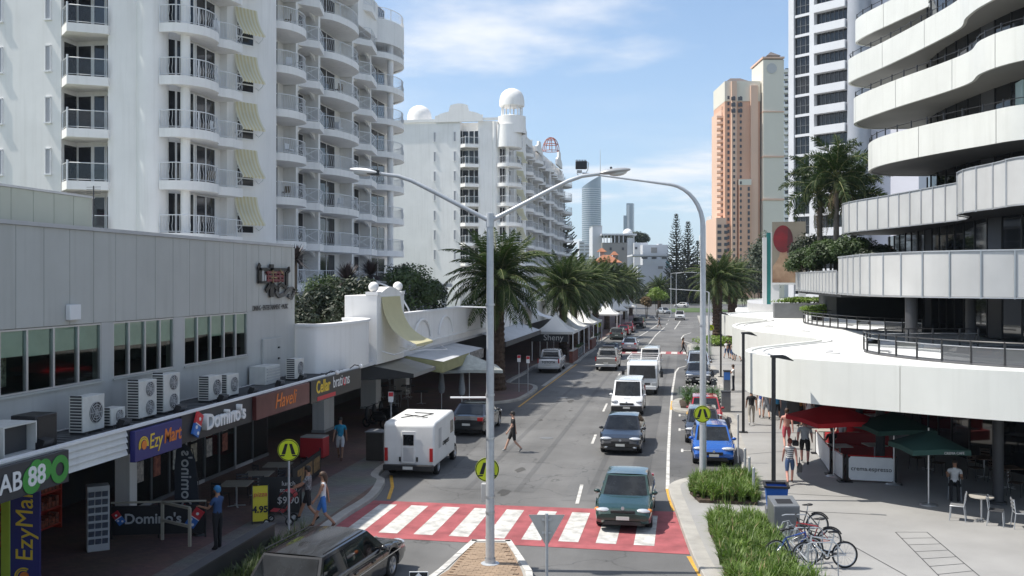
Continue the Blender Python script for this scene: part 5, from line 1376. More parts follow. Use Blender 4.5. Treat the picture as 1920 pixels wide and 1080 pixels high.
# skyline glass towers
gmat = mat('blue_glass_tower', (.20, .26, .30), .25, .15, .02, metal=.2)
sk = thing('glass_skyscraper', 'tall curved glass skyscraper with slanted crown and spire on the skyline', 'skyscraper', (0, 1800, 0))
sd = 1700.0
q = MB(); n = 20; lo, hi = [], []
for i in range(n):
    t = 2 * pi * i / n; px = 1109 + 18 * cos(t); dd = sd + 22 * sin(t)
    a = at(px, 500, dd); ztop = at(0, 352 - (px - 1091) * .62, sd).z
    lo.append((a.x, a.y, 0)); hi.append((a.x, a.y, ztop))
q.add(lo + hi, [(i, (i + 1) % n, n + (i + 1) % n, n + i) for i in range(n)], 0, True); q.add(hi, [tuple(range(n))]); q.build('shaft', gmat, sk)
q = MB()
for k in range(44):
    zz = 8 + k * 3.7
    q.add([(x + (x - 0) * -.0, y, zz) for x, y, z in lo] + [(x, y, zz + 1.3) for x, y, z in lo], [(i, (i + 1) % n, n + (i + 1) % n, n + i) for i in range(n)])
c0 = Vector((sum(p[0] for p in lo) / n, sum(p[1] for p in lo) / n, 0))
q.v = [(c0.x + (x - c0.x) * 1.02, c0.y + (y - c0.y) * 1.02, z) for x, y, z in q.v]
stuff(q.build('floor_bands', mat('pale_bands', (.42, .46, .5), .5, .1, .05), sk))
a = at(1125.5, 335, sd); q = MB(); q.tube([(a.x, a.y, a.z - 10), (a.x, a.y, a.z + 52)], [1.0, .3], 6); q.build('spire', lightgrey, sk)
sk2 = thing('slim_skyscraper', 'slim grey glass skyscraper with stepped side right of the curved one', 'skyscraper', (150, 1900, 0))
for nm, x0, x1, pt_ in (('shaft', 1174.5, 1186.5, 381), ('side_shaft', 1169, 1174.3, 404)):
    a, c = at(x0, pt_, 1900), at(x1, pt_, 1900); q = MB(); q.prism([(a.x, a.y), (c.x, c.y), (c.x + 2, c.y + 14), (a.x + 2, a.y + 14)], 0, a.z); q.build(nm, gmat, sk2)
q = MB(); a, c = at(1176, 384, 1899), at(1180, 384, 1899)
q.box(a.x, a.y - .5, 40, c.x, a.y + .02, a.z); q.build('light_strip', MATS['pale_bands'], sk2)
# mid-distance low buildings
far_w = mat('far_white', (.58, .59, .62), .75, .06, .05); far_g = mat('far_grey', (.27, .26, .25), .75, .1, .05)
def fbox(parent, name, m, px0, px1, py0, py1, d, dep):
    a, c = at(px0, py0, d), at(px1, py0, d); z1 = a.z; z0 = at(0, py1, d).z if py1 else 0
    q = MB(); ff = Vector((-sin(YAW), cos(YAW), 0)) * dep
    q.prism([(a.x, a.y), (c.x, c.y), (c.x + ff.x, c.y + ff.y), (a.x + ff.x, a.y + ff.y)], z0, z1); return q.build(name, m, parent)
o = thing('white_block', 'plain white slab block in front of the glass skyscraper', 'building', (0, 330, 0)); fbox(o, 'wall', far_w, 1111, 1129, 424, None, 330, 14); fbox(o, 'coping', lightgrey, 1110.6, 1129.4, 423, 424, 329.8, 14.4)
o = thing('deck_building', 'low grey building with open roof deck and small white dome', 'building', (20, 330, 0))
fbox(o, 'wall', far_g, 1129.3, 1176, 455, None, 326, 18); fbox(o, 'side_wall', far_w, 1176.2, 1189, 446, None, 326, 18)
fbox(o, 'roof', far_w, 1128, 1194, 438, 441, 325, 22)
for px in (1132, 1138, 1145, 1152, 1160, 1168, 1188): fbox(o, 'roof_post', far_w, px, px + 1.5, 441.2, 455, 325.5, 1)
fbox(o, 'penthouse', far_g, 1152, 1176, 442, 455, 330, 8)
p = at(1177, 438, 330); q = MB(); q.ball((p.x, p.y, p.z), 1.7, nu=14, nv=8, zmin=0); q.build('dome', paper, o)
for px in (1143, 1166): fbox(o, 'window', MATS['far_window'], px, px + 4, 464, 469, 325.8, .15)
o = thing('terrace_building', 'stepped white terrace building right of the roof deck', 'building', (35, 300, 0))
fbox(o, 'upper_wall', far_w, 1189.3, 1215, 455, None, 322, 14); fbox(o, 'mid_wall', far_w, 1205, 1253, 459, None, 316, 6); fbox(o, 'lower_wall', far_w, 1196, 1262, 497, None, 300, 10); fbox(o, 'eave', far_w, 1186, 1262, 477, 480, 298, 14)
for px, w in ((1203, 11), (1222, 9), (1241, 9)): fbox(o, 'window', MATS['far_window'], px, px + w, 480.5, 485, 315.8, .15)
fbox(o, 'window', MATS['far_window'], 1191, 1195, 463, 467, 321.8, .15); fbox(o, 'window', far_g, 1221, 1232, 464, 474, 315.8, .15); fbox(o, 'vent_panel', far_g, 1234, 1243, 499, 504, 299.8, .15); fbox(o, 'teal_window', mat('far_teal', (.2, .36, .38), .3, 0), 1249, 1256, 489, 502, 299.8, .15); fbox(o, 'parapet', far_w, 1235, 1242, 457, 459, 316, 5)
o = thing('tiled_pavilion', 'building with orange tiled hip roofs and small lantern among palm crowns', 'building', (-10, 245, 0))
tile = mat('orange_tile', (.36, .15, .08), .85, .3, .8)
def hip(px0, px1, py0, py1, d, ov=0.0):
    a, c = at(px0, py1, d), at(px1, py1, d); top = at((px0 + px1) / 2, py0, d + 4); w = (c - a).length; ff = Vector((-sin(YAW), cos(YAW), 0)) * w
    v = [a, c, c + ff, a + ff]; m_ = (a + c + ff) / 2 ; m_ = (v[0] + v[2]) / 2; m_.z = top.z
    e = (c - a).normalized() * w * .12
    q = MB(); q.add([tuple(x) for x in v] + [tuple(m_ - e), tuple(m_ + e)], [(0, 1, 5, 4), (1, 2, 5), (2, 3, 4, 5), (3, 0, 4)]); q.add([tuple(x) for x in v], [(3, 2, 1, 0)]); q.build('roof', tile, o)
hip(1112, 1167, 478, 492, 245); hip(1120, 1138, 466, 472, 250); hip(1145, 1160, 472, 478, 250); fbox(o, 'lantern_wall', far_w, 1125, 1133, 472, 484, 252, 2); fbox(o, 'wall', far_w, 1116, 1164, 492, None, 248, 6); fbox(o, 'lantern_wall', far_w, 1149, 1156, 478, 486, 252, 2)
# distant slabs on the right of the street end
for i, (x0, x1, pt_, d, m, lab) in enumerate(((1327, 1343, 415, 700, far_w, 'distant pale apartment slab behind the street lamp pole'), (1318, 1328, 440, 760, far_w, 'distant lower white slab left of the pale one'), (1334, 1350, 404, 620, far_w, 'distant white balcony block touching the peach tower'), (1086, 1096, 452, 900, far_w, 'distant grey block at the foot of the glass skyscraper'), (1096, 1112, 458, 950, far_w, 'distant low block behind the plain white slab'))):
    o = thing('distant_block', lab, 'building', at(x0, 525, d) * Vector((1, 1, 0)) if False else (at(x0, 525, d).x, at(x0, 525, d).y, 0)); fbox(o, 'wall', m, x0, x1, pt_, None, d, 16)
    q = MB(); k = 0
    for r in range(14):
        py = pt_ + 3 + r * 6.2
        if py > 500: break
        a, c = at(x0 + 1, py, d - .3), at(x1 - 1, py, d - .3); q.add([(a.x, a.y, a.z - 1.2), (c.x, c.y, a.z - 1.2), (c.x, c.y, a.z), (a.x, a.y, a.z)], [(0, 1, 2, 3)])
    stuff(q.build('window_rows', far_g, o))

# ================================================================ VEHICLES
def paint(name, col, rough=.25, metal=.0, coat=1.0, var=.06): return mat('paint_' + name, col, rough, var, 1.2, metal=metal, coat=coat, coords='obj')
_wheel = {}
def wheel_mesh(r, w):
    k = (round(r, 3), round(w, 3))
    if k in _wheel: return _wheel[k]
    h = w / 2
    t = MB(); t.lathe([(r * .62, -h * .9), (r * .9, -h), (r, -h * .72), (r, h * .72), (r * .9, h), (r * .62, h * .9)], 28, axis='x')
    rim = MB()
    rim.lathe([(0, h * .55), (r * .16, h * .6), (r * .2, h * .35), (r * .52, h * .25), (r * .6, h * .9), (r * .645, h * .92)], 24, axis='x')
    rim.lathe([(0, -h * .55), (r * .645, -h * .8)], 20, axis='x')
    for i in range(5):
        a = 2 * pi * i / 5
        rim.bar((h * .62, r * .12 * cos(a), r * .12 * sin(a)), (h * .78, r * .6 * cos(a), r * .6 * sin(a)), .075, .03, up=(1, 0, 0))
    _wheel[k] = (t.mesh('tyre', rubber, None, 40), rim.mesh('rim', mat('alloy', (.45, .46, .48), .35, .08, 6, metal=.8, coords='obj'), None, 40)); return _wheel[k]
_carN = {}
def car(name, label, cat, loc, rz, P, col, group=None):
    """local frame: +Y forward, +X right side; P holds the profile"""
    o = thing(name, label, cat, loc, rz, group)
    L, Wd = P['L'], P['W']; hw = Wd / 2; hl = L / 2
    wr, ax = P.get('wr', .31), P['axles']       # wheel radius, (front y, rear y)
    top = P['top']; gc = P.get('gc', .20)
    def interp(tab, y):
        for (y0, z0), (y1, z1) in zip(tab, tab[1:]):
            if y0 >= y >= y1: return z0 + (z1 - z0) * (y0 - y) / (y0 - y1 + 1e-9)
        return tab[-1][1] if y < tab[-1][0] else tab[0][1]
    ar = wr + .075
    ys = [hl, hl - .03, hl - .09, hl - .2, hl - .4]
    for a in ax:
        ys += [a + ar * c for c in (1.02, .985, .92, .78, .55, .28, 0, -.28, -.55, -.78, -.92, -.985, -1.02)]
    ys += [hl - .4 - (L - .8) * i / 12 for i in range(1, 13)] + [-hl + .2, -hl + .09, -hl + .03, -hl]
    ys += [t[0] for t in top]
    ys = sorted(set(round(y, 3) for y in ys if -hl <= y <= hl), reverse=True)
    q = MB(); rings = []; ends = P.get('ends', .10)
    for y in ys:
        e = max(0, (abs(y) - (hl - .75)) / .75); w = hw * (1 - ends * e ** 2.2)
        zt = interp(top, y)
        tip = max(0, 1 - (hl - abs(y)) / .14); 
        zb = gc + .08 * max(0, e) + .10 * tip
        zt2 = zt - .07 * tip ** 2
        arch = zb
        for a in ax:
            if abs(y - a) < ar: arch = max(arch, wr + sqrt(max(0, ar * ar - (y - a) ** 2)))
        zb = min(arch, zt2 - .12); zm = zb + (zt2 - zb) * .5
        zs = max(zb + .02, min(.48 * (zt2 / .8) ** .5, zt2 - .2)) if zb < .4 else zb + .05
        rings.append([(0, zb), (w * .80, zb), (w * .965, zb + .025), (w * .995, max(zs, zb + .04)), (w, max(zs + .1, zb + .07)), (w * .975, zt2 - .10 if zt2 - .10 > zb + .1 else zb + .1), (w * .93, zt2 - .025), (w * .84, zt2), (w * .45, zt2 + .018), (0, zt2 + .025)])
    m = len(rings[0]); vs = []
    for y, rg in zip(ys, rings):
        vs += [(x, y, z) for x, z in rg] + [(-x, y, z) for x, z in rg[-2:0:-1]]
    k = 2 * m - 2; fs = []
    for i in range(len(ys) - 1):
        for j in range(k): fs.append((i * k + j, (i + 1) * k + j, (i + 1) * k + (j + 1) % k, i * k + (j + 1) % k))
    q.add(vs, fs, 0, True); q.add(vs[:k], [tuple(range(k))], 0); q.add(vs[-k:], [tuple(range(k - 1, -1, -1))], 0)
    q.b('body', col, o, sharp=48)
    q = MB(); q.box(-hw * .72, -hl + .25, gc - .02, hw * .72, hl - .25, min(wr * 2, .62)); q.b('underbody', plastic_black, o)
    # greenhouse
    if 'cab' in P:
        C = P['cab']; zb0 = C.get('zb', None); yf, yr, rf, rr, zr = C['yf'], C['yr'], C['rf'], C['rr'], C['zr']
        wb, wt = hw * C.get('wb', .92), hw * C.get('wt', .74)
        zf, zq = interp(top, yf) - .03, interp(top, yr) - .03
        cr = C.get('crown', .05)
        A = lambda s: Vector((s * wb * .97, yf, zf)); B = lambda s: Vector((s * wb, yr, zq))
        T = lambda s: Vector((s * wt, rf, zr - .03)); U = lambda s: Vector((s * wt, rr, zr - .03))
        def bil(p00, p10, p11, p01, bul=Vector((0, 0, 0))):
            return lambda u, v: (p00 * (1 - u) + p10 * u) * (1 - v) + (p01 * (1 - u) + p11 * u) * v + bul * (4 * u * (1 - u)) * (.5 + .5 * (1 - v) * 1.0)
        fwd, up_ = Vector((0, .13, 0)), Vector((0, 0, cr))
        front = bil(A(-1), A(1), T(1), T(-1), fwd)
        rear = bil(B(1), B(-1), U(-1), U(1), Vector((0, -.05, 0)))
        q = MB()
        roofn = lambda u, v: (T(-1) * (1 - u) + T(1) * u) * (1 - v) + (U(-1) * (1 - u) + U(1) * u) * v + up_ * (1 - (2 * u - 1) ** 4) * (.6 + .4 * sin(pi * v)) + fwd * (4 * u * (1 - u)) * .5 * (1 - v) + Vector((0, -.05, 0)) * (4 * u * (1 - u)) * .5 * v
        q.patch(front, 8, 4); q.patch(rear, 8, 4); q.patch(roofn, 8, 6)
        sides = {}
        for s in (1, -1):
            sd = bil(A(s), B(s), U(s), T(s)); sides[s] = sd; q.patch(sd, 8, 3, flip=(s < 0))
        q.b('cabin', col, o, sharp=35)
        def pane(fn, u0, u1, v0, v1, off, nm, nu=6, nv=3, mt=glass_car, par=o, flip=False):
            g = MB(); g.patch(lambda u, v: fn(u0 + (u1 - u0) * u, v0 + (v1 - v0) * v) + off, nu, nv, flip=flip); return g.b(nm, mt, par, sharp=60)
        pane(front, .055, .945, .06, .93, Vector((0, .014, .008)), 'windscreen')
        if C.get('rear_glass', True): pane(rear, C.get('ru', .09), 1 - C.get('ru', .09), C.get('rg0', .12), .93, Vector((0, -.014, .006)), 'rear_window')
        sw_ = C.get('side', ((.12, .47), (.50, .88)))
        for s in (1, -1):
            for i, (u0, u1) in enumerate(sw_):
                lean0 = .05 if i == 0 else 0
                pane(sides[s], u0, u1, .08, .86, Vector((s * .012, 0, .003)), 'side_window', 3, 2, flip=(s < 0))
        for s in (1, -1):
            b_ = A(s).lerp(B(s), .10)
            g = MB(); g.ball((s * (wb + .10), b_.y - .02, zf + .07), .10, .06, .065, 10, 6); g.bar((s * wb * .97, b_.y, zf + .03), (s * (wb + .05), b_.y, zf + .05), .05, .03); g.b('mirror', P.get('mirror_m', col), o)
    # wheels
    tm, rm = wheel_mesh(wr, P.get('ww', .2))
    for a in ax:
        for s in (1, -1):
            w_ = link('wheel', tm, o, (s * (hw - .115), a, wr)); 
            if s < 0: w_.rotation_euler = (0, 0, pi)
            link('rim', rm, w_, (0, 0, 0))
    # lights, bumpers, plates
    f = P.get('face', {})
    zh = f.get('zh', .66); hwid = f.get('hw', .2); fy = hl
    for s in (1, -1):
        g = MB(); g.ball((s * hw * f.get('hx', .72), fy - f.get('hy', .14), zh), hwid, .11, f.get('hh', .075), 12, 6); g.b('headlight', head_lens, o)
        if f.get('amber'): g = MB(); g.ball((s * hw * .90, fy - .24, zh), .09, .10, .06, 8, 6); g.b('indicator', amber, o)
        g = MB()
        if f.get('tall_tail'): g.box(s * hw * .84, -hl - .012, f.get('zt', .9), s * hw * .95, -hl + .1, f.get('zt', .9) + .34)
        else: g.box(s * hw * .60, -hl + .0 - .012, f.get('zt', .78), s * hw * .90, -hl + .12, f.get('zt', .78) + .15)
        g.b('tail_light', red_light, o)
        if f.get('fog'): g = MB(); g.ball((s * hw * .66, fy - .05, .36), .11, .06, .06, 10, 6); g.b('fog_light', head_lens, o)
    g = MB(); g.box(-hw * .42, fy - .06, f.get('zg', .52), hw * .42, fy + .012, f.get('zg', .52) + f.get('gh', .10)); g.b('grille', plastic_black, o, bevel=.01)
    g = MB(); g.box(-hw * .62, fy - .08, .26, hw * .62, fy + .006, .36); g.b('lower_grille', plastic_black, o)
    if f.get('bumper'):
        g = MB(); g.box(-hw * .93, fy - .22, .24, hw * .93, fy + .05, .56); g.b('front_bumper', f['bumper'], o, bevel=.05)
    if f.get('rbumper'):
        g = MB(); g.box(-hw * .92, -fy - .10, .36, hw * .92, -fy + .08, .56); g.b('rear_bumper', f['rbumper'], o, bevel=.03)
    for s, yy, zz in ((1, fy + .02 + (.04 if f.get('bumper') else 0), .40), (-1, -fy - .02 - (.09 if f.get('rbumper') else 0), f.get('zp', .55))):
        g = MB(); g.box(-.19, yy - .008, zz, .19, yy + .008, zz + .10); pl_ = g.b('number_plate', plate, o)
    g = MB(); g.lathe([(0, .012), (.05, .012), (.05, 0)], 14, (0, fy + .0, f.get('zg', .52) + .14), 0, True, 'y'); g.b('badge', alu, o)
    for s in (1, -1):
        for yy in P.get('handles', (.2, -.75)):
            g = MB(); g.box(s * (hw * .985), yy, interp(top, yy) - .20, s * (hw * .985 + .03), yy + .17, interp(top, yy) - .165); g.b('door_handle', P.get('mirror_m', col), o)
        for yy in P.get('seams', (.85, -.1, -1.05)):
            g = MB(); zt_ = interp(top, yy); g.add([(s * (hw * .998 + .003), yy, .34), (s * (hw * .998 + .003), yy + .012, .34), (s * (hw * .985 + .003), yy + .012, zt_ - .10), (s * (hw * .985 + .003), yy, zt_ - .10)], [(0, 1, 2, 3)]); g.b('door_seam', plastic_black, o)
    return o
SEDAN = dict(L=4.35, W=1.69, wr=.30, axles=(1.28, -1.2), top=[(2.175, .62), (2.05, .69), (1.75, .76), (.95, .87), (-1.35, .90), (-1.75, .93), (-2.1, .91), (-2.175, .84)],
             cab=dict(yf=.98, yr=-1.62, rf=.22, rr=-.92, zr=1.38), face=dict(zh=.645, hw=.22, hx=.68, amber=True, zg=.60, gh=.07, bumper=None))
MAZDA = dict(L=4.7, W=1.8, wr=.33, axles=(1.42, -1.32), top=[(2.35, .58), (2.2, .70), (1.8, .80), (1.05, .92), (-1.5, .97), (-2.0, 1.0), (-2.25, .96), (-2.35, .86)],
             cab=dict(yf=1.12, yr=-1.75, rf=.25, rr=-.95, zr=1.43, wt=.72), face=dict(zh=.70, hw=.25, hx=.68, zg=.50, gh=.12, fog=True))
HATCH = dict(L=3.85, W=1.66, wr=.30, axles=(1.2, -1.2), top=[(1.925, .58), (1.8, .70), (1.45, .80), (.82, .92), (-1.5, .98), (-1.8, .96), (-1.925, .84)],
             cab=dict(yf=.98, yr=-1.82, rf=.15, rr=-1.45, zr=1.42), face=dict(zh=.70, hw=.26, hx=.66, zg=.46, gh=.12), seams=(.8, -.35), handles=(.0,))
WAGON = dict(L=4.95, W=1.86, wr=.32, axles=(1.45, -1.42), top=[(2.475, .60), (2.3, .72), (1.95, .80), (1.05, .90), (-1.6, .93), (-2.3, .96), (-2.475, .90)],
             cab=dict(yf=1.15, yr=-2.42, rf=.35, rr=-1.95, zr=1.46, wt=.76, side=((.10, .31), (.335, .57), (.60, .95)), rg0=.05, ru=.045), face=dict(zh=.66, zt=.78, rbumper=None))
UTE = dict(L=5.15, W=1.83, wr=.37, gc=.32, axles=(1.62, -1.42), top=[(2.575, .82), (2.4, .98), (1.95, 1.05), (1.2, 1.10), (-.75, 1.12), (-.9, 1.12), (-2.5, 1.10), (-2.575, 1.06)],
           cab=dict(yf=1.3, yr=-.82, rf=.55, rr=-.55, zr=1.76, wt=.78, side=((.10, .50), (.54, .90))), face=dict(zh=.86, zg=.70, gh=.18, zt=.82, tall_tail=True, rbumper=None, zp=.62), handles=(.25, -.55), seams=(1.0, .0, -.85))
VAN = dict(L=4.4, W=1.79, wr=.31, axles=(1.4, -1.3), top=[(2.2, .62), (2.08, .74), (1.75, .90), (1.32, 1.02), (-2.1, 1.06), (-2.2, 1.0)], ends=.08,
           cab=dict(yf=1.42, yr=-2.16, rf=.72, rr=-2.05, zr=1.82, wt=.82, side=((.10, .34),)), face=dict(zh=.78, hw=.2, hx=.74, zg=.60, gh=.10, tall_tail=True), handles=(.3,), seams=(.95, -.1))
BIGVAN = dict(L=4.7, W=1.7, wr=.33, axles=(1.5, -1.3), top=[(2.35, .8), (2.2, .98), (1.9, 1.05), (-2.2, 1.08), (-2.35, 1.0)], ends=.06,
              cab=dict(yf=2.0, yr=-2.3, rf=1.35, rr=-2.22, zr=1.98, wt=.84, side=((.06, .28), (.32, .6), (.64, .92))), face=dict(zh=.78, zg=.6, gh=.1, tall_tail=True), handles=(.9,), seams=(1.4, .3))
SUV = dict(L=4.6, W=1.82, wr=.36, gc=.28, axles=(1.4, -1.35), top=[(2.3, .8), (2.15, .95), (1.8, 1.02), (1.1, 1.08), (-2.1, 1.12), (-2.3, 1.02)],
           cab=dict(yf=1.2, yr=-2.2, rf=.4, rr=-1.95, zr=1.72, wt=.78, side=((.10, .34), (.37, .62), (.66, .92))), face=dict(zh=.85, zg=.66, gh=.16, tall_tail=True))
def gp(x, y, z=0.0): return (x, y, z)
AWAY, ONC = 0.0, pi
c1 = car('sedan', 'dark green sedan with lit front driving onto the red crossing', 'car', gp(-1.8, 30.3), ONC, SEDAN, paint('green', (.009, .038, .030)))
c2 = car('sedan', 'black sedan coming towards the viewer between green sedan and white van', 'car', gp(-2.7, 42.9), ONC, MAZDA, paint('black', (.006, .006, .007)))
c3 = car('delivery_van', 'white small delivery van with black bumper behind the black sedan', 'van', gp(-3.15, 54.7), ONC, dict(VAN, face=dict(VAN['face'], bumper=plastic_black)), paint('white', (.74, .75, .76)))
g = MB(); g.lathe([(.16, 0), (.19, 0), (.19, .004), (.16, .004)], 18, (0, 1.75, .93)); g.box(-.1, 1.68, .931, .1, 1.70, .936); g.box(-.1, 1.78, .935, .1, 1.80, .94); g.b('round_emblem', ink, c3)
c5 = car('white_van', 'tall white passenger van following the small truck', 'van', gp(-2.75, 78.6), ONC, BIGVAN, paint('white2', (.76, .76, .75)))
car('hatchback', 'bright blue hatchback parked first in the row by the grass bed', 'car', gp(1.08, 40.75, 0), ONC + .02, HATCH, paint('blue', (.01, .10, .42), metal=.2))
car('hatchback', 'dark charcoal hatchback parked behind the blue one', 'car', gp(.80, 45.7), ONC, HATCH, paint('charcoal', (.03, .03, .035)))
car('parked_hatchback', 'red hatchback parked behind the charcoal hatchback', 'car', gp(1.0, 50.4), ONC, HATCH, paint('red', (.33, .015, .02)))
car('parked_sedan', 'dark grey sedan parked beyond the strap leaf bed on right', 'car', gp(.9, 71.0), ONC, MAZDA, paint('charcoal2', (.045, .048, .055), metal=.2))
car('parked_sedan', 'pale silver sedan parked behind the dark grey sedan on right', 'car', gp(1.0, 77.2), ONC, SUV, paint('silver', (.42, .47, .55), metal=.5))
wag = car('station_wagon', 'dark grey station wagon with tinted windows at the bottom of the picture', 'car', gp(-8.2, 21.6), -radians(5.5), WAGON, paint('graphite', (.022, .022, .024), rough=.12, coat=.5))
g = MB(); g.box(-.30, -2.50, .80, .30, -2.47, .84); g.b('tailgate_trim', alu, wag)
g = MB(); g.bar((.05, -2.42, 1.02), (.42, -2.36, 1.10), .02, .02); g.b('rear_wiper', plastic_black, wag)
for s in (-1, 1):
    g = MB(); g.add([(s * .936, -1.95, .62), (s * .936, 1.9, .62), (s * .936, 1.9, .645), (s * .936, -1.95, .645)], [(0, 1, 2, 3)]); g.b('side_moulding', alu, wag)
    g = MB(); g.tube([(s * .70, .1, 1.49), (s * .71, -1.9, 1.49)], .018, 6); g.b('roof_rail', plastic_black, wag)
u1 = car('pickup_truck', 'white double cab pickup parked in the bay beside the marquees', 'pickup', gp(-10.75, 77.9), AWAY + .03, dict(UTE, face=dict(UTE['face'], rbumper=alu)), paint('white3', (.72, .73, .74)))
u2 = car('pickup_truck', 'silver beige double cab pickup driving away in the left lane', 'pickup', gp(-6.35, 80.6), AWAY, dict(UTE, face=dict(UTE['face'], rbumper=alu)), paint('champagne', (.36, .35, .33), metal=.5))
for u_ in (u1, u2):
    g = MB(); g.box(-.74, -2.45, 1.115, .74, -.92, 1.135); g.b('tray_cover', darkgrey, u_)
    g = MB()
    g.tube([(-.72, -1.0, 1.1), (-.62, -1.15, 1.62), (.62, -1.15, 1.62), (.72, -1.0, 1.1)], .035, 8); g.b('sports_bar', alu, u_)
text('TOYOTA', u1, (0, -2.592, .88), .26, ink, ROT_SOUTH, world=False, bold=.004)
g = MB(); g.box(-.5, -.4, 1.80, .5, .5, 1.88); g.b('roof_rack', darkgrey, u2)
car('dark_sedan', 'dark sedan ahead of the beige pickup in the left lane', 'car', gp(-6.9, 91.5), AWAY, MAZDA, paint('black2', (.02, .02, .024)))
car('silver_sedan', 'silver sedan at the head of the left lane queue before the far crossing', 'car', gp(-5.7, 101.5), AWAY, SEDAN, paint('silver2', (.40, .43, .48), metal=.5))
car('parked_wagon', 'grey green wagon parked beside the brick wall beyond the marquees', 'car', gp(-8.3, 121), AWAY - .02, WAGON, paint('sage', (.16, .18, .17), metal=.3))
car('red_sedan', 'red car parked beyond the grey green wagon on the left', 'car', gp(-8.1, 130), AWAY - .02, SEDAN, paint('red2', (.26, .015, .025)))
car('maroon_sedan', 'maroon car parked next in line under the palms', 'car', gp(-7.9, 137), AWAY - .02, SEDAN, paint('maroon', (.16, .015, .025)))
car('black_suv', 'black off road car parked last in the left row', 'car', gp(-7.0, 149), AWAY - .04, SUV, paint('black3', (.012, .013, .015)))
car('white_suv', 'white off road car coming from the far junction', 'car', gp(-1.0, 181), ONC, SUV, paint('white4', (.6, .61, .62)))
car('pale_sedan', 'pale silver car turning at the far junction', 'car', gp(-4.6, 213), ONC + .5, SEDAN, paint('silver3', (.5, .52, .54), metal=.4))
car('far_hatchback', 'white car parked far away beyond the junction', 'car', gp(-1.0, 262), 1.2, HATCH, paint('white5', (.6, .6, .6)))
car('black_sedan', 'black sedan parked in front of the white camper at the left kerb', 'car', gp(-10.15, 46.4), AWAY, MAZDA, paint('black4', (.015, .016, .018)))
# small truck
tr = thing('small_truck', 'white cab over truck with rack behind the delivery van', 'truck', (-2.72, 64.9, 0), ONC)
wp = paint('white6', (.74, .75, .75))
g = MB(); hw = .98
prof = [(2.75, .45), (2.82, .62), (2.80, 1.02), (2.62, 1.95), (2.45, 2.12), (1.2, 2.16), (1.1, 2.05), (1.1, .5)]
n = len(prof); g.add([(-hw, y, z) for y, z in prof] + [(hw, y, z) for y, z in prof], [tuple(range(n)), tuple(range(2 * n - 1, n - 1, -1))] + [(i, n + i, n + (i + 1) % n, (i + 1) % n) for i in range(n)]); g.b('cab', wp, tr, bevel=.06)
g = MB(); g.add([(-.86, 2.815, 1.10), (.86, 2.815, 1.10), (.80, 2.66, 1.90), (-.80, 2.66, 1.90)], [(3, 2, 1, 0)]); g.v = [(x, y + .02, z) for x, y, z in g.v]; g.b('windscreen', glass_car, tr)
for s in (-1, 1):
    g = MB(); g.add([(s * (hw + .006), 1.35, 1.12), (s * (hw + .006), 2.55, 1.12), (s * (hw + .006), 2.42, 1.85), (s * (hw + .006), 1.35, 1.85)], [(0, 1, 2, 3)]); g.b('side_window', glass_car, tr)
    g = MB(); g.box(s * .62, 2.80, .66, s * .93, 2.86, .82); g.b('headlight', head_lens, tr, bevel=.01)
    g = MB(); g.bar((s * hw, 2.5, 1.5), (s * 1.22, 2.62, 1.5), .03, .03); g.box(s * 1.14, 2.58, 1.15, s * 1.32, 2.63, 1.55); g.b('mirror', plastic_black, tr)
g = MB(); g.box(-.9, 2.74, .38, .9, 2.90, .60); g.b('front_bumper', wp, tr, bevel=.03)
g = MB(); g.box(-.5, 2.80, .68, .5, 2.84, .80); g.b('grille', plastic_black, tr)
g = MB(); g.box(-.19, 2.905, .42, .19, 2.915, .53); g.b('number_plate', plate, tr)
g = MB(); g.box(-1.0, -2.7, .85, 1.0, 1.0, .97); g.b('tray', alu, tr)
for s in (-1, 1):
    g = MB(); g.box(s * .97, -2.7, .972, s * 1.0, 1.0, 1.32); g.b('tray_side', wp, tr)
g = MB()
for s in (-1, 1): g.tube([(s * .95, .95, .98), (s * .95, .95, 2.28)], .03, 6); g.tube([(s * .95, -2.6, .98), (s * .95, -2.6, 2.28)], .03, 6); g.tube([(s * .95, -2.6, 2.28), (s * .95, 2.3, 2.34), (s * .95, 2.5, 2.25)], .03, 6)
for y in (-2.6, -.8, .95, 2.3): g.tube([(-.95, y, 2.30), (.95, y, 2.30)], .025, 6)
g.b('ladder_rack', white_trim, tr)
g = MB(); g.ball((.5, -.6, 1.3), .45, .5, .45, 12, 8); g.ball((-.3, -.4, 1.25), .4, .4, .4, 12, 8); g.b('load', mat('red_cargo', (.35, .03, .04), .6, .3, 4, coords='obj'), tr)
tm, rm = wheel_mesh(.36, .22)
for y in (1.95, -1.6):
    for s in (1, -1):
        w_ = link('wheel', tm, tr, (s * .82, y, .36)); w_.rotation_euler = (0, 0, 0 if s > 0 else pi); link('rim', rm, w_)
g = MB(); g.box(-.4, -2.6, .5, .4, 2.6, .75); g.b('chassis', plastic_black, tr)
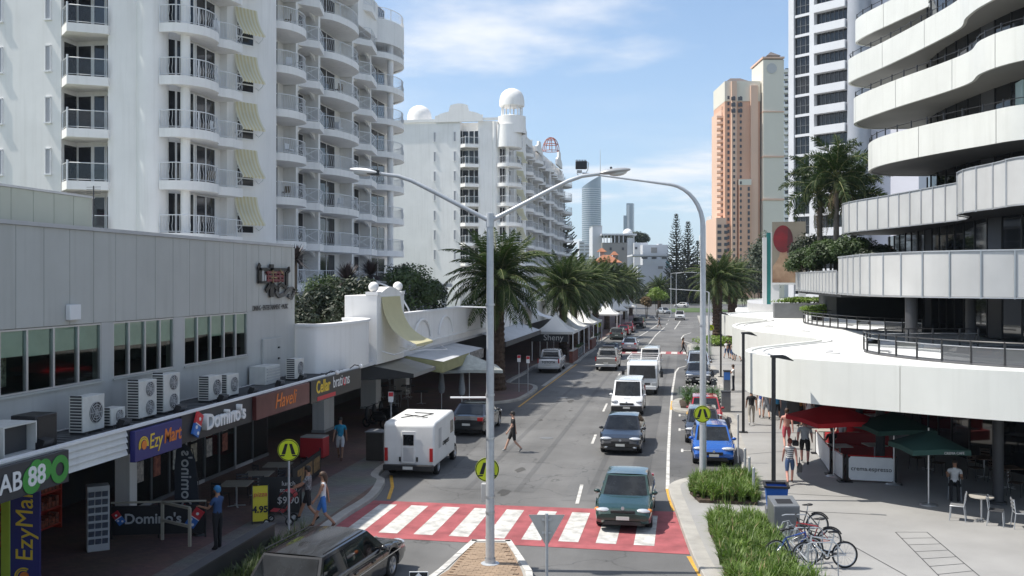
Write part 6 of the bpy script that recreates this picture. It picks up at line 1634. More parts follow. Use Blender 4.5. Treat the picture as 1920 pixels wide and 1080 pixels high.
# camper van (seen from behind)
cv = thing('camper_van', 'white boxy camper van parked at the kerb before the crossing', 'van', (-10.25, 36.95, 0), AWAY + .03)
wp2 = mat('camper_white', (.74, .74, .72), .45, .08, 1.5, coords='obj', streak=.12)
g = MB()
prof = [(-2.28, .42), (-2.32, 1.1), (-2.26, 1.95), (-2.1, 2.06), (1.0, 2.12), (1.25, 2.0), (1.35, 1.4), (1.35, .42)]
n = len(prof); hw = .98; g.add([(-hw, y, z) for y, z in prof] + [(hw, y, z) for y, z in prof], [tuple(range(n)), tuple(range(2 * n - 1, n - 1, -1))] + [(i, n + i, n + (i + 1) % n, (i + 1) % n) for i in range(n)]); g.b('body', wp2, cv, bevel=.07)
prof = [(1.36, .42), (2.2, .45), (2.25, .85), (1.75, 1.05), (1.36, 1.6)]
n = len(prof); hw2 = .86; g = MB(); g.add([(-hw2, y, z) for y, z in prof] + [(hw2, y, z) for y, z in prof], [tuple(range(n)), tuple(range(2 * n - 1, n - 1, -1))] + [(i, n + i, n + (i + 1) % n, (i + 1) % n) for i in range(n)]); g.b('cab', wp2, cv, bevel=.05)
for s in (1, -1):
    g = MB(); g.add([(s * .866, 1.40, 1.02), (s * .866, 1.68, 1.05), (s * .866, 1.40, 1.5)], [(0, 1, 2)]); g.b('side_window', glass_car, cv)
    g = MB(); g.add([(s * .984, .5, 1.25), (s * .984, 1.1, 1.25), (s * .984, 1.1, 1.75), (s * .984, .5, 1.75)], [(0, 1, 2, 3)]); g.b('side_window', glass_car, cv)
    g = MB(); g.add([(s * .984, -1.6, 1.0), (s * .984, -1.1, 1.0), (s * .984, -1.1, 1.75), (s * .984, -1.6, 1.75)], [(0, 1, 2, 3)]); g.b('side_hatch', lightgrey, cv)
    g = MB(); g.box(s * .80, -2.345, .62, s * .93, -2.30, 1.12); g.b('tail_light', red_light, cv, bevel=.01)
    g = MB(); g.box(s * .30, -2.36, .62, s * .36, -2.31, .78); g.b('spare_bracket', plastic_black, cv)
g = MB(); g.box(-.27, -2.345, .55, .27, -2.315, 1.75); dr = g.b('rear_door', wp2, cv, bevel=.015)
g = MB(); g.box(-.2, -2.36, 1.22, .2, -2.346, 1.62); g.b('door_window', glass_car, dr)
g = MB(); g.box(-.2, -2.356, .62, .2, -2.346, 1.14); g.b('door_panel', lightgrey, dr)
g = MB(); g.box(-.96, -2.46, .28, .96, -2.27, .50); g.b('rear_bumper', plastic_black, cv, bevel=.03)
g = MB(); g.box(-.19, -2.475, .34, .19, -2.463, .45); g.b('number_plate', plate, cv)
g = MB(); g.tube([(-.5, -1.5, 2.13), (-.1, -.9, 2.14), (.2, -1.2, 2.14), (.5, -.4, 2.15), (-.3, -.2, 2.15)], .02, 5); g.tube([(-.6, -.6, 2.13), (.5, -1.4, 2.14)], .02, 5); g.b('roof_cord', plastic_black, cv)
tm, rm = wheel_mesh(.34, .2)
for y in (1.55, -1.45):
    for s in (1, -1):
        w_ = link('wheel', tm, cv, (s * .86, y, .34)); w_.rotation_euler = (0, 0, 0 if s > 0 else pi); link('rim', rm, w_)
text('campers', cv, (.986, -.35, 1.1), .34, ink, ROT_EAST, world=False, shear=.2)

# ================================================================ VEGETATION
palm_leaf = mat('date_palm_leaf', (.030, .056, .014), .65, .5, 1.1, sub=.2, spec=.25, col2=(.068, .105, .028))
palm_leaf2 = mat('foxtail_leaf', (.026, .052, .016), .6, .5, 1.4, sub=.2, spec=.3, col2=(.06, .10, .03))
rachis_m = mat('palm_rachis', (.16, .17, .06), .6, .2, 3)
palm_bark = mat('palm_bark', (.085, .055, .038), .95, .5, 5, bump=.6, bscale=14)
smooth_bark = mat('smooth_palm_trunk', (.16, .14, .12), .9, .3, 3, bump=.3)
bark = mat('bark', (.10, .08, .06), .95, .4, 4, bump=.5)
RV = random.Random(5)
def frond_mesh(L, droop, nleaf, ll, width, name, m, plume=False, seed=0, lift=.35):
    rv = random.Random(seed); q = MB(); n = 10; pts = []
    a = lift; p = Vector((0, 0, 0)); pts.append(p.copy())
    for i in range(n):
        p = p + Vector((cos(a), 0, sin(a))) * (L / n); a -= droop / n * (1 + .6 * i / n); pts.append(p.copy())
    q.tube(pts, [.035 * (1 - .85 * i / n) + .004 for i in range(n + 1)], 4, 1, cap=False)
    def along(t):
        f = t * n; i = min(int(f), n - 1); return pts[i].lerp(pts[i + 1], f - i), (pts[i + 1] - pts[i]).normalized()
    for k in range(nleaf):
        t = .14 + .86 * (k + rv.random() * .5) / nleaf
        c, d = along(min(t, .999)); up = Vector((0, 1, 0)).cross(d).normalized() * -1
        up = d.cross(Vector((0, 1, 0))) * -1
        s = ll * (sin(pi * min(1, .18 + t * .86)) ** .6) * rv.uniform(.85, 1.1)
        sides = (1, -1) if not plume else tuple(rv.uniform(-1, 1) for _ in range(3))
        for sd in sides:
            if plume: ang = rv.uniform(0, 2 * pi); lat = Vector((0, cos(ang), 0)) + up * sin(ang)
            else: lat = Vector((0, sd, 0)) + up * rv.uniform(.15, .5)
            dr = (lat.normalized() * .8 + d * rv.uniform(.45, .8)).normalized()
            tip = c + dr * s + Vector((0, 0, -.18 * s * rv.uniform(.4, 1.4)))
            mid = c + dr * s * .5
            w = d * width * (.5 if not plume else .6)
            q.add([c - w * .5, c + w * .5, mid + w, mid - w * .9, tip], [(0, 1, 2, 3), (3, 2, 4)], 0)
    return q.mesh(name, [m, rachis_m])
date_fr = [frond_mesh(3.5, .55, 44, .6, .07, 'frond', palm_leaf, seed=1, lift=.15), frond_mesh(3.7, 1.15, 46, .62, .07, 'frond', palm_leaf, seed=2, lift=.3), frond_mesh(3.6, 1.6, 44, .6, .07, 'frond', palm_leaf, seed=3, lift=.35), frond_mesh(3.3, .9, 42, .58, .07, 'frond', palm_leaf, seed=4, lift=.2)]
dry_fr = frond_mesh(3.0, .9, 34, .5, .045, 'frond', mat('dry_frond', (.17, .12, .065), .8, .4, 2), seed=9, lift=.1)
def trunk_mesh(h, r0, r1, m, boss=True, n=14, rings=40, seed=0):
    rv = random.Random(seed); q = MB(); prof = []
    vs, fs = [], []
    for i in range(rings + 1):
        t = i / rings; r = r0 + (r1 - r0) * t
        if boss: r *= 1 + (.07 if i % 2 else -.05)
        if t < .08: r *= 1 + (.08 - t) * 3
        if boss and t > .86: r *= 1 + (t - .86) * 2.6
        for j in range(n): 
            a = 2 * pi * (j + (.5 if i % 4 < 2 else 0)) / n; rr = r * (1 + (rv.uniform(-.05, .05) if boss else 0))
            vs.append((rr * cos(a), rr * sin(a), h * t))
    for i in range(rings):
        for j in range(n): fs.append((i * n + j, i * n + (j + 1) % n, (i + 1) * n + (j + 1) % n, (i + 1) * n + j))
    q.add(vs, fs, 0, not boss); return q.mesh('trunk', m)
def palm(name, label, loc, h, nf, fr, trunk, group, sc=1.0, seed=0, emin=-.62, emax=1.35, parts=True, cat='palm tree'):
    rv = random.Random(seed); o = thing(name, label, cat, loc, 0, group)
    link('trunk', trunk, o, (0, 0, 0), rv.uniform(0, 6))
    for k in range(int(nf * .16)):
        f = link('frond', dry_fr, o, (0, 0, h - .25)); s = sc * rv.uniform(.55, .8); f.rotation_euler = (rv.uniform(-.3, .3), 1.15 + rv.uniform(-.25, .2), rv.uniform(0, 6.28)); f.scale = (s, s, s)
    for k in range(nf):
        t = (k + .5) / nf; el = emin + (emax - emin) * (t ** .85); az = k * 2.39996 + rv.uniform(-.2, .2)
        me = fr[0] if el > .9 else (fr[1] if el > .35 else (fr[2] if el > -.1 else fr[3 % len(fr)]))
        f = link('frond', me, o, (0, 0, h + .15 * el)); s = sc * rv.uniform(.86, 1.08)
        f.rotation_euler = (rv.uniform(-.25, .25), -el + rv.uniform(-.08, .08), az); f.scale = (s, s, s)
    return o
tk = {h: trunk_mesh(h, .40, .36, palm_bark, seed=int(h * 10)) for h in (6.2, 5.8, 6.5)}
PG = 'date palms lining the left kerb'
palm('date_palm', 'large date palm in front of white podium, nearest and alone on the left', (-12.25, 62.4, KH), 7.0, 84, date_fr, trunk_mesh(7.0, .50, .44, palm_bark, seed=4), None, 1.22, 1, emin=-.75, emax=1.25)
for i, (px, X, hh, lab) in enumerate(((1056, -11.6, 6.2, 'date palm behind the first white marquee, first of the row'), (1076, -11.6, 5.8, 'date palm second in the row beyond the first marquee'), (1095, -11.6, 6.2, 'date palm third in the row above the marquees'), (1116, -11.5, 6.2, 'date palm fourth in the row beside the second marquee'), (1138, -11.4, 6.5, 'date palm fifth in the row beyond second marquee'), (1158, -11.2, 6.2, 'date palm sixth in the row over the red parked cars'), (1172, -11.0, 6.5, 'date palm seventh in the row near black parked car'), (1183, -11.0, 6.2, 'date palm eighth in the row, farthest tall one'))):
    palm('date_palm', lab, (X, onX(px, X), KH), hh, 76, date_fr, tk[hh], PG, (1.2, 1.1, 1.28, 1.15, 1.3, 1.2, 1.25, 1.1)[i], 10 + i, emin=-.72 - .05 * (i % 3), emax=1.3)
palm('date_palm', 'low date palm at the far left corner of the junction', (at(1236, 600, 215).x, at(1236, 600, 215).y, 0), 5.0, 46, date_fr, trunk_mesh(5.0, .42, .38, palm_bark, seed=9), None, 1.15, 31)
palm('date_palm', 'date palm right of the street behind the lamp pole', (3.6, 112, KH), 6.8, 66, date_fr, trunk_mesh(6.8, .58, .52, palm_bark, seed=11), None, 1.15, 41)
palm('date_palm', 'date palm on the right side, partly behind the other one by the lamp pole', (5.6, 119, KH), 6.6, 60, date_fr, trunk_mesh(6.6, .58, .52, palm_bark, seed=12), None, 1.1, 42)
fox = [frond_mesh(2.7, 1.0, 60, .5, .045, 'frond', palm_leaf2, True, 21, .5), frond_mesh(2.8, 1.5, 60, .5, .045, 'frond', palm_leaf2, True, 22, .5), frond_mesh(2.7, 1.9, 60, .48, .045, 'frond', palm_leaf2, True, 23, .4), frond_mesh(2.6, 1.5, 56, .48, .045, 'frond', palm_leaf2, True, 24, .3)]
for px, py, d, hh, lab, sd in ((1537, 365, 63, 6.0, 'left one of the three feathery palms on the planter terrace', 51), (1568, 338, 61, 7.0, 'middle and tallest of three feathery palms on the planter terrace', 52), (1600, 372, 64, 5.8, 'right one of the three feathery palms, half behind white balcony', 53)):
    p = at(px, py, d); zb = 6.9; h_ = p.z - zb
    palm('feather_palm', lab, (p.x, p.y, zb), h_, 20, fox, trunk_mesh(h_, .20, .15, smooth_bark, False, 12, 16, sd), 'feathery palms on the planter terrace', 1.3, sd, -.5, 1.15)
    q = MB(); q.lathe([(.15, h_ - .9), (.19, h_ - .6), (.13, h_ + .1)], 10); o = bpy.data.objects[[x.name for x in COL.objects if x.name.startswith('feather_palm')][-1]]; q.b('crownshaft', rachis_m, o)

# leaf clouds for shrubs and trees
def leafcloud(q, c, rx, ry, rz, n, s, rv, m=0, core=True, hollow=.55, squash=1.0):
    for _ in range(n):
        while True:
            v = Vector((rv.uniform(-1, 1), rv.uniform(-1, 1), rv.uniform(-1, 1)))
            if hollow < v.length < 1: break
        p = Vector((c[0] + v.x * rx, c[1] + v.y * ry, c[2] + v.z * rz))
        nrm = (v + Vector((rv.uniform(-.8, .8), rv.uniform(-.8, .8), rv.uniform(-.2, 1.0)))).normalized()
        a = nrm.cross(Vector((rv.uniform(-1, 1), rv.uniform(-1, 1), rv.uniform(-1, 1))))
        if a.length < .05: continue
        a.normalize(); b = nrm.cross(a); k = s * rv.uniform(.6, 1.3)
        q.add([p - a * k, p + b * k * .45, p + a * k, p - b * k * .45], [(0, 1, 2, 3)], m)
def clump(q, c, rx, ry, rz, blobs, n, s, rv, m=0):
    for _ in range(blobs):
        a = rv.uniform(0, 2 * pi); t = rv.uniform(-.5, .9); r = sqrt(max(0, 1 - t * t)) * rv.uniform(.35, .8)
        k = rv.uniform(.32, .55)
        leafcloud(q, (c[0] + rx * r * cos(a), c[1] + ry * r * sin(a), c[2] + rz * t * .75), rx * k, ry * k, rz * k, n, s, rv, m, hollow=.2)
leaf_dark = mat('dark_leaf', (.016, .030, .012), .55, .5, 1.2, sub=.12, col2=(.034, .052, .02))
leaf_mid = mat('mid_leaf', (.036, .070, .020), .55, .5, 1.2, sub=.2, col2=(.075, .12, .035))
leaf_lime = mat('lime_leaf', (.16, .24, .035), .5, .4, 1.5, sub=.25)
leaf_grey = mat('grey_leaf', (.07, .09, .06), .6, .5, .5, sub=.15)
def shrub(name, label, c, rx, ry, rz, m, blobs, n, s, seed, group=None, stem=True, cat='shrub', base=None):
    rv = random.Random(seed); zb = base if base is not None else c[2] - rz
    o = thing(name, label, cat, (c[0], c[1], zb), 0, group)
    q = MB(); clump(q, c, rx, ry, rz, blobs, n, s, rv); q.build('foliage', m, o, sharp=None)
    q = MB()
    for k in range(5):
        a = 2 * pi * k / 5; q.tube([(c[0] + .1 * cos(a), c[1] + .1 * sin(a), zb), (c[0] + rx * .25 * cos(a), c[1] + ry * .25 * sin(a), c[2] - rz * .2), (c[0] + rx * .5 * cos(a), c[1] + ry * .5 * sin(a), c[2] + rz * .3)], [.05, .035, .015], 5)
    q.build('branches', bark, o); return o
# garden on the podium deck below the near tower
for i, (px, py, d, rx, rz, m, lab) in enumerate(((585, 590, 45, 1.6, 1.2, leaf_dark, 'dark green shrub on podium next to the grey building'), (632, 582, 47, 1.7, 1.4, leaf_dark, 'dark green shrub in the middle behind the curved white parapet'), (672, 575, 49, 1.5, 1.6, leaf_dark, 'dark shrub beside the gate pillar'), (765, 548, 55, 1.9, 1.6, leaf_mid, 'bushy green shrub right of the gate pillar'), (795, 560, 58, 1.5, 1.3, leaf_dark, 'low dark shrub left of the glass vault'), (745, 540, 66, 1.8, 1.7, leaf_dark, 'dark shrub behind the gate at the tower corner'), (610, 560, 52, 1.6, 1.3, leaf_mid, 'green shrub behind the dark ones near grey building'))):
    p = at(px, py, d); shrub('garden_shrub', lab, tuple(p), rx, rx, rz, m, 22, 190, .11, 100 + i, 'shrubs in the podium garden', base=3.76)
# spiky dracaena clumps
spike_m = mat('spiky_leaf', (.030, .034, .028), .5, .5, 2, col2=(.06, .04, .045))
def spiky(label, p, r, n, seed, h):
    rv = random.Random(seed); o = thing('spiky_plant', label, 'plant', (p.x, p.y, 3.76), 0, 'spiky plants on the podium')
    q = MB(); q.tube([(0, 0, 0), (.05, 0, p.z - 3.76)], [.1, .07], 7); q.b('stem', bark, o)
    q = MB(); c = Vector((.05, 0, p.z - 3.76))
    for _ in range(n):
        a, e = rv.uniform(0, 2 * pi), rv.uniform(-.5, 1.4); d = Vector((cos(a) * cos(e), sin(a) * cos(e), sin(e))); L = r * rv.uniform(.75, 1.05)
        s = d.cross(Vector((0, 0, 1))).normalized() * .04; t = c + d * L + Vector((0, 0, -.1 * L))
        q.add([c - s * .6, c + s * .6, c + d * L * .5 + s, c + d * L * .5 - s, t], [(0, 1, 2, 3), (3, 2, 4)])
    q.b('leaves', spike_m, o)
spiky('dark spiky plant before the balconies left of the gate', at(650, 528, 50), 1.25, 260, 1, 0)
spiky('dark spiky plant just above the white gate', at(693, 515, 54), 1.1, 240, 2, 0)
spiky('spiky plant at the corner of grey building and tower', at(553, 487, 46), .95, 160, 3, 0)
# planter terrace shrubs on the right
for i, (px, py, d, rx, rz, m, lab) in enumerate(((1510, 492, 62, 1.3, .9, leaf_mid, 'leafy shrub spilling over the panel edge, left end of planter'), (1555, 478, 60, 1.5, 1.0, leaf_mid, 'leafy shrub under the tallest feathery palm'), (1600, 472, 57, 1.4, 1.0, leaf_mid, 'leafy shrub behind the end of the panel balustrade'), (1530, 470, 64, 1.6, 1.1, leaf_dark, 'dark shrub behind the left feathery palm'), (1640, 478, 56, 1.2, .7, leaf_dark, 'dark shrub in the shade of the white balcony'))):
    p = at(px, py, d); shrub('planter_shrub', lab, tuple(p), rx, rx, rz, m, 26, 220, .10, 200 + i, 'shrubs on the planter terrace', base=6.9)
for i, (x, y, z, rx, ry, rz, lab) in enumerate(((9.0, 66.5, 5.3, 1.6, .6, .55, 'lime green shrub on the canopy terrace'), (8.9, 70.9, 5.95, 2.6, .5, .25, 'clipped lime hedge below the billboard'))):
    shrub('lime_shrub', lab, (x, y, z), rx, ry, rz, leaf_lime, 24, 150, .08, 300 + i)
# grass beds: long strap leaves
grass_m = mat('strap_grass', (.085, .155, .028), .5, .55, 1.6, sub=.3, col2=(.22, .32, .07))
def grass(name, poly, n_tuft, blades, h, wd, z, seed, m, label, spread=1.0, tint=None):
    rv = random.Random(seed); xs = [p[0] for p in poly]; ys = [p[1] for p in poly]; q = MB(); made = 0
    while made < n_tuft:
        x, y = rv.uniform(min(xs), max(xs)), rv.uniform(min(ys), max(ys))
        if not inside((x, y), poly): continue
        made += 1; hh = h * rv.uniform(.6, 1.2); x += rv.uniform(-.12, .12); y += rv.uniform(-.12, .12)
        for _ in range(blades):
            a = rv.uniform(0, 2 * pi); L = hh * rv.uniform(.7, 1.15); lean = rv.uniform(.15, .75) * spread
            dx_, dy_ = cos(a), sin(a); pts = []; e = pi / 2 - lean * .3; px_, pz_ = 0, 0
            for k in range(4):
                pts.append((px_, pz_)); px_ += cos(e) * L / 3; pz_ += sin(e) * L / 3; e -= lean
            sx_, sy_ = -dy_ * wd / 2, dx_ * wd / 2; x0, y0 = x + rv.uniform(-.05, .05), y + rv.uniform(-.05, .05)
            v = []
            for k, (r, zz) in enumerate(pts[:3]):
                w = (.7, 1.0, .8)[k]; v += [(x0 + dx_ * r - sx_ * w, y0 + dy_ * r - sy_ * w, z + zz), (x0 + dx_ * r + sx_ * w, y0 + dy_ * r + sy_ * w, z + zz)]
            r, zz = pts[3]; v.append((x0 + dx_ * r, y0 + dy_ * r, z + zz))
            q.add(v, [(0, 1, 3, 2), (2, 3, 5, 4), (4, 5, 6)], 1 if rv.random() < .05 else 0)
    o = q.build(name, [m, mat('dry_blade', (.24, .19, .09), .7, .3, 2)], None, sharp=None); return stuff(o, label, 'grass')
grass('strap_grass', BED1, 230, 36, .56, .028, KH + .1, 1, grass_m, 'dense strap leaf grass in the bed behind the bins')
grass('strap_grass', BED2, 210, 36, .54, .028, KH + .1, 2, grass_m, 'dense strap leaf grass in the bed beside the bicycle rack')
grass('strap_grass', BED2b, 170, 36, .54, .028, KH + .1, 3, grass_m, 'dense strap leaf grass in the nearest kerb bed')
HEDGE = [(-10.35, 12), (-9.85, 12), (-9.9, 22), (-10.1, 24.6), (-10.35, 24.6)]
b = MB(); b.prism([(x, y) for x, y in HEDGE], KH, KH + .25); struct(b.build('hedge_bed', earth))
grass('strap_grass', HEDGE, 210, 26, .55, .020, KH + .25, 4, mat('grey_green_grass', (.05, .085, .025), .55, .5, 1.8, sub=.2, col2=(.12, .16, .06)), 'low green grass strip between the dark wall and the station wagon')
def strap_plants(poly, n, h, seed, lab):
    rv = random.Random(seed); k = 0; xs = [p[0] for p in poly]; ys = [p[1] for p in poly]
    names = []
    while k < n:
        x, y = rv.uniform(min(xs) + .25, max(xs) - .25), rv.uniform(min(ys) + .25, max(ys) - .25)
        if not inside((x, y), poly): continue
        o = thing('strap_leaf_plant', lab, 'plant', (x, y, KH + .1), 0, 'strap leaf plants in kerb beds')
        q = MB()
        for _ in range(34):
            a = rv.uniform(0, 2 * pi); L = h * rv.uniform(.8, 1.15); e = rv.uniform(.9, 1.45); d = Vector((cos(a), sin(a), 0)); s = Vector((-sin(a), cos(a), 0)) * .045; p = Vector((0, 0, 0)); ring = []
            for j in range(5):
                ring.append(p.copy()); p = p + (d * cos(e) + Vector((0, 0, sin(e)))) * L / 4; e -= .42
            v = []
            for j, c in enumerate(ring[:4]): w = (.7, 1, .95, .6)[j]; v += [c - s * w, c + s * w]
            v.append(ring[4]); q.add(v, [(0, 1, 3, 2), (2, 3, 5, 4), (4, 5, 7, 6), (6, 7, 8)])
        q.b('leaves', mat('lily_leaf', (.05, .10, .03), .4, .5, 1.5, sub=.2, col2=(.10, .17, .05)), o)
        q = MB()
        for _ in range(2):
            a = rv.uniform(0, 2 * pi); p = Vector((.3 * cos(a), .3 * sin(a), h * .95)); q.tube([(0, 0, 0), (.15 * cos(a), .15 * sin(a), h * .5), tuple(p)], .008, 3)
            for j in range(6): t = rv.uniform(0, 2 * pi); q.add([p, p + Vector((.06 * cos(t), .06 * sin(t), .02)), p + Vector((.05 * cos(t + .5), .05 * sin(t + .5), .04))], [(0, 1, 2)], 1)
        q.b('flowers', [leaf_mid, paper], o); k += 1
strap_plants(BED3, 16, 1.15, 7, 'white flowering strap leaf plant in the bed behind the red car')
strap_plants(BED4, 14, 1.3, 8, 'strap leaf plant in the far bed beside the pale silver car')
# lime hedge right of the street beyond the far crossing
shrub('lime_hedge', 'lime green ground hedge at the foot of the right palms', (3.6, 110, .6), 2.6, 3.0, .55, leaf_lime, 26, 160, .12, 401)
shrub('small_tree', 'small lime green street tree at the far left corner', (at(1232, 568, 190).x, at(1232, 568, 190).y, 4.4), 2.0, 2.0, 1.6, leaf_lime, 26, 120, .18, 402, cat='tree', base=0.0)
shrub('small_tree', 'small brown leaved tree beside the white marquee at far left', (at(1212, 578, 185).x, at(1212, 578, 185).y, 3.0), 1.3, 1.3, 1.2, mat('rust_leaf', (.14, .09, .03), .6, .4, 1.5), 20, 90, .16, 403, cat='tree', base=0.0)
# pines
needle = mat('pine_needle', (.022, .036, .020), .6, .4, .4, col2=(.045, .06, .032))
def pine_branch(L, seed):
    rv = random.Random(seed); q = MB(); pts = [(L * t, 0, L * (.10 * t - .16 * t * (1 - t) + .28 * t ** 4)) for t in [i / 6 for i in range(7)]]
    q.tube(pts, [.05 * (1 - .8 * i / 6) for i in range(7)], 4, 1, cap=False)
    for k in range(int(L * 44)):
        t = rv.uniform(.12, 1); i = min(int(t * 6), 5); p = Vector(pts[i]).lerp(Vector(pts[i + 1]), t * 6 - i)
        a = rv.choice((-1, 1)) * rv.uniform(.4, 1.1); d = Vector((cos(a), sin(a), rv.uniform(.05, .55))).normalized(); ln = .55 * (1.15 - .6 * t) * rv.uniform(.7, 1.2); s = Vector((0, 0, .07)) + Vector((rv.uniform(-.05, .05), rv.uniform(-.05, .05), 0))
        q.add([p - s, p + s, p + d * ln + s * .7, p + d * ln - s * .7], [(0, 1, 2, 3)], 0)
    return q.mesh('branch', [needle, bark])
pb = [pine_branch(3.0, i) for i in range(3)]
def pine(label, loc, h, w, seed, z0=.12):
    rv = random.Random(seed); o = thing('norfolk_pine', label, 'pine tree', loc, 0, 'pines at the far end')
    q = MB(); q.tube([(0, 0, 0), (0, 0, h * .5), (0, 0, h)], [.42, .28, .05], 9); q.b('trunk', bark, o)
    z = h * z0
    while z < h * .985:
        t = z / h; L = w * (1 - t) ** .75 + .35
        for k in range(8 if t < .8 else 6):
            a = rv.uniform(0, 2 * pi) if k == 0 else a + 2 * pi / (8 if t < .8 else 6) + rv.uniform(-.2, .2)
            s = L / 3.0 * rv.uniform(.8, 1.1); bq_ = link('branch', pb[rv.randrange(3)], o, (0, 0, z), a); bq_.scale = (s, max(s, .6), max(s * .9, .5)); bq_.rotation_euler = (0, rv.uniform(-.2, .12), a)
        z += h * .026 * rv.uniform(.85, 1.15)
    return o
def far_at(px, d): p = at(px, 525, d); return (p.x, p.y, 0)
pine('tall dark pine at the far end, left one of the pair', far_at(1268, 290), 27.5, 4.3, 1)
pine('tall dark pine at the far end, right one of the pair', far_at(1290, 282), 24.8, 4.2, 2)
pine('dark pine leaning from behind the far white tower', far_at(1056, 240), 26.5, 6.2, 3)
pine('short pine far right of the pair behind lamp pole', far_at(1308, 330), 21, 3.4, 4)
# broad trees closing the end of the street
TG = 'trees closing the end of the street'
for i, (px, py, d, rx, rz, m, lab) in enumerate(((1215, 560, 300, 6, 5, leaf_dark, 'dark broad tree behind the small lime tree'), (1250, 553, 300, 6, 6, leaf_dark, 'dark broad tree left of the far pines'), (1283, 558, 310, 6, 5, leaf_dark, 'dark broad tree at the foot of the far pines'), (1310, 552, 305, 6, 6, leaf_grey, 'grey green tree right of the far pines'), (1395, 535, 240, 6, 5.5, leaf_dark, 'dark tree right of the date palms on the right'), (1420, 512, 200, 5, 5, leaf_grey, 'grey green tree left of the teal totem'), (1338, 545, 330, 7, 6, leaf_dark, 'dark tree behind the right date palms'), (1445, 478, 150, 3.0, 3.4, leaf_grey, 'loose grey green tree above the teal totem'), (1240, 515, 420, 10, 6, leaf_grey, 'far grey green tree below the terrace building'), (1195, 447, 360, 4, 2.4, leaf_dark, 'dark tree crown beside the roof deck'), (1175, 540, 330, 9, 6, leaf_dark, 'dark broad tree behind the row of palms'))):
    p = at(px, py, d); shrub('broad_tree', lab, tuple(p), rx, rx, rz, m, 34, 150, .055 * sqrt(d) * .4, 500 + i, TG, cat='tree', base=0.0)

# ================================================================ PEOPLE
skin_t = {'light': mat('skin_light', (.50, .30, .22), .6, .08, 8, coords='obj'), 'tan': mat('skin_tan', (.36, .19, .12), .6, .08, 8, coords='obj'), 'pink': mat('skin_pink', (.52, .25, .20), .6, .08, 8, coords='obj')}
hair_m = {'dark': mat('hair_dark', (.02, .014, .01), .6, .2, 20, coords='obj'), 'brown': mat('hair_brown', (.07, .04, .025), .6, .2, 20, coords='obj'), 'fair': mat('hair_fair', (.25, .17, .08), .6, .2, 20, coords='obj'), 'grey': mat('hair_grey', (.25, .24, .23), .6, .2, 20, coords='obj'), 'red': mat('hair_red', (.16, .03, .02), .6, .2, 20, coords='obj')}
def cloth(name, c, var=.12, sc=9, col2=None): return mat('cloth_' + name, c, .85, var, sc, coords='obj', col2=col2)
cl_black, cl_white, cl_blue = cloth('black', (.014, .014, .016)), cloth('white', (.68, .68, .68)), cloth('blue', (.03, .22, .42))
cl_denim, cl_khaki, cl_grey = cloth('denim', (.05, .09, .19)), cloth('khaki', (.36, .33, .28)), cloth('grey', (.34, .36, .38))
def stripes_mat():
    m = bpy.data.materials.new('cloth_stripes'); m.use_nodes = True; N, L = m.node_tree.nodes, m.node_tree.links
    t = N.new('ShaderNodeTexCoord'); w = N.new('ShaderNodeTexWave'); w.wave_type = 'BANDS'; w.bands_direction = 'Z'; w.inputs['Scale'].default_value = 4.2; w.inputs['Distortion'].default_value = .3
    L.new(t.outputs['Object'], w.inputs['Vector']); r = N.new('ShaderNodeMapRange'); r.inputs['From Min'].default_value = .45; r.inputs['From Max'].default_value = .55; L.new(w.outputs['Fac'], r.inputs['Value'])
    mx_ = N.new('ShaderNodeMix'); mx_.data_type = 'RGBA'; mx_.inputs['A'].default_value = (.03, .035, .05, 1); mx_.inputs['B'].default_value = (.66, .66, .66, 1); L.new(r.outputs['Result'], mx_.inputs['Factor']); L.new(mx_.outputs['Result'], N['Principled BSDF'].inputs['Base Color']); N['Principled BSDF'].inputs['Roughness'].default_value = .85
    MATS['cloth_stripes'] = m; return m
cl_stripe = stripes_mat(); cl_pattern = cloth('pattern', (.10, .10, .11), .9, 22, (.34, .34, .36))
PEOPLE = []
def person(label, loc, face, top, bottom, shoe, skin='light', hair='dark', h=1.72, pose='walk', legs='shorts', sleeve='short', long_hair=False, phase=1, arms=None, build=1.0, carry=None, group=None, cap=None, seed=0, hold=None):
    PEOPLE.append(dict(label=label, loc=loc, face=face, top=top, bottom=bottom, shoe=shoe, skin=skin, hair=hair, h=h, pose=pose, legs=legs, sleeve=sleeve, long_hair=long_hair, phase=phase, arms=arms, build=build, carry=carry, group=group, cap=cap))
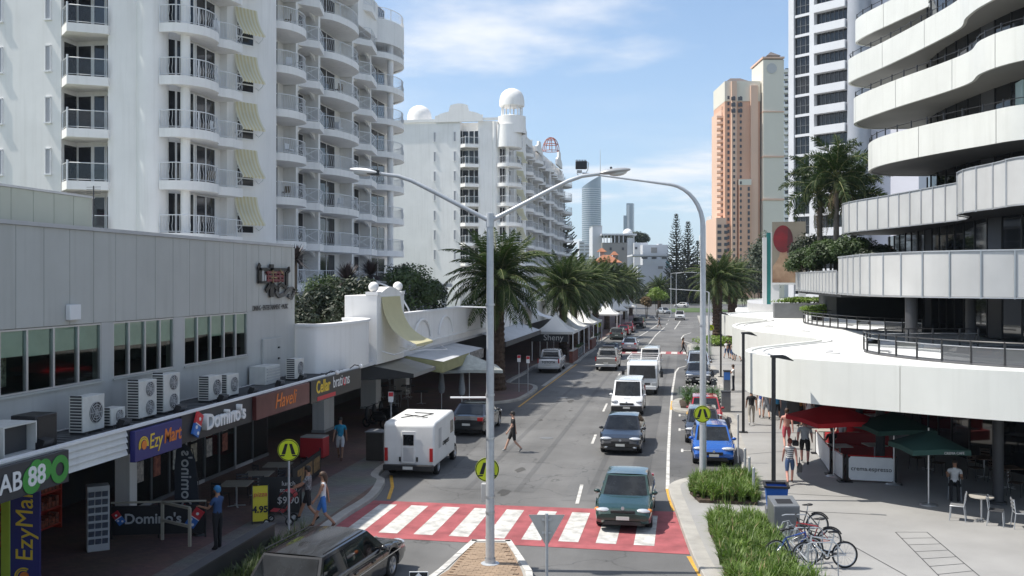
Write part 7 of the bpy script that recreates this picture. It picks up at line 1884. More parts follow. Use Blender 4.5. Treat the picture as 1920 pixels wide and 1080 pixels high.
def skeleton(p):
    V, E, RD, B = [], [], [], []          # joints, edges, radii, bones (a, b, kind)
    def add(v, r): V.append(Vector(v)); RD.append(r if isinstance(r, tuple) else (r, r)); return len(V) - 1
    bl = p['build']; sit = p['pose'] == 'sit'
    hipz = .48 if sit else .92
    pel = add((0, 0, hipz + .03), (.150 * bl, .115 * bl)); wa = add((0, .005, hipz + .17), (.128 * bl, .10 * bl)); ch = add((0, .01, hipz + .36), (.155 * bl, .115 * bl)); nb = add((0, -.005, hipz + .53), (.085, .075)); nk = add((0, .0, hipz + .59), .055); hd = add((0, .025, hipz + .70), (.078, .092)); ht = add((0, .015, hipz + .785), (.062, .075))
    for a, b, k in ((pel, wa, 'waist'), (wa, ch, 'torso'), (ch, nb, 'torso'), (nb, nk, 'neck'), (nk, hd, 'head'), (hd, ht, 'head')): E.append((a, b)); B.append((a, b, k))
    ph = p['phase']; st = .42 if p['pose'] == 'walk' else .04
    for s in (1, -1):
        sw = st * s * ph
        if sit: th, kn = 1.5, 1.5
        elif p['pose'] == 'walk': th, kn = (sw, .06) if sw > 0 else (sw * .35, .62)
        else: th, kn = .03 * s, .04
        hip = add((s * .095 * bl, 0, hipz), (.092 * bl, .098 * bl)); d = Vector((s * .03, sin(th), -cos(th)))
        mid = add(V[hip] + d * .21, .078 * bl * (1.18 if p['legs'] in ('shorts', 'skirt') else 1)); kne = add(V[hip] + d * .43, .053 * bl * (1.12 if p['legs'] == 'pants' else 1)); d2 = Vector((0, sin(th - kn), -cos(th - kn)))
        calf = add(V[kne] + d2 * .15, .054 * bl * (1.12 if p['legs'] == 'pants' else 1)); ank = add(V[kne] + d2 * .41, .036 * (1.25 if p['legs'] == 'pants' else 1))
        fa = 0 if (kn < .3 or sit) else -.5; heel = add(V[ank] + Vector((0, -.03, -.045)), .036); toe = add(V[ank] + Vector((0, .15 * cos(fa), -.055 + .15 * sin(fa))), (.042, .028))
        for a, b, k in ((pel, hip, 'hips'), (hip, mid, 'thigh'), (mid, kne, 'thigh2'), (kne, calf, 'shin'), (calf, ank, 'shin'), (ank, heel, 'foot'), (ank, toe, 'foot')): E.append((a, b)); B.append((a, b, k))
        sh = add((s * .185 * bl, -.005, hipz + .47), .066 * bl); E.append((ch, sh)); B.append((ch, sh, 'torso'))
        am = (p['arms'] or {}).get(s); a1, a2, outw = am if am else ((-sw * .9, .25, .12) if p['pose'] == 'walk' else ((.05, .15, .12) if not sit else (.5, 1.1, .12)))
        dv = Vector((s * outw, sin(a1), -cos(a1))).normalized(); el = add(V[sh] + dv * .28, .043 * bl); d3 = Vector((s * outw * .5, sin(a1 + a2), -cos(a1 + a2))).normalized(); wr_ = add(V[el] + d3 * .245, .029); pa = add(V[wr_] + d3 * .075, (.036, .026))
        for a, b, k in ((sh, el, 'uparm'), (el, wr_, 'forearm'), (wr_, pa, 'hand')): E.append((a, b)); B.append((a, b, k))
        # fingers: five short chains rooted in the palm
        side = d3.cross(Vector((0, 1, 0) if abs(d3.y) < .8 else (1, 0, 0))).normalized(); fwd = side.cross(d3).normalized()
        for k in range(4):
            root = V[pa] + fwd * (.024 * (k - 1.5) * .9); ln = (.062, .074, .068, .052)[k]
            f1 = add(root + d3 * ln * .55 , .0095); f2 = add(root + d3 * ln + side * (-s) * .014, .008); E.append((pa, f1)); E.append((f1, f2)); B.append((f1, f2, 'hand'))
        t1 = add(V[wr_].lerp(V[pa], .55) + fwd * .042 + d3 * .012, .0105); t2 = add(V[t1] + d3 * .036 + fwd * .012, .009); E.append((pa, t1)); E.append((t1, t2)); B.append((t1, t2, 'hand'))
    return V, E, RD, B, pel, hd
def build_people():
    tmp = []
    for p in PEOPLE:
        V, E, RD, B, root, hd = skeleton(p); zmin = min(v.z for v in V) - .026
        V = [v - Vector((0, 0, zmin)) for v in V]; sc = p['h'] / 1.72
        me = bpy.data.meshes.new('skel'); me.from_pydata([tuple(v) for v in V], E, []); ob = bpy.data.objects.new('skel', me); COL.objects.link(ob)
        ob.modifiers.new('skin', 'SKIN').use_smooth_shade = True
        for i, r in enumerate(RD): me.skin_vertices[0].data[i].radius = r
        me.skin_vertices[0].data[root].use_root = True
        ob.modifiers.new('sub', 'SUBSURF').levels = 1
        ob.modifiers['sub'].render_levels = 1
        tmp.append((p, ob, V, B, hd, sc))
    dg = bpy.context.evaluated_depsgraph_get()
    for p, ob, V, B, hd, sc in tmp:
        me = bpy.data.meshes.new_from_object(ob.evaluated_get(dg)); me.name = 'body'
        top, bot, shoe, sk = p['top'], p['bottom'], p['shoe'], skin_t[p['skin']]
        me.materials.clear()
        for m in (sk, top or sk, bot, shoe): me.materials.append(m)
        def kindmat(k, t):
            if k in ('torso',): return 1
            if k == 'waist': return 1 if t > .15 else 2
            if k in ('hips', 'thigh'): return 2
            if k == 'thigh2': return 2 if (p['legs'] in ('pants', 'skirt') or (p['legs'] == 'shorts' and t < .7)) else 0
            if k == 'shin': return 2 if p['legs'] == 'pants' else 0
            if k == 'foot': return 3
            if k == 'uparm': return 1 if (p['sleeve'] == 'long' or (p['sleeve'] == 'short' and t < .62)) else 0
            if k == 'forearm': return 1 if p['sleeve'] == 'long' else 0
            return 0
        for f in me.polygons:
            c = f.center; best = (1e9, 0, 0)
            for a, b, k in B:
                ab = V[b] - V[a]; t = max(0, min(1, (c - V[a]).dot(ab) / ab.length_squared)); d = (V[a] + ab * t - c).length
                if d < best[0]: best = (d, k, t)
            f.material_index = kindmat(best[1], best[2]); f.use_smooth = True
        sub = p.get('name', 'person')
        o = thing('person', p['label'], 'person', p['loc'], p['face'], p['group']); o.scale = (sc, sc, sc)
        link('body', me, o)
        h = V[hd]
        q = MB(); q.ball((h.x, h.y - .012, h.z + .035), .088, .105, .098, 14, 8, zmin=-.25); q.ball((h.x, h.y - .045, h.z - .0), .083, .068, .085, 12, 8)
        if p['long_hair']: q.tube([(h.x, h.y - .06, h.z + .03), (h.x, h.y - .095, h.z - .10), (h.x, h.y - .10, h.z - .24)], [.08, .075, .04], 10)
        q.b('hair', hair_m[p['hair']] if not p['cap'] else p['cap'], o)
        q = MB(); q.ball((h.x, h.y + .098, h.z - .018), .012, .018, .02, 8, 6)
        q.b('nose', sk, o)
        q = MB()
        for s in (1, -1): q.ball((h.x + s * .03, h.y + .084, h.z + .012), .010, .008, .006, 6, 4)
        q.b('eyes', ink, o)
        q = MB(); q.box(h.x - .022, h.y + .083, h.z - .05, h.x + .022, h.y + .091, h.z - .044); q.b('mouth', redp, o)
        if p['legs'] == 'skirt':
            pv = V[0]; q = MB(); q.lathe([(.14, .06), (.17, -.05), (.21, -.32), (.20, -.32), (.16, -.05)], 18, (pv.x, pv.y, pv.z)); q.b('skirt', bot, o)
        bpy.data.objects.remove(ob)
def ft(px, py): q = G(px, py, KH); return (q.x, q.y, KH)
def fr(px, py): q = G(px, py, 0); return (q.x, q.y, .012)
LEFT, RIGHT, BACK_, FRONT = pi / 2, -pi / 2, 0.0, pi    # direction a person faces (0 = away from the viewer)
person('man in black tee and black shorts crossing the road on foot', fr(962, 848), LEFT + .3, cl_black, cl_black, cloth('shoe_grey', (.3, .3, .3)), 'light', 'dark', 1.78, sleeve='short')
person('woman in white singlet and blue shorts walking at the crossing kerb', ft(606, 990), LEFT + .3, cl_white, cloth('bright_blue', (.05, .18, .5)), cloth('sandal', (.12, .06, .04)), 'tan', 'brown', 1.68, sleeve='none', long_hair=True, build=.92)
person('woman in patterned top pushing a red stroller', ft(578, 976), LEFT + .15, cl_pattern, cl_black, cl_black, 'tan', 'dark', 1.68, sleeve='short', arms={1: (.7, .5, .1), -1: (.7, .5, .1)}, build=1.05)
person('man in turquoise tee and white shorts standing on the left pavement', ft(638, 862), FRONT + .2, cloth('turq', (.03, .30, .48), .3), cl_white, cloth('sandal', (.12, .06, .04)), 'tan', 'dark', 1.75, pose='walk', phase=-1)
person('pizza worker in navy shirt and cap beside the timber rail', ft(408, 1030), LEFT - .2, cloth('navy', (.03, .07, .17)), cl_black, cl_black, 'tan', 'dark', 1.70, pose='stand', legs='pants', arms={1: (.5, 1.2, .1), -1: (.5, 1.2, .1)}, cap=cloth('capblue', (.05, .2, .4)))
person('woman in black walking over the far red crossing', fr(1281, 664), RIGHT, cl_black, cl_black, cl_black, 'tan', 'dark', 1.68, legs='pants', long_hair=True, sleeve='none')
person('person in dark clothes walking in the far road', fr(1236, 615), RIGHT + .2, cl_black, cl_black, cl_black, 'tan', 'dark', 1.7, legs='shorts')
person('person in white shirt and dark trousers standing at the parking meter', ft(1375, 733), LEFT, cl_white, cloth('navy2', (.02, .025, .04)), cl_black, 'tan', 'brown', 1.72, pose='stand', legs='pants', arms={1: (.7, .5, .1), -1: (.7, .5, .1)})
person('man in black tee and khaki trousers walking away on the pavement', ft(1409, 797), BACK_, cl_black, cl_khaki, cl_white, 'tan', 'dark', 1.80, legs='pants')
person('man in blue shirt and white shorts walking away ahead', ft(1428, 783), BACK_, cloth('royal', (.04, .08, .36)), cl_white, cl_black, 'light', 'brown', 1.74)
person('woman in grey top walking next to the man in blue shirt', ft(1437, 786), BACK_ + .1, cl_grey, cl_grey, cl_black, 'light', 'dark', 1.62, phase=-1)
person('child in bright blue tee walking by the cafe edge', ft(1457, 787), BACK_ - .2, cl_blue, cl_black, cl_white, 'light', 'brown', 1.5)
person('shirtless man with red shorts walking away', ft(1475, 842), BACK_, None, cloth('pinkred', (.45, .08, .10)), cl_black, 'pink', 'brown', 1.78, sleeve='none')
person('man in grey tee and black shorts carrying a bag', ft(1509, 870), BACK_ - .15, cl_grey, cl_black, cl_black, 'pink', 'brown', 1.80, phase=-1, build=1.12)
person('woman in striped top and denim shorts walking away with bag', ft(1481, 908), BACK_, cl_stripe, cl_denim, cloth('sandal', (.12, .06, .04)), 'pink', 'red', 1.66, sleeve='none', build=1.0)
person('man in orange tee standing by the cafe menu', ft(1500, 800), BACK_ + .5, cloth('ochre', (.42, .2, .06)), cl_black, cl_black, 'light', 'fair', 1.76, pose='stand')
person('woman in white dress beside the man in orange tee', ft(1518, 798), BACK_ - .5, cl_white, cl_white, cl_black, 'light', 'fair', 1.66, pose='stand', legs='skirt')
for i, (px, py, c, lab) in enumerate(((1362, 672, cl_white, 'white topped'), (1368, 673, cl_black, 'black topped'), (1375, 676, cloth('beige', (.42, .32, .25)), 'beige topped'), (1384, 678, cloth('brownt', (.2, .12, .08)), 'brown topped'))):
    person('%s walker in the small group under the far canopy lobe' % lab, ft(px, py), BACK_ + .3 * (i - 1.5), c, cl_denim, cl_black, 'tan', 'dark', 1.68 + .04 * i, phase=(-1) ** i)

# ================================================================ STREET FURNITURE
pole_m = mat('pole_steel', (.50, .52, .54), .42, .12, 5, metal=.25)
# double-arm street lamp on the island
LP = Vector((-4.90, 24.0, .15)); rr = Vector((cos(YAW), sin(YAW), 0))
lamp = thing('double_street_lamp', 'tall grey street lamp with two arms standing on the traffic island', 'street lamp', tuple(LP))
q = MB(); q.cyl((0, 0, 0), (0, 0, 8.85), .115, .085, 14); q.b('pole', pole_m, lamp)
q = MB(); q.lathe([(.24, 0), (.24, .03), (.14, .05), (.14, .16)], 14); q.b('base_plate', pole_m, lamp)
q = MB(); q.lathe([(.105, 8.6), (.105, 8.95), (0, 8.97)], 14); q.b('pole_cap', pole_m, lamp)
for s, bend in ((-1, 2.0), (1, 2.2)):
    pts = [rr * s * t + Vector((0, 0, z)) for t, z in ((.05, 8.78), (.6, 9.06), (1.4, 9.48), (2.0, 9.78), (2.35, 9.90), (2.8, 9.96))]
    q = MB(); q.tube([tuple(p) for p in pts], [.06, .058, .055, .052, .05, .045], 10); q.b('arm', pole_m, lamp)
    hd_ = pts[-1]; M = Matrix.Translation(hd_) @ Matrix.Rotation(YAW + (0 if s > 0 else pi), 4, 'Z') @ Matrix.Rotation(-.12, 4, 'Y')
    q = MB(); q.M = M; q.ball((.38, 0, .02), .42, .15, .075, 16, 8); h_ = q.b('lamp_head', mat('lamp_grey', (.36, .37, .38), .4, .1, 4, metal=.2) if s > 0 else white_trim, lamp)
    q = MB(); q.M = M; q.ball((.46, 0, -.03), .24, .11, .085, 14, 6); q.b('diffuser', mat('prism_glass', (.55, .56, .55), .15, .05, 4, coat=.5), h_)
    if s < 0: q = MB(); q.M = M; q.box(.02, -.1, -.06, .32, .1, .08); q.b('control_gear', blackmetal, h_)
    else: q = MB(); q.M = M; q.cyl((.3, 0, .08), (.3, 0, .14), .03); q.b('photocell', blackmetal, h_)
q = MB(); q.box(-.10, .10, 1.55, .07, .26, 2.02); q.M = None; q.v = [(x - .16, y, z) for x, y, z in q.v]; q.b('control_box', lightgrey, lamp, bevel=.01)
for z in (1.3, 1.7, 6.6, 4.3, 3.2):
    q = MB(); q.lathe([(.122, z), (.122, z + .05)], 12); q.b('strap', alu, lamp)
q = MB(); q.tube([(-.11, 0, 4.25), (-1.0, -.18, 4.25)], .025, 8); q.b('side_bar', white_trim, lamp)
q = MB(); q.tube([(-.11, 0, 6.55), (-.9, -.16, 6.57)], .02, 6); q.b('side_bar', white_trim, lamp)
# crossing signs
fl_y = mat('fluoro_yellow', (.62, .72, .02), .5, .03, 4)
def crossing_sign(label, loc, zc, r=.31, post_h=None, face=YAW, post=True, off=(0, 0)):
    o = thing('crossing_sign', label, 'road sign', loc, face, 'pedestrian crossing signs')
    if post:
        q = MB(); q.cyl((0, .04, 0), (0, .04, zc + .2), .032, n=10); q.b('post', steel, o)
    x0, y0 = off
    q = MB(); q.lathe([(0, -.008), (r, -.008), (r, .004), (0, .004)], 32, (x0, y0, zc), 0, False, 'y'); q.b('disc', fl_y, o)
    q = MB(); q.lathe([(r * .90, -.0105), (r * .97, -.0105)], 32, (x0, y0, zc), 0, False, 'y'); q.b('rim', ink, o)
    for s in (1, -1):     # the two legs mid-stride with feet
        pts = [(.02 * s, .18), (.10 * s, .18), (.20 * s, -.12), (.09 * s, -.12)]
        q = MB(); q.add([(x0 + x * r / .31, y0 - .011, zc + z * r / .31) for x, z in pts], [(0, 1, 2, 3)]); q.b('leg_symbol', ink, o)
        q = MB(); q.add([(x0 + x * r / .31, y0 - .011, zc + z * r / .31) for x, z in ((.10 * s, -.135), (.22 * s, -.135), (.26 * s, -.175), (.12 * s, -.175))], [(0, 1, 2, 3)]); q.b('foot_symbol', ink, o)
    return o
p = G(541, 1003, KH); crossing_sign('round yellow crossing sign on a post at the left end of crossing', (p.x, p.y, KH), 2.42)
crossing_sign('round yellow crossing sign half hidden behind the island lamp pole', (LP.x - .08, LP.y + .16, .15), 2.38, post=False, off=(-.03, .0))
# curved lamp on the right kerb with camera arm
LP2 = Vector((.63, 35.55, KH)); l2 = thing('curved_street_lamp', 'tall curved arm pole carrying a floodlight over the right lane', 'street lamp', tuple(LP2))
pts = [Vector((0, 0, 0)), Vector((0, 0, 5)), Vector((0, 0, 9.2))] 
for a in [i / 8 for i in range(1, 9)]: pts.append(-rr * (1.35 * (1 - cos(a * pi * .46))) + Vector((0, 0, 9.2 + 1.55 * sin(a * pi * .46))))
e = pts[-1]
for t in (.9, 1.9, 3.2): pts.append(e - rr * t + Vector((0, 0, .13 * t)))
q = MB(); q.tube([tuple(p) for p in pts], [.13, .11, .095] + [.085 - .004 * i for i in range(8)] + [.04, .035, .03], 12); q.b('pole', pole_m, l2)
tip = pts[-1]
q = MB(); M = Matrix.Translation(tip) @ Matrix.Rotation(YAW, 4, 'Z'); q.M = M; q.box(-.25, -.16, .14, .16, .06, .42); q.b('floodlight', blackmetal, l2, bevel=.02)
q = MB(); q.M = M
for k in range(7): q.box(-.24 + k * .058, -.15, .421, -.22 + k * .058, .05, .47)
q.b('cooling_fins', darkgrey, l2)
q = MB(); q.M = M; q.tube([(.16, 0, .40), (.22, 0, .38), (.2, 0, .12), (.1, 0, -.04), (-.12, 0, -.10), (-.2, 0, -.02), (-.15, 0, .06)], .016, 6); q.box(-.2, -.05, .0, -.02, .05, .10); q.b('bracket', lightgrey, l2)
q = MB(); q.lathe([(.2, 0), (.2, .05), (.13, .06)], 12); q.b('base_plate', pole_m, l2)
for z in (2.05, 2.5, 5.6):
    q = MB(); q.lathe([(.128, z), (.128, z + .05)], 12); q.b('strap', alu, l2)
crossing_sign('round yellow crossing sign fixed to the curved lamp pole on the right', (LP2.x - .02, LP2.y - .16, KH), 2.42, post=False)
o = thing('utility_pole', 'thin grey pole standing right behind the curved lamp pole', 'pole', (2.0, 84.5, KH)); q = MB(); q.cyl((0, 0, 0), (0, 0, 6.2), .09, .07, 10); q.b('shaft', pole_m, o); q = MB(); q.tube([(0, 0, 6.2), (-.3, 0, 6.3), (-3.4, 0, 6.5)], .04, 6); q.b('arm', pole_m, o)
for px, py, r_, lab in ((1122, 641, .3, 'round yellow crossing sign on the left of the far crossing'), (1333, 665, .3, 'round yellow crossing sign on the right of the far crossing')):
    p = G(px, py, KH); zc = 7.4 - (611 - HORY if px < 1200 else 617 - HORY) / FPX * ((CAMH - KH) * FPX / (py - HORY)); crossing_sign(lab, (p.x, p.y, KH), max(2.0, zc), r_ if px > 1200 else .32)
# give-way sign seen from behind
gw = at(1025, 1080, 19.5); o = thing('give_way_sign', 'grey back of a triangular give way sign on a post', 'road sign', (gw.x, gw.y, 0), YAW)
zc = 7.4 - (965 - HORY) / FPX * 19.5; w_ = .37; hgt = .56
q = MB(); tri = [(-w_, zc), (w_, zc), (.03, zc - hgt * 1.08), (-.03, zc - hgt * 1.08)]; n = 4
q.add([(x, -.006, z) for x, z in tri] + [(x, .0, z) for x, z in tri], [(0, 3, 2, 1), (4, 5, 6, 7)] + [(i, (i + 1) % n, n + (i + 1) % n, n + i) for i in range(n)]); q.b('plate', mat('plate_back', (.50, .48, .44), .5, .1, 4), o)
q = MB(); q.cyl((0, -.04, 0), (0, -.04, zc + .03), .032, n=10); q.b('post', steel, o)
for dz in (.1, .36): q = MB(); q.box(-.1, -.03, zc - dz - .02, .1, -.008, zc - dz + .02); q.b('bracket', alu, o)
# little white chevron plate at the bottom edge
p = at(785, 1078, 17.5); o = thing('marker_plate', 'small white and black marker plate at the bottom edge', 'sign', (p.x, p.y, 0), YAW)
q = MB(); q.cyl((0, .03, 0), (0, .03, p.z), .03); q.b('post', steel, o)
q = MB(); q.box(-.17, -.01, p.z - .5, .17, .01, p.z + .06); q.b('plate', paper, o)
for s in (1, -1): q = MB(); q.add([(0, -.014, p.z + .05), (s * .16, -.014, p.z + .05), (s * .16, -.014, p.z - .13)], [(0, 1, 2)]); q.b('chevron', ink, o)
# plaza lamps
for x, y, lab in ((2.87, 32.75, 'black square plaza lamp nearest, standing behind the blue bin'), (2.72, 47.0, 'black square plaza lamp in the middle of the pavement'), (2.62, 73.6, 'black square plaza lamp farthest, before the far canopy lobe')):
    o = thing('plaza_lamp', lab, 'street lamp', (x, y, KH), 0, 'black plaza lamps')
    q = MB(); q.box(-.065, -.065, .02, .065, .065, 4.7); q.b('post', blackmetal, o, bevel=.01)
    q = MB(); q.M = Matrix.Rotation(YAW, 4, 'Z'); q.add([(-.07, -.15, 4.70), (.1, -.15, 4.70), (.62, -.15, 4.60), (.62, .15, 4.60), (.1, .15, 4.70), (-.07, .15, 4.70), (-.07, -.15, 4.78), (.35, -.15, 4.79), (.62, -.15, 4.62), (.62, .15, 4.62), (.35, .15, 4.79), (-.07, .15, 4.78)], [(5, 4, 3, 2, 1, 0), (6, 7, 8, 9, 10, 11), (0, 1, 2, 8, 7, 6), (5, 11, 10, 9, 3, 4), (0, 6, 11, 5), (2, 3, 9, 8)]); q.b('lamp_head', blackmetal, o)
    q = MB(); q.box(-.2, -.2, 0, .2, .2, .04); q.b('base_plate', blackmetal, o)
# blue bin and grey parcel bin
o = thing('blue_bin', 'open blue plastic crate bin with black rim on top of the cabinet', 'bin', (2.65, 29.4, KH))
q = MB(); q.add([(-.26, -.26, .55), (.26, -.26, .55), (.26, .26, .55), (-.26, .26, .55), (-.32, -.32, 1.18), (.32, -.32, 1.18), (.32, .32, 1.18), (-.32, .32, 1.18)], [(0, 1, 5, 4), (1, 2, 6, 5), (2, 3, 7, 6), (3, 0, 4, 7), (3, 2, 1, 0)]); q.b('bucket', mat('blue_plastic', (.02, .11, .42), .45, .1, 3), o)
q = MB()
for a, c in (((-.33, -.33), (.33, -.33)), ((.33, -.33), (.33, .33)), ((.33, .33), (-.33, .33)), ((-.33, .33), (-.33, -.33))): q.bar((*a, 1.19), (*c, 1.19), .07, .06)
q.b('rim', blackmetal, o)
q = MB(); q.box(-.3, -.3, .0, .3, .3, .54); q.b('stand', midgrey, o)
o = thing('grey_cabinet_bin', 'grey steel cabinet bin with sloping top beside the grass bed', 'bin', (2.72, 28.0, KH), YAW)
q = MB(); q.add([(-.36, -.36, 0), (.36, -.36, 0), (.36, .36, 0), (-.36, .36, 0), (-.36, -.36, .98), (.36, -.36, .98), (.36, .36, 1.12), (-.36, .36, 1.12)], [(3, 2, 1, 0), (4, 5, 6, 7), (0, 1, 5, 4), (1, 2, 6, 5), (2, 3, 7, 6), (3, 0, 4, 7)]); q.b('cabinet', mat('bin_steel', (.20, .21, .22), .4, .15, 3, metal=.4), o, bevel=.015)
q = MB(); q.add([(-.22, -.2, 1.018), (.22, -.2, 1.018), (.22, .1, 1.076), (-.22, .1, 1.076)], [(0, 1, 2, 3)]); q.b('slot', ink, o)
q = MB(); q.box(-.33, -.366, .5, .33, -.361, .93); q.b('door', midgrey, o)
o = thing('pavement_cabinet', 'dark brown utility cabinet on the left pavement behind the camper', 'cabinet', (-12.3, 37.35, KH))
q = MB(); q.box(-.36, -.36, 0, .36, .36, 1.12); q.b('body', mat('brown_cabinet', (.045, .04, .035), .5, .2, 3), o, bevel=.02); q = MB(); q.box(-.4, -.4, 1.121, .4, .4, 1.17); q.b('lid', midgrey, o, bevel=.01)
# steel bollards and posts along the right kerb
for i, (px, py, h_, lab) in enumerate(((1384, 868, 1.9, 'tall thin grey post behind the grass bed'), (1397, 893, 1.0, 'grey bollard behind the grass bed, farthest of three'), (1405, 912, 1.0, 'grey bollard behind the grass bed, middle of three'), (1413, 935, 1.0, 'grey bollard behind the grass bed, nearest of three'), (1290, 695, 1.9, 'thin post beside the dark grey parked sedan'))):
    p = G(px, py, KH); o = thing('bollard', lab, 'bollard', (p.x, p.y, KH), 0, 'grey posts along the right kerb')
    q = MB(); q.cyl((0, 0, 0), (0, 0, h_), .05 if h_ < 1.5 else .035, n=10); q.b('shaft', steel, o); q = MB(); q.ball((0, 0, h_), .05 if h_ < 1.5 else .035, nu=10, nv=5, zmin=0); q.b('cap', steel, o)
o = thing('parking_meter', 'blue and grey parking meter box at the far right kerb', 'parking meter', ft(1363, 735)); q = MB(); q.box(-.22, -.18, 0, .22, .18, 1.35); q.b('cabinet', midgrey, o, bevel=.02); q = MB(); q.box(-.2, -.19, .8, .2, -.181, 1.3); q.b('front', bluep, o); q = MB(); q.box(-.24, -.2, 1.351, .24, .2, 1.42); q.b('hood', darkgrey, o)
o = thing('meter_cabinet', 'grey cabinet standing behind the strap leaf bed', 'cabinet', ft(1361, 772)); q = MB(); q.box(-.25, -.25, 0, .25, .25, 1.1); q.b('body', midgrey, o, bevel=.02); q = MB(); q.box(-.27, -.27, 1.101, .27, .27, 1.15); q.b('lid', darkgrey, o)
# parking signs left
for px, py, d, lab in ((733, 838, None, 'small parking sign on thin post beside the camper'), (973, 735, None, 'small parking sign on a post in the parking bay, left one'), (990, 738, None, 'thin sign post in the parking bay, right one')):
    p = G(px, py, KH); o = thing('parking_sign', lab, 'road sign', (p.x, p.y, KH), YAW, 'parking signs')
    q = MB(); q.cyl((0, .02, 0), (0, .02, 2.4), .028, n=8); q.b('post', steel, o); q = MB(); q.box(-.11, -.012, 1.95, .11, -.0, 2.4); q.b('plate', paper, o); q = MB(); q.box(-.1, -.016, 2.2, .1, -.0125, 2.38); q.b('red_field', redp, o)
# far street lamps
for px, py, d, side in ((1258, 595, 195, 1), (1268, 592, 210, 1), (1333, 600, 170, -1)):
    p = at(px, py, d); o = thing('far_street_lamp', {1258: 'thin street lamp at the junction, left of two', 1268: 'thin street lamp at the junction, right of two', 1333: 'thin lamp post before the far right trees'}[px], 'street lamp', (p.x, p.y, 0)); hh = 7.4 + (HORY - 512) / FPX * d
    q = MB(); q.cyl((0, 0, 0), (0, 0, hh), .09, .06, 8); q.b('pole', pole_m, o); q = MB(); q.tube([(0, 0, hh - .1), (side * 1.5, 0, hh + .1), (side * 4.2, 0, hh + .15)], .05, 6); q.b('arm', pole_m, o); q = MB(); q.ball((side * 4.5, 0, hh + .13), .4, .15, .08, 10, 5); q.b('lamp_head', lightgrey, o)
# dark wall at the bottom left
o = thing('low_wall', 'dark low wall between pavement and grass strip at the bottom left', 'wall', (-10.55, 17, KH)); q = MB(); q.box(-.12, -7, 0, .12, 6.3, .95); q.b('wall_body', mat('charcoal_wall', (.030, .031, .034), .6, .25, 1.2), o); q = MB(); q.box(-.15, -7, .951, .15, 6.33, 1.0); q.b('coping', darkgrey, o)
# bicycles and rack
tyre_b = mat('bike_tyre', (.012, .012, .012), .8, .1, 9)
def bicycle(label, loc, rz, col, lean=.06, saddle=ink, mud=False):
    o = thing('bicycle', label, 'bicycle', loc, rz, 'bicycles at the rack'); fm = mat('bike_' + str(col), col, .35, .05, 3, coat=.6); r = .335; LN = Matrix.Rotation(lean, 4, 'X')
    def P_(name, m, fn, par=o): q = MB(); q.M = LN; fn(q); return q.b(name, m, par)
    for x in (-.51, .51):
        w = P_('wheel', tyre_b, lambda q: q.tube([(x + (r - .018) * cos(a * pi / 14), 0, r + (r - .018) * sin(a * pi / 14)) for a in range(28)], .022, 6, closed=True))
        P_('rim', alu, lambda q: q.tube([(x + (r - .048) * cos(a * pi / 14), 0, r + (r - .048) * sin(a * pi / 14)) for a in range(28)], .011, 5, closed=True), w)
        def sp(q):
            for a in range(16): q.tube([(x + .025 * cos(a * pi / 8 + .6), .02 * (-1) ** a, r + .025 * sin(a * pi / 8 + .6)), (x + (r - .05) * cos(a * pi / 8), 0, r + (r - .05) * sin(a * pi / 8))], .0035, 3, cap=False)
            q.cyl((x, -.04, r), (x, .04, r), .025, n=8)
        P_('spokes', alu, sp, w)
    bb_, st_, hd1, hd2 = (-.07, 0, .29), (-.24, 0, .78), (.33, 0, .83), (.36, 0, .68)
    def frm(q):
        for a, c, rr_ in ((bb_, (-.22, 0, .72), .018), ((-.21, 0, .70), (.335, 0, .80), .018), (bb_, (.355, 0, .70), .02), (hd1, hd2, .024)): q.tube([a, c], rr_, 8)
        for s in (1, -1): q.tube([(bb_[0], s * .03, bb_[2]), (-.51, s * .06, r)], .010, 6); q.tube([(-.215, s * .02, .70), (-.51, s * .06, r)], .010, 6)
    P_('frame', fm, frm)
    P_('fork', alu, lambda q: [q.tube([(.36, s * .045, .68), (.42, s * .05, .5), (.51, s * .055, r)], .013, 6) for s in (1, -1)] and q.tube([(.36, -.05, .68), (.36, .05, .68)], .018, 6))
    P_('seat_post', alu, lambda q: q.tube([(-.22, 0, .72), (-.25, 0, .88)], .014, 6))
    P_('saddle', saddle, lambda q: (q.ball((-.30, 0, .91), .10, .075, .035, 10, 6), q.ball((-.19, 0, .905), .12, .032, .025, 10, 6)))
    P_('handlebar', blackmetal, lambda q: (q.tube([(.325, 0, .83), (.34, 0, .94)], .015, 6), q.tube([(.27, -.30, .95), (.34, -.2, .96), (.37, 0, .95), (.34, .2, .96), (.27, .30, .95)], .013, 6)))
    P_('crank', blackmetal, lambda q: (q.lathe([(.05, -.005), (.095, -.005), (.095, .005), (.05, .005)], 16, (bb_[0], -.05, bb_[2]), 0, False, 'y'), q.bar((bb_[0], -.07, bb_[2]), (.06, -.07, .20), .02, .012), q.bar((bb_[0], .07, bb_[2]), (-.2, .07, .38), .02, .012), q.box(.02, -.16, .185, .11, -.07, .21), q.box(-.25, .07, .37, -.16, .16, .395)))
    if mud: P_('mudguard', blackmetal, lambda q: q.tube([(-.51 + .36 * cos(a), 0, r + .36 * sin(a)) for a in [pi * .35 + pi * .5 * i / 8 for i in range(9)]], .02, 5))
    return o
def bp(px, py): q = G(px, py, KH); return (q.x, q.y, KH + .006)
bicycle('silver white bicycle nearest, sticking out of the rack to the right', bp(1547, 1066), YAW + pi + .05, (.62, .63, .63), .05, mud=False)
bicycle('red framed bicycle in the middle of the rack', bp(1518, 1036), YAW + pi - .02, (.36, .03, .03), -.05, mud=True)
bicycle('black and silver bicycle farthest in the rack with mudguard', bp(1500, 1008), YAW + pi + .08, (.05, .05, .055), .06, mud=True)
bicycle('blue childrens style bicycle half hidden inside the rack', bp(1490, 1060), YAW + .25, (.03, .08, .30), -.08)
rk0, rk1 = G(1445, 1000, KH), G(1515, 1085, KH)
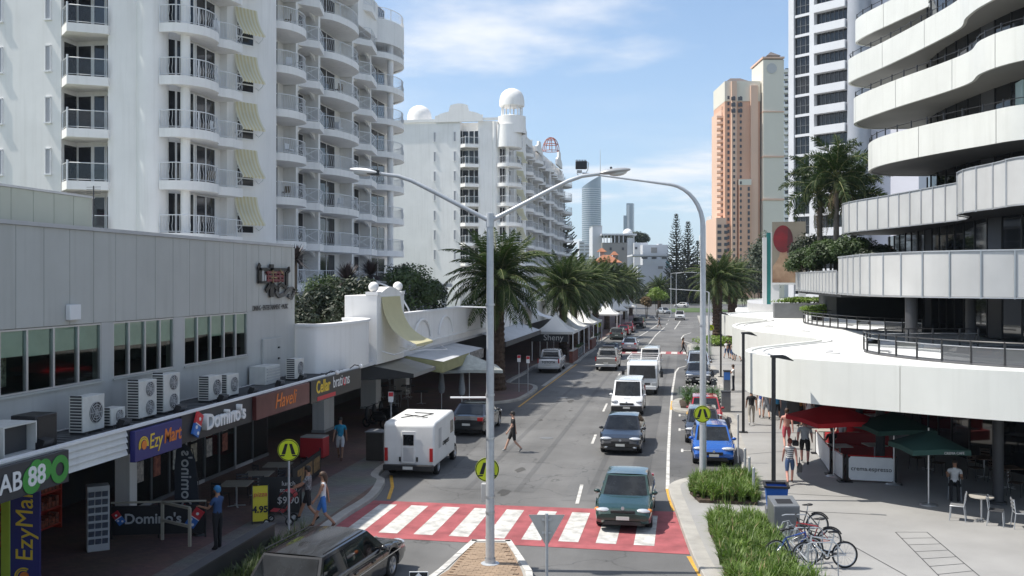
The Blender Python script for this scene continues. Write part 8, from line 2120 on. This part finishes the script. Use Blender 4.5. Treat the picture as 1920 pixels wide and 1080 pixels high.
o = thing('bicycle_rack', 'galvanised steel bicycle rack with loops beside the grass bed', 'bicycle rack', (rk0.x, rk0.y, KH)); dv = (rk1 - rk0); dv.z = 0
q = MB()
for z in (.03, .42): q.tube([(0, 0, z), (dv.x, dv.y, z)], .022, 8)
for t in (0, .5, 1): q.tube([(dv.x * t, dv.y * t, 0), (dv.x * t, dv.y * t, .85)], .022, 8)
q.b('frame', steel, o)
for k in range(9):
    t = (k + .5) / 9; bx, by = dv.x * t, dv.y * t
    q = MB(); q.tube([Vector((bx, by, .42)) + rr * .0, Vector((bx, by, .62)) + rr * .08, Vector((bx, by, .66)) + rr * .25, Vector((bx, by, .45)) + rr * .38, Vector((bx, by, .05)) + rr * .4], .012, 6); q.b('wheel_loop', steel, o)
for k in range(4):
    t = k / 3; bx, by = dv.x * t, dv.y * t
    q = MB(); q.tube([Vector((bx, by, .85)), Vector((bx, by, .88)) + rr * .1, Vector((bx, by, .88)) + rr * .62, Vector((bx, by, .82)) + rr * .72, Vector((bx, by, .02)) + rr * .74], .016, 6); q.b('top_hoop', steel, o)
# cafe on the right
def market_umbrella(label, loc, w, zc, m, rz=0, square=True, hgt=.55, pole=alu, group='cafe umbrellas'):
    o = thing('cafe_umbrella', label, 'umbrella', loc, rz, group); n = 4 if square else 8; z1 = zc + hgt
    q = MB(); rim = []
    for k in range(n * 2):
        a = 2 * pi * k / (n * 2) + pi / 4; rd = (w / 2 * 1.414) if k % 2 == 0 else (w / 2 * 1.414 * cos(pi / n) * .985); rim.append((rd * cos(a), rd * sin(a), zc + (.0 if k % 2 == 0 else .035)))
    mid = [(x * .5, y * .5, zc + hgt * .50) for x, y, z in rim]; k2 = n * 2
    q.add(rim + mid + [(0, 0, z1)], [(i, (i + 1) % k2, k2 + (i + 1) % k2, k2 + i) for i in range(k2)] + [(k2 + i, k2 + (i + 1) % k2, 2 * k2) for i in range(k2)], 0)
    q.add(rim + [(x * 1.005, y * 1.005, z - .16) for x, y, z in rim], [(i, (i + 1) % k2, k2 + (i + 1) % k2, k2 + i) for i in range(k2)], 0); q.b('canopy', m, o)
    q = MB(); q.cyl((0, 0, .06), (0, 0, z1 + .08), .025, n=8); q.b('pole', pole, o)
    for k in range(n):
        x, y, z = rim[k * 2]; q = MB(); q.bar((0, 0, z1 - .05), (x * .98, y * .98, z + .02 - .04), .015, .02); q.b('rib', pole, o)
    q = MB(); q.lathe([(0, .07), (.05, .07), (.09, .045), (.24, .04), (.28, .0), (0, 0)], 20); q.b('base', pole, o); return o
red_c = mat('red_canvas', (.55, .02, .03), .8, .15, 2, sub=.2); green_c = mat('dark_green_canvas', (.015, .055, .045), .8, .15, 2)
def cf(px, py): q = G(px, py, KH); return (q.x, q.y, KH)
market_umbrella('large red square umbrella in front of the cafe counter', cf(1563, 893), 2.55, 2.15, red_c, .35)
market_umbrella('red umbrella under the canopy edge, farther from viewer', cf(1520, 800), 3.0, 2.25, red_c, .3)
market_umbrella('dark green umbrella with white lettering, nearest to the chairs', cf(1741, 947), 1.85, 1.92, green_c, .2, hgt=.5)
market_umbrella('dark green umbrella beside the red one', cf(1676, 908), 2.1, 2.05, green_c, .25)
text('CREMA CAFE', bpy.data.objects[[x.name for x in COL.objects if x.name.startswith('cafe_umbrella')][2]], (.38, -.95, 1.84), .11, lightgrey, (pi / 2, 0, 0), world=False)
ban_w = mat('banner_white', (.72, .72, .72), .7, .06, 2)
def screen(label, a, c, h_, txt=None):
    a, c = Vector(a), Vector(c); d = c - a; o = thing('cafe_screen', label, 'screen', tuple(a), atan2(d.y, d.x), 'cafe wind screens'); L = d.length
    pts = [(.06, .16), (.14, .08), (L - .14, .08), (L - .06, .16), (L - .06, h_ - .14), (L - .14, h_ - .06), (.14, h_ - .06), (.06, h_ - .14)]; n = 8
    q = MB(); q.add([(x, -.012, z) for x, z in pts] + [(x, .012, z) for x, z in pts], [tuple(range(n)), tuple(range(2 * n - 1, n - 1, -1))] + [(i, n + i, n + (i + 1) % n, (i + 1) % n) for i in range(n)]); q.b('banner', ban_w, o)
    for x in (0, L):
        q = MB(); q.cyl((x, 0, 0), (x, 0, h_), .035, n=8); q.box(x - .2, -.2, 0, x + .2, .2, .03); q.b('post', blackmetal, o)
    q = MB(); q.tube([(0, 0, h_ - .02), (L, 0, h_ - .02)], .02, 6); q.b('top_rail', red_light, o)
    if txt: text(txt, o, (L / 2, -.02, h_ * .5), .22, ink, ROT_SOUTH, world=False)
    return o
s1, s2, s0, s3 = G(1588, 903, KH), G(1680, 908, KH), G(1563, 890, KH), G(1530, 850, KH)
screen('white cafe screen with black crema espresso lettering', s1, s2, .98, 'crema.espresso')
screen('narrow white cafe screen at the counter corner', s0, s1 + Vector((-.12, -.02, 0)), .98)
screen('white cafe screen along the walkway side', s3, s0 + Vector((-.1, .1, 0)), .98)
def table(label, loc, w, m, sq=True, h=.74, leg=alu):
    o = thing('cafe_table', label, 'table', loc, .2, 'cafe tables'); q = MB()
    if sq: q.box(-w / 2, -w / 2, h - .03, w / 2, w / 2, h)
    else: q.lathe([(0, h - .03), (w / 2, h - .03), (w / 2, h), (0, h)], 20)
    q.b('table_top', m, o); q = MB(); q.cyl((0, 0, .03), (0, 0, h - .03), .03, n=8); q.b('leg', leg, o)
    q = MB()
    for k in range(4): q.bar((0, 0, .03), (.28 * cos(k * pi / 2 + .4), .28 * sin(k * pi / 2 + .4), .015), .05, .025)
    q.b('foot', leg, o); return o
tb = mat('table_cream', (.45, .42, .37), .4, .08, 4)
for i, (px, py, lab) in enumerate(((1575, 870, 'cream table just behind the lettered screen'), (1640, 868, 'cream table right of the red umbrella pole'), (1600, 845, 'cream table in the second row under red umbrella'), (1545, 838, 'cream table near the walkway screen'), (1650, 838, 'cream table deeper in the cafe'), (1590, 812, 'cream table in the third row of the cafe'), (1640, 806, 'white table near the back of cafe'))): table(lab, cf(px, py), .78, tb)
table('small round table with white foot between two steel chairs', cf(1840, 976), .7, tb, False)
# red bench seats inside the cafe
red_s = mat('red_seat', (.30, .012, .016), .5, .1, 3)
for i, (px, py, L_, lab) in enumerate(((1620, 856, 2.2, 'red upholstered bench behind the front row of tables'), (1600, 830, 2.4, 'red upholstered bench in the second row'), (1630, 800, 2.4, 'red upholstered bench at the back of cafe'))):
    o = thing('cafe_bench', lab, 'bench', cf(px, py), .15, 'red cafe benches'); q = MB(); q.box(-L_ / 2, -.22, .0, L_ / 2, .22, .45); q.b('seat', red_s, o, bevel=.03); q = MB(); q.box(-L_ / 2, .221, 0, L_ / 2, .33, .95); q.b('backrest', red_s, o, bevel=.03)
def chair(label, loc, rz, seat_m=alu, fm=steel):
    o = thing('cafe_chair', label, 'chair', loc, rz, 'steel cafe chairs'); q = MB(); q.box(-.2, -.2, .44, .2, .2, .465); q.b('seat', seat_m, o, bevel=.01)
    for x, y in ((-.18, -.18), (.18, -.18)): q = MB(); q.tube([(x, y, .44), (x * 1.1, y * 1.15, 0)], .014, 6); q.b('leg', fm, o)
    for x in (-.18, .18): q = MB(); q.tube([(x * 1.1, .24, 0), (x, .19, .45), (x, .24, .86)], .014, 6); q.b('leg', fm, o)
    q = MB()
    for z in (.58, .68, .78): q.box(-.18, .205 + (z - .45) * .12, z, .18, .222 + (z - .45) * .12, z + .06)
    q.b('backrest', seat_m, o); return o
chair('steel chair at the canopy edge left of round table', cf(1795, 975), -1.9); chair('dark chair right of the round table', cf(1868, 985), 1.2, darkgrey); chair('steel chair cut by the right picture edge', cf(1915, 990), 1.5); chair('steel chair of the seated woman', cf(1790, 935), -.25, darkgrey)
person('woman in white top sitting at the cafe edge', (cf(1790, 935)[0], cf(1790, 935)[1], KH), pi - .25, cl_white, cl_black, cl_black, 'tan', 'dark', 1.68, pose='sit', legs='pants', arms={1: (.5, 1.7, .1), -1: (.5, 1.2, .1)})
person('person in dark top sitting under the red umbrella', (cf(1560, 860)[0], cf(1560, 860)[1], KH), .4, cl_black, cl_denim, cl_black, 'light', 'dark', 1.7, pose='sit', legs='pants')
person('person in pale top sitting at the second cafe row', (cf(1578, 842)[0], cf(1578, 842)[1], KH), 2.6, cl_grey, cl_denim, cl_black, 'light', 'fair', 1.7, pose='sit', legs='pants')
for i, (px, py) in enumerate(((1560, 862), (1578, 845))):
    o = thing('stool', 'red stool under the person in %s' % ('dark top' if i == 0 else 'pale top'), 'stool', cf(px, py)); q = MB(); q.box(-.2, -.2, .40, .2, .2, .46); q.b('seat', red_s, o); q = MB()
    q.cyl((0, 0, 0), (0, 0, .40), .04, n=8); q.b('leg', steel, o)
for i, (px, py, rz) in enumerate(((1830, 900, .5), (1870, 905, 2.0), (1905, 930, 1.0), (1850, 880, 2.6), (1760, 890, 1.0), (1720, 880, 2.2))):
    chair('dark cafe chair in the shade under the canopy', cf(px, py), rz, mat('brown_seat', (.07, .04, .025), .6, .2, 4), blackmetal)
for px, py in ((1845, 895), (1890, 915), (1740, 880)): table('brown table in the shade under the canopy', cf(px, py), .75, mat('brown_wood', (.11, .055, .03), .5, .3, 5))
o = thing('menu_easel', 'black menu easel beside the man in orange tee', 'sign board', cf(1487, 803)); q = MB(); q.box(-.3, -.02, .2, .3, .02, 1.5); q.b('board', ink, o)
for s in (1, -1): q = MB(); q.bar((s * .26, 0, 0), (s * .26, 0, .2), .03, .03); q.b('leg', blackmetal, o)
# left side: marquees, umbrellas, stroller, dining
tent_m = mat('marquee_pvc', (.74, .73, .70), .55, .06, 1.0, sub=.1)
def marquee(label, x0, x1, y0, y1, ze, zp):
    o = thing('marquee', label, 'tent', ((x0 + x1) / 2, (y0 + y1) / 2, KH), 0, 'white marquees over the pavement'); cx, cy = (x0 + x1) / 2, (y0 + y1) / 2; n = 6; q = MB()
    cor = [(x0, y0), (x1, y0), (x1, y1), (x0, y1)]
    for k in range(4):
        a, c = Vector((*cor[k], ze)), Vector((*cor[(k + 1) % 4], ze)); top = Vector((cx, cy, zp))
        def fn(u, v, a=a, c=c, top=top):
            p = (a * (1 - u) + c * u) * (1 - v) + top * v; p.z = ze + (zp - ze) * (v ** 1.7) - .10 * sin(pi * u) * (1 - v) * v; return p
        q.patch(fn, 8, 8)
        q.add([a, c, c - Vector((0, 0, .22)), a - Vector((0, 0, .22))], [(0, 1, 2, 3)])
    q.build('roof', tent_m, o, sharp=30)
    for x, y in cor: q = MB(); q.cyl((x, y, KH), (x, y, ze), .05, n=8); q.build('leg', white_trim, o)
    q = MB(); q.ball((cx, cy, zp), .09, nu=8, nv=6); q.build('finial', white_trim, o); return o
marquee('first white peaked marquee beside the parked white pickup', -13.6, -9.9, 85.5, 90.2, 2.75, 4.3)
marquee('second white peaked marquee adjoining the first', -13.6, -9.9, 90.3, 95, 2.75, 4.4)
marquee('third white peaked marquee behind the first pair', -13.6, -9.9, 95.1, 100, 2.75, 4.2)
marquee('white marquee under the middle palms', -13.2, -9.8, 104, 109, 2.7, 4.3); marquee('white marquee next to the one under the middle palms', -13.2, -9.8, 109.2, 114.5, 2.7, 4.2)
marquee('grey white marquee beyond the crossing sign', -12.6, -9.2, 132, 138, 2.7, 4.6); marquee('small white marquee far down the left pavement', -12.4, -9.2, 152, 157, 2.7, 4.4); marquee('last white marquee at the far left corner', -12, -8.8, 172, 178, 2.7, 4.6)
o = thing('marquee_banner', 'dark banner with white lettering below the first marquee', 'banner', (-10, 83.6, KH)); q = MB(); q.box(-3.4, 0, 1.85, -.1, .04, 2.5); q.b('cloth', ink, o); text('Sheny', o, (-1.4, -.01, 2.2), .75, lightgrey, ROT_SOUTH, world=False)
brick_wall = mat('red_brick_wall', (.17, .06, .045), .85, .3, 2); 
for y0, y1, lab in ((83.6, 93, 'low red brick wall with white panel below the marquees'), (101, 112, 'low brick wall beside the queue of cars')):
    o = thing('low_brick_wall', lab, 'wall', (-9.85, y0, KH)); q = MB(); q.box(-.15, 0, 0, .15, (y1 - y0) * .45, 1.0); q.b('brickwork', brick_wall, o); q = MB(); q.box(-.06, (y1 - y0) * .46, .1, .06, y1 - y0, 1.0); q.b('glass_screen', glassmat('pale_screen', (.7, .78, .78), .35), o)
    q = MB(); q.box(-.18, 0, 1.001, .18, (y1 - y0) * .45, 1.06); q.b('capping', kerb_m, o)
    q = MB(); rv = random.Random(8)
    for k in range(40): leafcloud(q, (0, rv.uniform((y1 - y0) * .5, y1 - y0), 1.12), .2, .25, .15, 14, .07, rv)
    q.b('hedge_plants', leaf_mid, o)
grey_um = mat('grey_green_canvas', (.40, .42, .39), .8, .25, 3)
market_umbrella('large pale grey green square umbrella in front of palm trunk', (G(880, 768, KH).x, G(880, 768, KH).y, KH), 3.4, 2.35, grey_um, .3, hgt=.75, pole=white_trim, group='umbrellas on the left pavement')
for px, py, lab in ((828, 768, 'closed white umbrella, left of the two'), (866, 772, 'closed white umbrella, right of the two')):
    o = thing('closed_umbrella', lab, 'umbrella', cf(px, py), 0, 'closed umbrellas'); q = MB(); q.lathe([(.0, 2.45), (.07, 2.3), (.14, 1.7), (.20, 1.2), (.15, .95), (.04, .9)], 10); q.b('canopy', cl_grey, o); q = MB(); q.cyl((0, 0, 0), (0, 0, 2.55), .025, n=8); q.b('pole', white_trim, o); q = MB(); q.lathe([(0, .05), (.25, .05), (.28, 0)], 12); q.b('base', darkgrey, o)
# outdoor dining in the shade on the left
rv = random.Random(33); dk_seat = mat('pale_chair', (.22, .22, .21), .6, .1, 3)
for i in range(9):
    px, py = (705 + i % 3 * 28 + rv.uniform(-6, 6), 735 + i // 3 * 14); chair('pale chair in the shaded outdoor dining beside the white pillar', cf(px, py), rv.uniform(0, 6), dk_seat, steel)
for i in range(4): table('dark table in the shaded outdoor dining beside the white pillar', cf(715 + i * 25, 745 + (i % 2) * 12), .8, darkgrey)
for i in range(6): chair('black chair outside the maroon signed restaurant', (-14.6 + (i % 2) * .9, 28.5 + i * .75, KH), rv.uniform(0, 6), darkgrey, blackmetal)
for i in range(3): table('pale table outside the maroon signed restaurant', (-14.2, 28.8 + i * 1.6, KH), .9, mat('pale_top', (.30, .27, .22), .5, .1, 4))
o = thing('banner_fence', 'black fence with food picture banner near the stroller', 'fence', (-12.9, 30.2, KH), .12); q = MB(); q.box(-.03, 0, .12, .03, 3.6, .95); q.b('banner', ink, o)
foodm = mat('food_picture', (.28, .10, .03), .5, .8, 5, col2=(.4, .25, .1), coords='obj')
for k in range(3): q = MB(); q.box(.031, .5 + k * 1.05, .3, .036, 1.35 + k * 1.05, .8); q.b('food_picture', foodm, o)
for y in (0, 1.8, 3.6): q = MB(); q.cyl((0, y, 0), (0, y, 1.05), .025, n=8); q.b('post', blackmetal, o)
o = thing('red_cooler', 'red ice cream cooler on the left pavement', 'cooler', cf(590, 858)); q = MB(); q.box(-.5, -.35, .05, .5, .35, .85); q.b('body', redp, o, bevel=.03); q = MB(); q.box(-.48, -.33, .851, .48, .33, .9); q.b('lid', lightgrey, o)
# stroller
p = ft(528, 982); o = thing('stroller', 'red and black stroller pushed by the woman in patterned top', 'stroller', p, LEFT + .15)
for x in (-.25, .25):
    for y, r in ((-.3, .13), (.38, .10)):
        q = MB(); q.tube([(x, y + (r - .02) * cos(a * pi / 8), r + (r - .02) * sin(a * pi / 8)) for a in range(16)], .02, 5, closed=True); w = q.b('wheel', rubber, o); q = MB(); q.cyl((x - .02, y, r), (x + .02, y, r), .06, n=10); q.b('hub', lightgrey, w)
q = MB()
for x in (-.25, .25): q.tube([(x, .38, .12), (x, -.05, .5), (x, -.45, 1.0), (x, -.55, 1.02)], .014, 6); q.tube([(x, -.3, .13), (x, .0, .45)], .014, 6)
q.tube([(-.25, -.55, 1.02), (.25, -.55, 1.02)], .016, 6); q.b('frame', darkgrey, o)
q = MB(); q.add([(-.22, .3, .42), (.22, .3, .42), (.22, -.12, .38), (-.22, -.12, .38), (.22, -.32, .82), (-.22, -.32, .82)], [(0, 1, 2, 3), (3, 2, 4, 5)]); q.b('seat', red_s, o)
q = MB(); q.lathe([(.24, -.22), (.24, .22)], 10, (0, 0, 0), 0, True, 'x', a0=.3, a1=pi - .2); q.v = [(x, y - .2, z + .78) for x, y, z in q.v]; q.b('hood', red_s, o)
# carried things
o = thing('hand_bag', 'grey shoulder bag held by the woman in striped top', 'bag', (ft(1481, 908)[0] + .33, ft(1481, 908)[1] + .0, KH + .45)); q = MB(); q.box(-.08, -.14, 0, .08, .14, .30); q.b('pouch', darkgrey, o, bevel=.03); q = MB(); q.tube([(0, -.1, .30), (0, 0, .52), (0, .1, .30)], .01, 5); q.b('strap', darkgrey, o)
o = thing('shoulder_bag', 'dark bag carried by the man in grey tee', 'bag', (ft(1509, 870)[0] - .36, ft(1509, 870)[1], KH + .72)); q = MB(); q.box(-.12, -.16, 0, .12, .16, .2); q.b('pouch', ink, o, bevel=.03); q = MB(); q.tube([(0, -.12, .2), (0, 0, .34), (0, .12, .2)], .01, 5); q.b('strap', ink, o)
# motorbikes row hidden in the shade beside the white pillar
for k in range(3):
    o = thing('covered_scooter', 'dark scooter parked in the shade beside the broad white pillar, %s' % ('nearest', 'middle', 'farthest')[k], 'scooter', (-15.0 - .0 * k, 45.2 + k * 1.1, KH), 1.2, 'scooters in the shade'); 
    for y in (-.55, .55): q = MB(); q.tube([(0, y + .2 * cos(a * pi / 8), .24 + .2 * sin(a * pi / 8)) for a in range(16)], .05, 6, closed=True); q.b('wheel', rubber, o)
    q = MB(); q.ball((0, -.25, .55), .16, .45, .22, 10, 6); q.ball((0, .5, .65), .15, .12, .38, 10, 6); q.box(-.12, -.1, .2, .12, .45, .3); q.b('body', plastic_black, o); q = MB(); q.tube([(-.3, .4, 1.05), (0, .52, 1.0), (.3, .4, 1.05)], .018, 6); q.b('handlebar', blackmetal, o); q = MB(); q.ball((0, -.25, .78), .13, .36, .06, 10, 5); q.b('saddle', ink, o)
# restaurant emblem on the grey wall
em = thing('wall_emblem', 'dark metal calligraphic emblem with red character on the grey wall', 'sign', (GX + .06, 33.0, 7.2)); EY, EZ, sc_ = 32.95, 7.22, .00205 * 2.35
def ep(px, py): return (onX(440 + px / 8.307, GX), 7.4 + (HORY - (470 + py / 8.307)) / FPX * (Vector((GX, onX(440 + px / 8.307, GX))).dot(Vector((-sin(YAW), cos(YAW))))))
def stroke(name, pts, w, m, t=.05):
    q = MB(); P = [ep(*p) for p in pts]
    for a, c in zip(P, P[1:]): q.bar((GX + .06 + t / 2, a[0], a[1]), (GX + .06 + t / 2, c[0], c[1]), t, w, up=(1, 0, 0)) if False else q.bar((GX + .09, a[0], a[1]), (GX + .09, c[0], c[1]), w, t, up=(1, 0, 0))
    return q.build(name, m, em)
emd = mat('bronze_dark', (.025, .022, .02), .45, .3, 6, metal=.3)
stroke('vertical_stroke', [(538, 212), (538, 725)], .30, emd); stroke('left_post', [(330, 225), (355, 270), (355, 495)], .22, emd); stroke('frame_bar', [(335, 285), (800, 295)], .10, emd); stroke('frame_bar', [(330, 495), (560, 495)], .08, emd)
stroke('right_post', [(820, 285), (775, 330), (775, 560)], .2, emd); stroke('left_leg', [(520, 520), (450, 630)], .16, emd); stroke('right_leg', [(560, 520), (640, 620)], .14, emd)
sw_pts = [(640, 620), (650, 540), (700, 520), (760, 570), (700, 670), (640, 640)]; stroke('loop_stroke', [(640, 650), (640, 570), (690, 520), (770, 580)], .12, emd)
stroke('ribbon_stroke', [(600, 630), (650, 710), (740, 680), (800, 600), (870, 590), (890, 640), (850, 740), (800, 700)], .15, mat('bronze_light', (.09, .09, .09), .4, .3, 6, metal=.4)); stroke('ribbon_tail', [(870, 600), (925, 630)], .06, emd)
redem = mat('dark_red_enamel', (.16, .02, .025), .5, .4, 6); gold = mat('gold_paint', (.30, .22, .09), .5, .3, 6)
for a, c in (((400, 310), (400, 470)), ((440, 380), (440, 470))): stroke('pale_bar', [a, c], .12, MATS['grey_cladding'] if False else lightgrey, .03)
for z in (340, 400, 460): stroke('red_bar', [(460, z), (720, z)], .09, redem, .07)
for x in (480, 590, 650, 710): stroke('red_bar', [(x, 320), (x, 490)], .08, redem, .075)
stroke('gold_bar', [(548, 300), (548, 500)], .05, gold, .09); stroke('gold_bar', [(520, 340), (600, 340)], .04, gold, .09); stroke('gold_bar', [(520, 420), (610, 420)], .04, gold, .09); stroke('gold_bar', [(660, 300), (720, 380)], .05, gold, .09)
yy, zz = ep(555, 885); text('DINING \u2022 ENTERTAINMENT \u2022 MUSIC', em, (GX + .035, yy, zz), .26, emd, ROT_EAST, sx=.72, ext=.004)
# antenna and roof bits on the grey building
o = thing('roof_antenna', 'thin dark antenna on the end of the grey rooftop block', 'antenna', (-18.8, 28.1, 8.74)); q = MB(); q.cyl((0, 0, 0), (0, 0, 1.7), .02, n=6); q.b('mast', darkgrey, o); q = MB()
for k in range(4): q.bar((-.25, 0, 1.45 + k * .07), (.25, 0, 1.45 + k * .07), .012, .012)
q.b('aerial', darkgrey, o)
# balcony furniture on the near tower
wick = mat('wicker', (.20, .16, .11), .8, .2, 6)
k = 0
for bi, x, y in ((1, -26.5, 61.0), (3, -26.4, 70.2), (0, -27.1, 51.6)):
    for z in (12.4, 15.3, 18.2, 21.1, 24.0):
        if (k * 7 + bi) % 3: 
            o = thing('balcony_chair', 'pale chair on a balcony of the near white tower', 'chair', (x + .1 * (k % 3), y + .3 * (k % 2), z + .5), k * 1.3, 'chairs on the tower balconies'); q = MB(); q.box(-.22, -.22, .38, .22, .22, .44); q.b('seat', rail_white if k % 2 else wick, o); q = MB(); q.box(-.22, .2, .44, .22, .25, .85); q.b('backrest', rail_white if k % 2 else wick, o); q = MB()
            for sx in (-.2, .2):
                for sy in (-.2, .2): q = MB(); q.box(sx - .015, sy - .015, 0, sx + .015, sy + .015, .38); q.b('leg', rail_white if k % 2 else wick, o)
        k += 1
o = thing('beach_towel', 'pink and white towel hung on the corner balcony of near tower', 'towel', (-34.0, 48.0, 10.6)); q = MB(); q.add([(-.3, .28, .0), (.5, -.42, .0), (.5, -.42, .75), (-.3, .28, .75)], [(0, 1, 2, 3)]); q.b('cloth', cloth('pink', (.55, .06, .22)), o); q = MB(); q.add([(-.3, .27, .76), (.5, -.43, .76), (.5, -.43, 1.0), (-.3, .27, 1.0)], [(0, 1, 2, 3)]); q.b('white_band', cl_white, o)
build_people()

# ================================================================ HAZE
hz = bpy.data.materials.new('haze'); hz.use_nodes = True; hn = hz.node_tree.nodes; hn.remove(hn['Principled BSDF'])
pv = hn.new('ShaderNodeVolumePrincipled'); pv.inputs['Density'].default_value = 0.00012; pv.inputs['Color'].default_value = (.78, .88, 1, 1); pv.inputs['Anisotropy'].default_value = .2
hz.node_tree.links.new(pv.outputs[0], hn['Material Output'].inputs['Volume'])
q = MB(); q.box(-1500, -190, -1, 1500, 2300, 300); stuff(q.build('haze', hz), 'pale blue haze in the distance', 'haze')

flush_texts()
